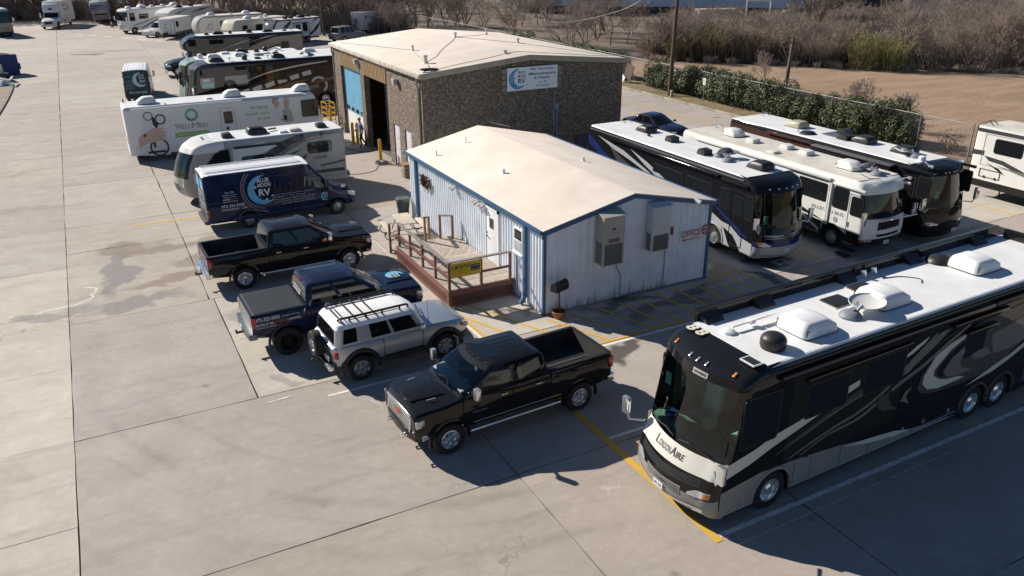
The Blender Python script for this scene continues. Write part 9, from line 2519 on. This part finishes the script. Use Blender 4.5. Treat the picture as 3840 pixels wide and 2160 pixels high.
te=trailer('fifth_wheel_trailer','white fifth wheel trailer with swept cap behind the small ramp trailer',(-1.2,104.2,0),R(222),9.5,2.4,3.35,[(2.0,.5),(2.15,.15),(2.5,.0),(2.8,.15),(3.1,.7),(3.28,1.5),(3.35,2.3)],2.0,M_TRWHITE,M_ROOFG,())
d=MB();d.box(-9.4,-2.6,-1.19,1.19,.65,2.0);d.build('lower_body',M_TRWHITE,te)
for s_ in (1,-1):
    sd=Side(te,1.2,s_);sd.poly('stripe',[(.8,2.3),(2,2.9),(3.4,3.15),(4.4,3.1),(3,2.8),(1.6,2.3)],M_CSILV);sd.poly('stripe',[(4.5,2.6),(6.5,3.0),(9,3.1),(7,2.8)],M_CDGREY)
    for x in (-6.4,-7.3):wheel(te,x,s_*1.06,.38,.22,s_)
roof_ac(te,-3.3,.2,3.36,M_ACB,1.0,.75,.34);roof_vent(te,-6.0,.2,3.36,M_ACB,.5,.3);roof_vent(te,-4.6,-.3,3.36,M_ACW,.4,.1)
sedan('suv','white suv nose showing beside the small ramp trailer',(-1.75,102.6,0),R(222),paint('far_white_paint',(.66,.66,.66)),True,'suv')
f9=[(.45,.22),(.6,.08),(.9,.02),(1.4,.04),(1.75,.08),(2.3,.14),(2.92,.22),(3.1,.28),(3.22,.45),(3.28,.7),(3.3,1.0)]
c9=coach('motorhome','white coach with grey diagonal stripes at the head of the far row',(-6.2,107.9,0),R(209),9.8,2.45,3.3,M_ROOFG,M_CWHITE,f9,wheels=(1.25,6.2),wr=.42,ws=(1.75,2.92),cap_len=1.05,bf=.14,rf=.26,body_m=M_CWHITE)
for s_ in (1,-1):
    sd=Side(c9,1.225,s_);sd.window(.75,1.5,1.75,2.8,'cab_window');sd.window(2.2,3.6,1.95,2.55,cross=True);sd.window(5.2,5.8,1.95,2.5);sd.ribbon([(.9,1.1),(2.6,1.4),(4.6,1.9),(6.4,2.3)],.1,.14,M_CDGREY);sd.ribbon([(2.4,.7),(4,1.3),(6,2.0),(7.5,2.6)],.2,.2,M_CDGREY);sd.ribbon([(5,.7),(6.5,1.4),(8.5,2.4)],.1,.16,M_SGREY);mirror(c9,-.2,s_*1.1,1.9,s_,M_CWHITE,.3,.4,.2,.1)
N9=dict(front=f9,hw=1.225,bf=.14,rf=.26)
for k in range(3):on_nose(c9,'grille_bar',[(-.5,.75+k*.16,.81+k*.16),(.5,.75+k*.16,.81+k*.16)],M_TRIMB,off=.012,**N9)
for s_ in (1,-1):on_nose(c9,'headlamp',[(s_*.7,.95,1.12),(s_*1.1,.97,1.1)],M_LAMP,off=.012,**N9)
for x,y,k in ((-1.4,.1,.8),(-3.4,.2,1.15),(-5.2,.0,.7),(-6.9,.1,.7),(-8.6,.2,1.1)):roof_ac(c9,x,y,3.33,M_ACW,.95*k,.75*k,.36*k)
f10=[(.40,.2),(.7,.02),(1.0,.0),(1.5,.04),(1.8,.08),(2.6,.16),(3.25,.28),(3.42,.38),(3.54,.7),(3.6,1.1)]
c10=coach('motorhome','tan fronted coach at the left edge of the picture',(-20.55,111.6,0),R(-74),10.5,2.5,3.6,M_ROOFW,paint('slate_cap',(.16,.22,.24)),f10,wheels=(2.0,7.4),wr=.46,ws=(1.8,3.25),cap_len=1.2,bf=.16,rf=.26,body_m=M_TANP,band=[('front_bumper',.3,.7,M_CDGREY),('front_band',.7,1.8,M_TANP)])
N10=dict(front=f10,hw=1.25,bf=.16,rf=.26)
for k in range(3):on_nose(c10,'nose_stripe',[(-1.1,.9+k*.18,.95+k*.18),(1.1,.9+k*.18,.95+k*.18)],M_CDGREY,off=.012,**N10)
for s_ in (1,-1):mirror(c10,-.3,s_*1.15,2.0,s_,M_ACW,.3,.45,.24,.1);Side(c10,1.25,s_).window(.6,1.4,1.9,2.9,'cab_window')
t=thing('tool_truck','white box truck with tool brand lettering at the back of the lot','truck',(-15.1,121.0,0),R(255))
d=MB();d.box(-9.2,-2.5,-1.22,1.22,.75,3.75);bx=d.build('cargo_box',M_CWHITE,t,bevel=.04)
d=MB();d.prism([(-2.5,2.2),(-1.5,2.35),(-1.75,3.2),(-2.5,3.7)],lambda a,b,q:(a,q,b),-1.1,1.1);wd=d.build('wind_deflector',M_CWHITE,t,bevel=.15,bseg=3)
flats(wd,'oval_mark',[[(.3*math.cos(a),.13*math.sin(a))for a in np.linspace(0,6.283,19)[:-1]]],(-1.52,0,2.72),(0,1,0),(-.28,0,1),mat('navy_print',(.02,.04,.12),.4),.02)
st=[(-2.6,half(1.1,.55,1.5,.02,.03)),(-1.3,half(1.1,.55,1.5,.03,.06)),(-.4,half(1.08,.55,1.38,.06,.1)),(.35,half(1.0,.58,1.2,.06,.09)),(.55,half(.85,.62,1.05,.04,.05))]
V,F,T=section_loft(st);shell(t,V,F,T,lambda i,k,s:'hood',{'hood':('hood',M_CWHITE),'well':('wheel_well',M_WELL)},[well(-.55,.58,s*.7,s*1.4,.5)for s in (1,-1)])
lv=[lvl(1.45,-1.1,-2.5,1.05,.15,.06,.12),lvl(1.55,-1.15,-2.5,1.05,.15,.06,.12),lvl(2.2,-1.5,-2.5,1.0,.15,.06,.12),lvl(2.32,-1.6,-2.5,.95,.15,.06,.1),lvl(2.36,-1.7,-2.5,.85,.15,.06,.1)]
greenhouse(t,lv,[.2,.9],M_CWHITE,M_CWHITE,('side1',),M_TINT,M_TINT)
d=MB();d.box(.4,.72,-1.1,1.1,.4,.72);d.build('front_bumper',M_CWHITE,t,bevel=.05);d=MB();d.box(.5,.62,-.55,.55,.76,1.1);d.build('grille',M_TRIMB,t,bevel=.03)
d=MB();d.box(-5.6,-4.6,-.4,.4,3.75,4.05);d.build('roof_unit',M_CWHITE,t,bevel=.05)
for s_ in (1,-1):
    d=MB();d.box(.3,.58,s_*.68,s_*1.0,.85,1.08);d.build('headlamp',M_LAMP,t,bevel=.04);mirror(t,-1.3,s_*1.05,1.6,s_,M_CWHITE,.35,.6,.2,.1)
    for x in (-.55,-6.9):wheel(t,x,s_*1.0,.48,.26,s_,'disc')
    sd=Side(t,1.224,s_);k=3.3 if s_>0 else 7.2;sg=1 if s_>0 else-1
    sd.text([('MATCO',k,2.9,.42,2.3,'l',.03),('TOOLS',k+sg*.3,2.25,.42,2.2,'l',.03)],M_PBLK,off=.006)
    flats(t,'red_emblem',[ring_arc(0,0,.28,.42,0,359),[(-.12,-.3),(.12,-.3),(.12,.3),(-.12,.3)]],(-(k+sg*3.0),s_*1.232,2.75),(-s_,0,0),(0,0,1),mat('red_emblem',(.45,.03,.04),.4))
    sd.panel('side_skirt',2.8,6.2,.5,.75,M_CWHITE,-.05,.004);sd.panel('battery_box',3.3,3.9,.78,1.1,M_TRIMB,0,.012)
tg=trailer('fifth_wheel_trailer','grey fifth wheel trailer with navy wave stripes seen from its front',(-8.15,124.6,0),R(262),9.0,2.5,3.45,[(1.6,.9),(1.8,.35),(2.2,.05),(2.5,.0),(3.0,.12),(3.3,.4),(3.42,.8),(3.45,1.2)],1.6,M_TRWHITE,M_ROOFG,(),fm=M_CSILV,rf=.35,bf=.25)
d=MB();d.box(-8.9,-2.3,-1.24,1.24,.6,1.6);d.build('lower_body',M_CSILV,tg);d=MB();d.box(-2.3,-1.9,-.9,.9,.62,1.6);d.build('lower_front',M_SGREY,tg,bevel=.2,bseg=3)
ft=[(1.6,.9),(1.8,.35),(2.2,.05),(2.5,.0),(3.0,.12),(3.3,.4),(3.42,.8),(3.45,1.2)];NT=dict(front=ft,hw=1.25,bf=.25,rf=.35)
for k in range(3):on_nose(tg,'wave_stripe',[(-1.2,2.1+k*.3,2.25+k*.3),(-.3,2.0+k*.3,2.25+k*.3),(.5,2.3+k*.25,2.45+k*.25),(1.2,2.1+k*.3,2.2+k*.3)],mat('navy_stripe',(.03,.05,.13),.4),off=.012,**NT)
for s_ in (1,-1):
    for x in (-5.4,-6.3):wheel(tg,x,s_*1.1,.38,.22,s_)
    d=MB();d.bar((-2.6,s_*.8,.02),(-2.6,s_*.8,.7),.08);d.build('landing_leg',M_BLACKM,tg)
t=thing('traffic_cone','small orange and white traffic cone before the white coach','traffic cone',(-6.9,119.6,0))
d=MB();d.lathe([(.05,.95),(.07,.7),(.14,.35),(.2,.05)],12);d.build('cone',mat('cone_orange',(.6,.14,.03),.5),t,smooth=50);d=MB();d.box(-.25,.25,-.25,.25,0,.06);d.build('base',MATS['cone_orange'],t);d=MB();d.lathe([(.085,.72),(.125,.5)],12);d.build('band',M_ACW,t)
t=thing('box_trailer','pale grey enclosed cargo trailer behind the workshop roof','cargo trailer',(25.0,93.0,0),R(28))
d=MB();d.box(-2.6,2.6,-1.05,1.05,.5,2.75);d.build('body',mat('pale_box_paint',(.56,.58,.60),.45),t,bevel=.04);d=MB();d.box(-2.65,2.65,-1.1,1.1,2.70,2.80);d.build('roof',M_ACW,t,bevel=.02)
for s_ in (1,-1):wheel(t,0,s_*1.0,.34,.2,s_);
flats(t,'state_mark',[[(-.2,-.1),(.0,.25),(.22,.1),(.1,-.25)]],(-1.9,-1.06,2.2),(1,0,0),(0,0,1),M_PBLK)
# ------------------------------------------------------------------ left edge: blue dumpster, utility trailer frame, junk
M_DUMP=mat('dumpster_blue',(.020,.040,.15),.5,var=.25,vscale=2)
t=thing('dumpster','dark blue steel dumpster at the left edge with a side opening','dumpster',(-18.15,71.65,0),R(12))
d=MB();d.prism([(0,.08),(1.5,.08),(1.62,1.0),(1.55,1.9),(-.0,1.95)],lambda a,b,q:(q,a,b),-2.6,.0);d.build('body',M_DUMP,t,bevel=.02)
d=MB();d.prism([(.05,.1),(1.45,.1),(1.55,1.0),(1.5,1.85),(.05,1.9)],lambda a,b,q:(q,a,b),.0,.55);sh=d.build('side_chute',M_DUMP,t,bevel=.03)
d=MB();d.box(.555,.575,.45,1.25,1.15,1.75);d.build('opening',mat('rusty_dark',(.05,.03,.025),.9),sh);d=MB();d.box(.45,.70,.05,1.5,.5,1.05);d.build('fork_pocket',M_DUMP,sh,bevel=.03)
d=MB();d.add([(-2.6,0,1.96),(0,0,1.96),(0,1.5,1.93),(-2.6,1.5,1.93),(-1.3,.75,2.18)],[(0,1,4),(1,2,4),(2,3,4),(3,0,4)]);d.build('lid',M_DKGREY,t)
d=MB();d.bar((.1,-.02,1.3),(-2.5,-.02,1.3),.05,.06);d.build('rib',M_DUMP,t)
t=thing('utility_trailer','white drawbar frame of a utility trailer with junk before the dumpster','trailer',(-18.9,66.5,0),R(-74))
M_WFR=mat('white_steel_frame',(.66,.67,.68),.45,.3)
d=MB();d.bar((-.9,-.75,.62),(2.6,.0,.55),.12,.12);d.build('drawbar',M_WFR,t);d=MB();d.bar((2.6,.0,.55),(.6,.75,.58),.12,.12);d.build('drawbar',M_WFR,t);d=MB();d.bar((1.4,.4,.55),(1.3,-.28,.55),.08,.08);d.build('cross_member',M_BLACKM,t);d=MB();d.box(-3.2,-.7,-.9,.9,.5,.62);d.build('bed',M_BLACKM,t)
for s_ in (1,-1):wheel(t,-2.0,s_*.95,.33,.2,s_)
t=thing('white_tank','white box with rounded corners standing on the trailer frame','tank',(-19.35,68.4,.62),R(10))
d=MB();d.box(-.5,.5,-.5,.5,0,.85);d.build('shell',mat('off_white_plastic',(.62,.60,.54),.5),t,bevel=.1,bseg=3);d=MB();d.box(-.55,.55,-.55,.55,-.06,.0);d.build('pallet',M_BAREWOOD,t)
t=thing('folded_tarp','crumpled pale grey tarp heap with red edge before the dumpster','tarp',(-18.9,64.9,0))
rr=random.Random(8);d=MB();n=9
vs=[((i-4)*.22,(j-4)*.2,max(0,.45*math.exp(-((i-4)**2+(j-4)**2)/9)+rr.uniform(-.04,.07))+.05)for j in range(n)for i in range(n)]
d.add(vs,[(j*n+i,j*n+i+1,(j+1)*n+i+1,(j+1)*n+i)for j in range(n-1)for i in range(n-1)]);d.build('cloth',mat('tarp_grey',(.42,.46,.50),.6),t,smooth=25)
d=MB();d.obox((-.75,-.3,.12),(.3,.9,.2),(0,0,.3));d.build('red_box',mat('dull_red',(.25,.03,.03),.6),t,bevel=.03)
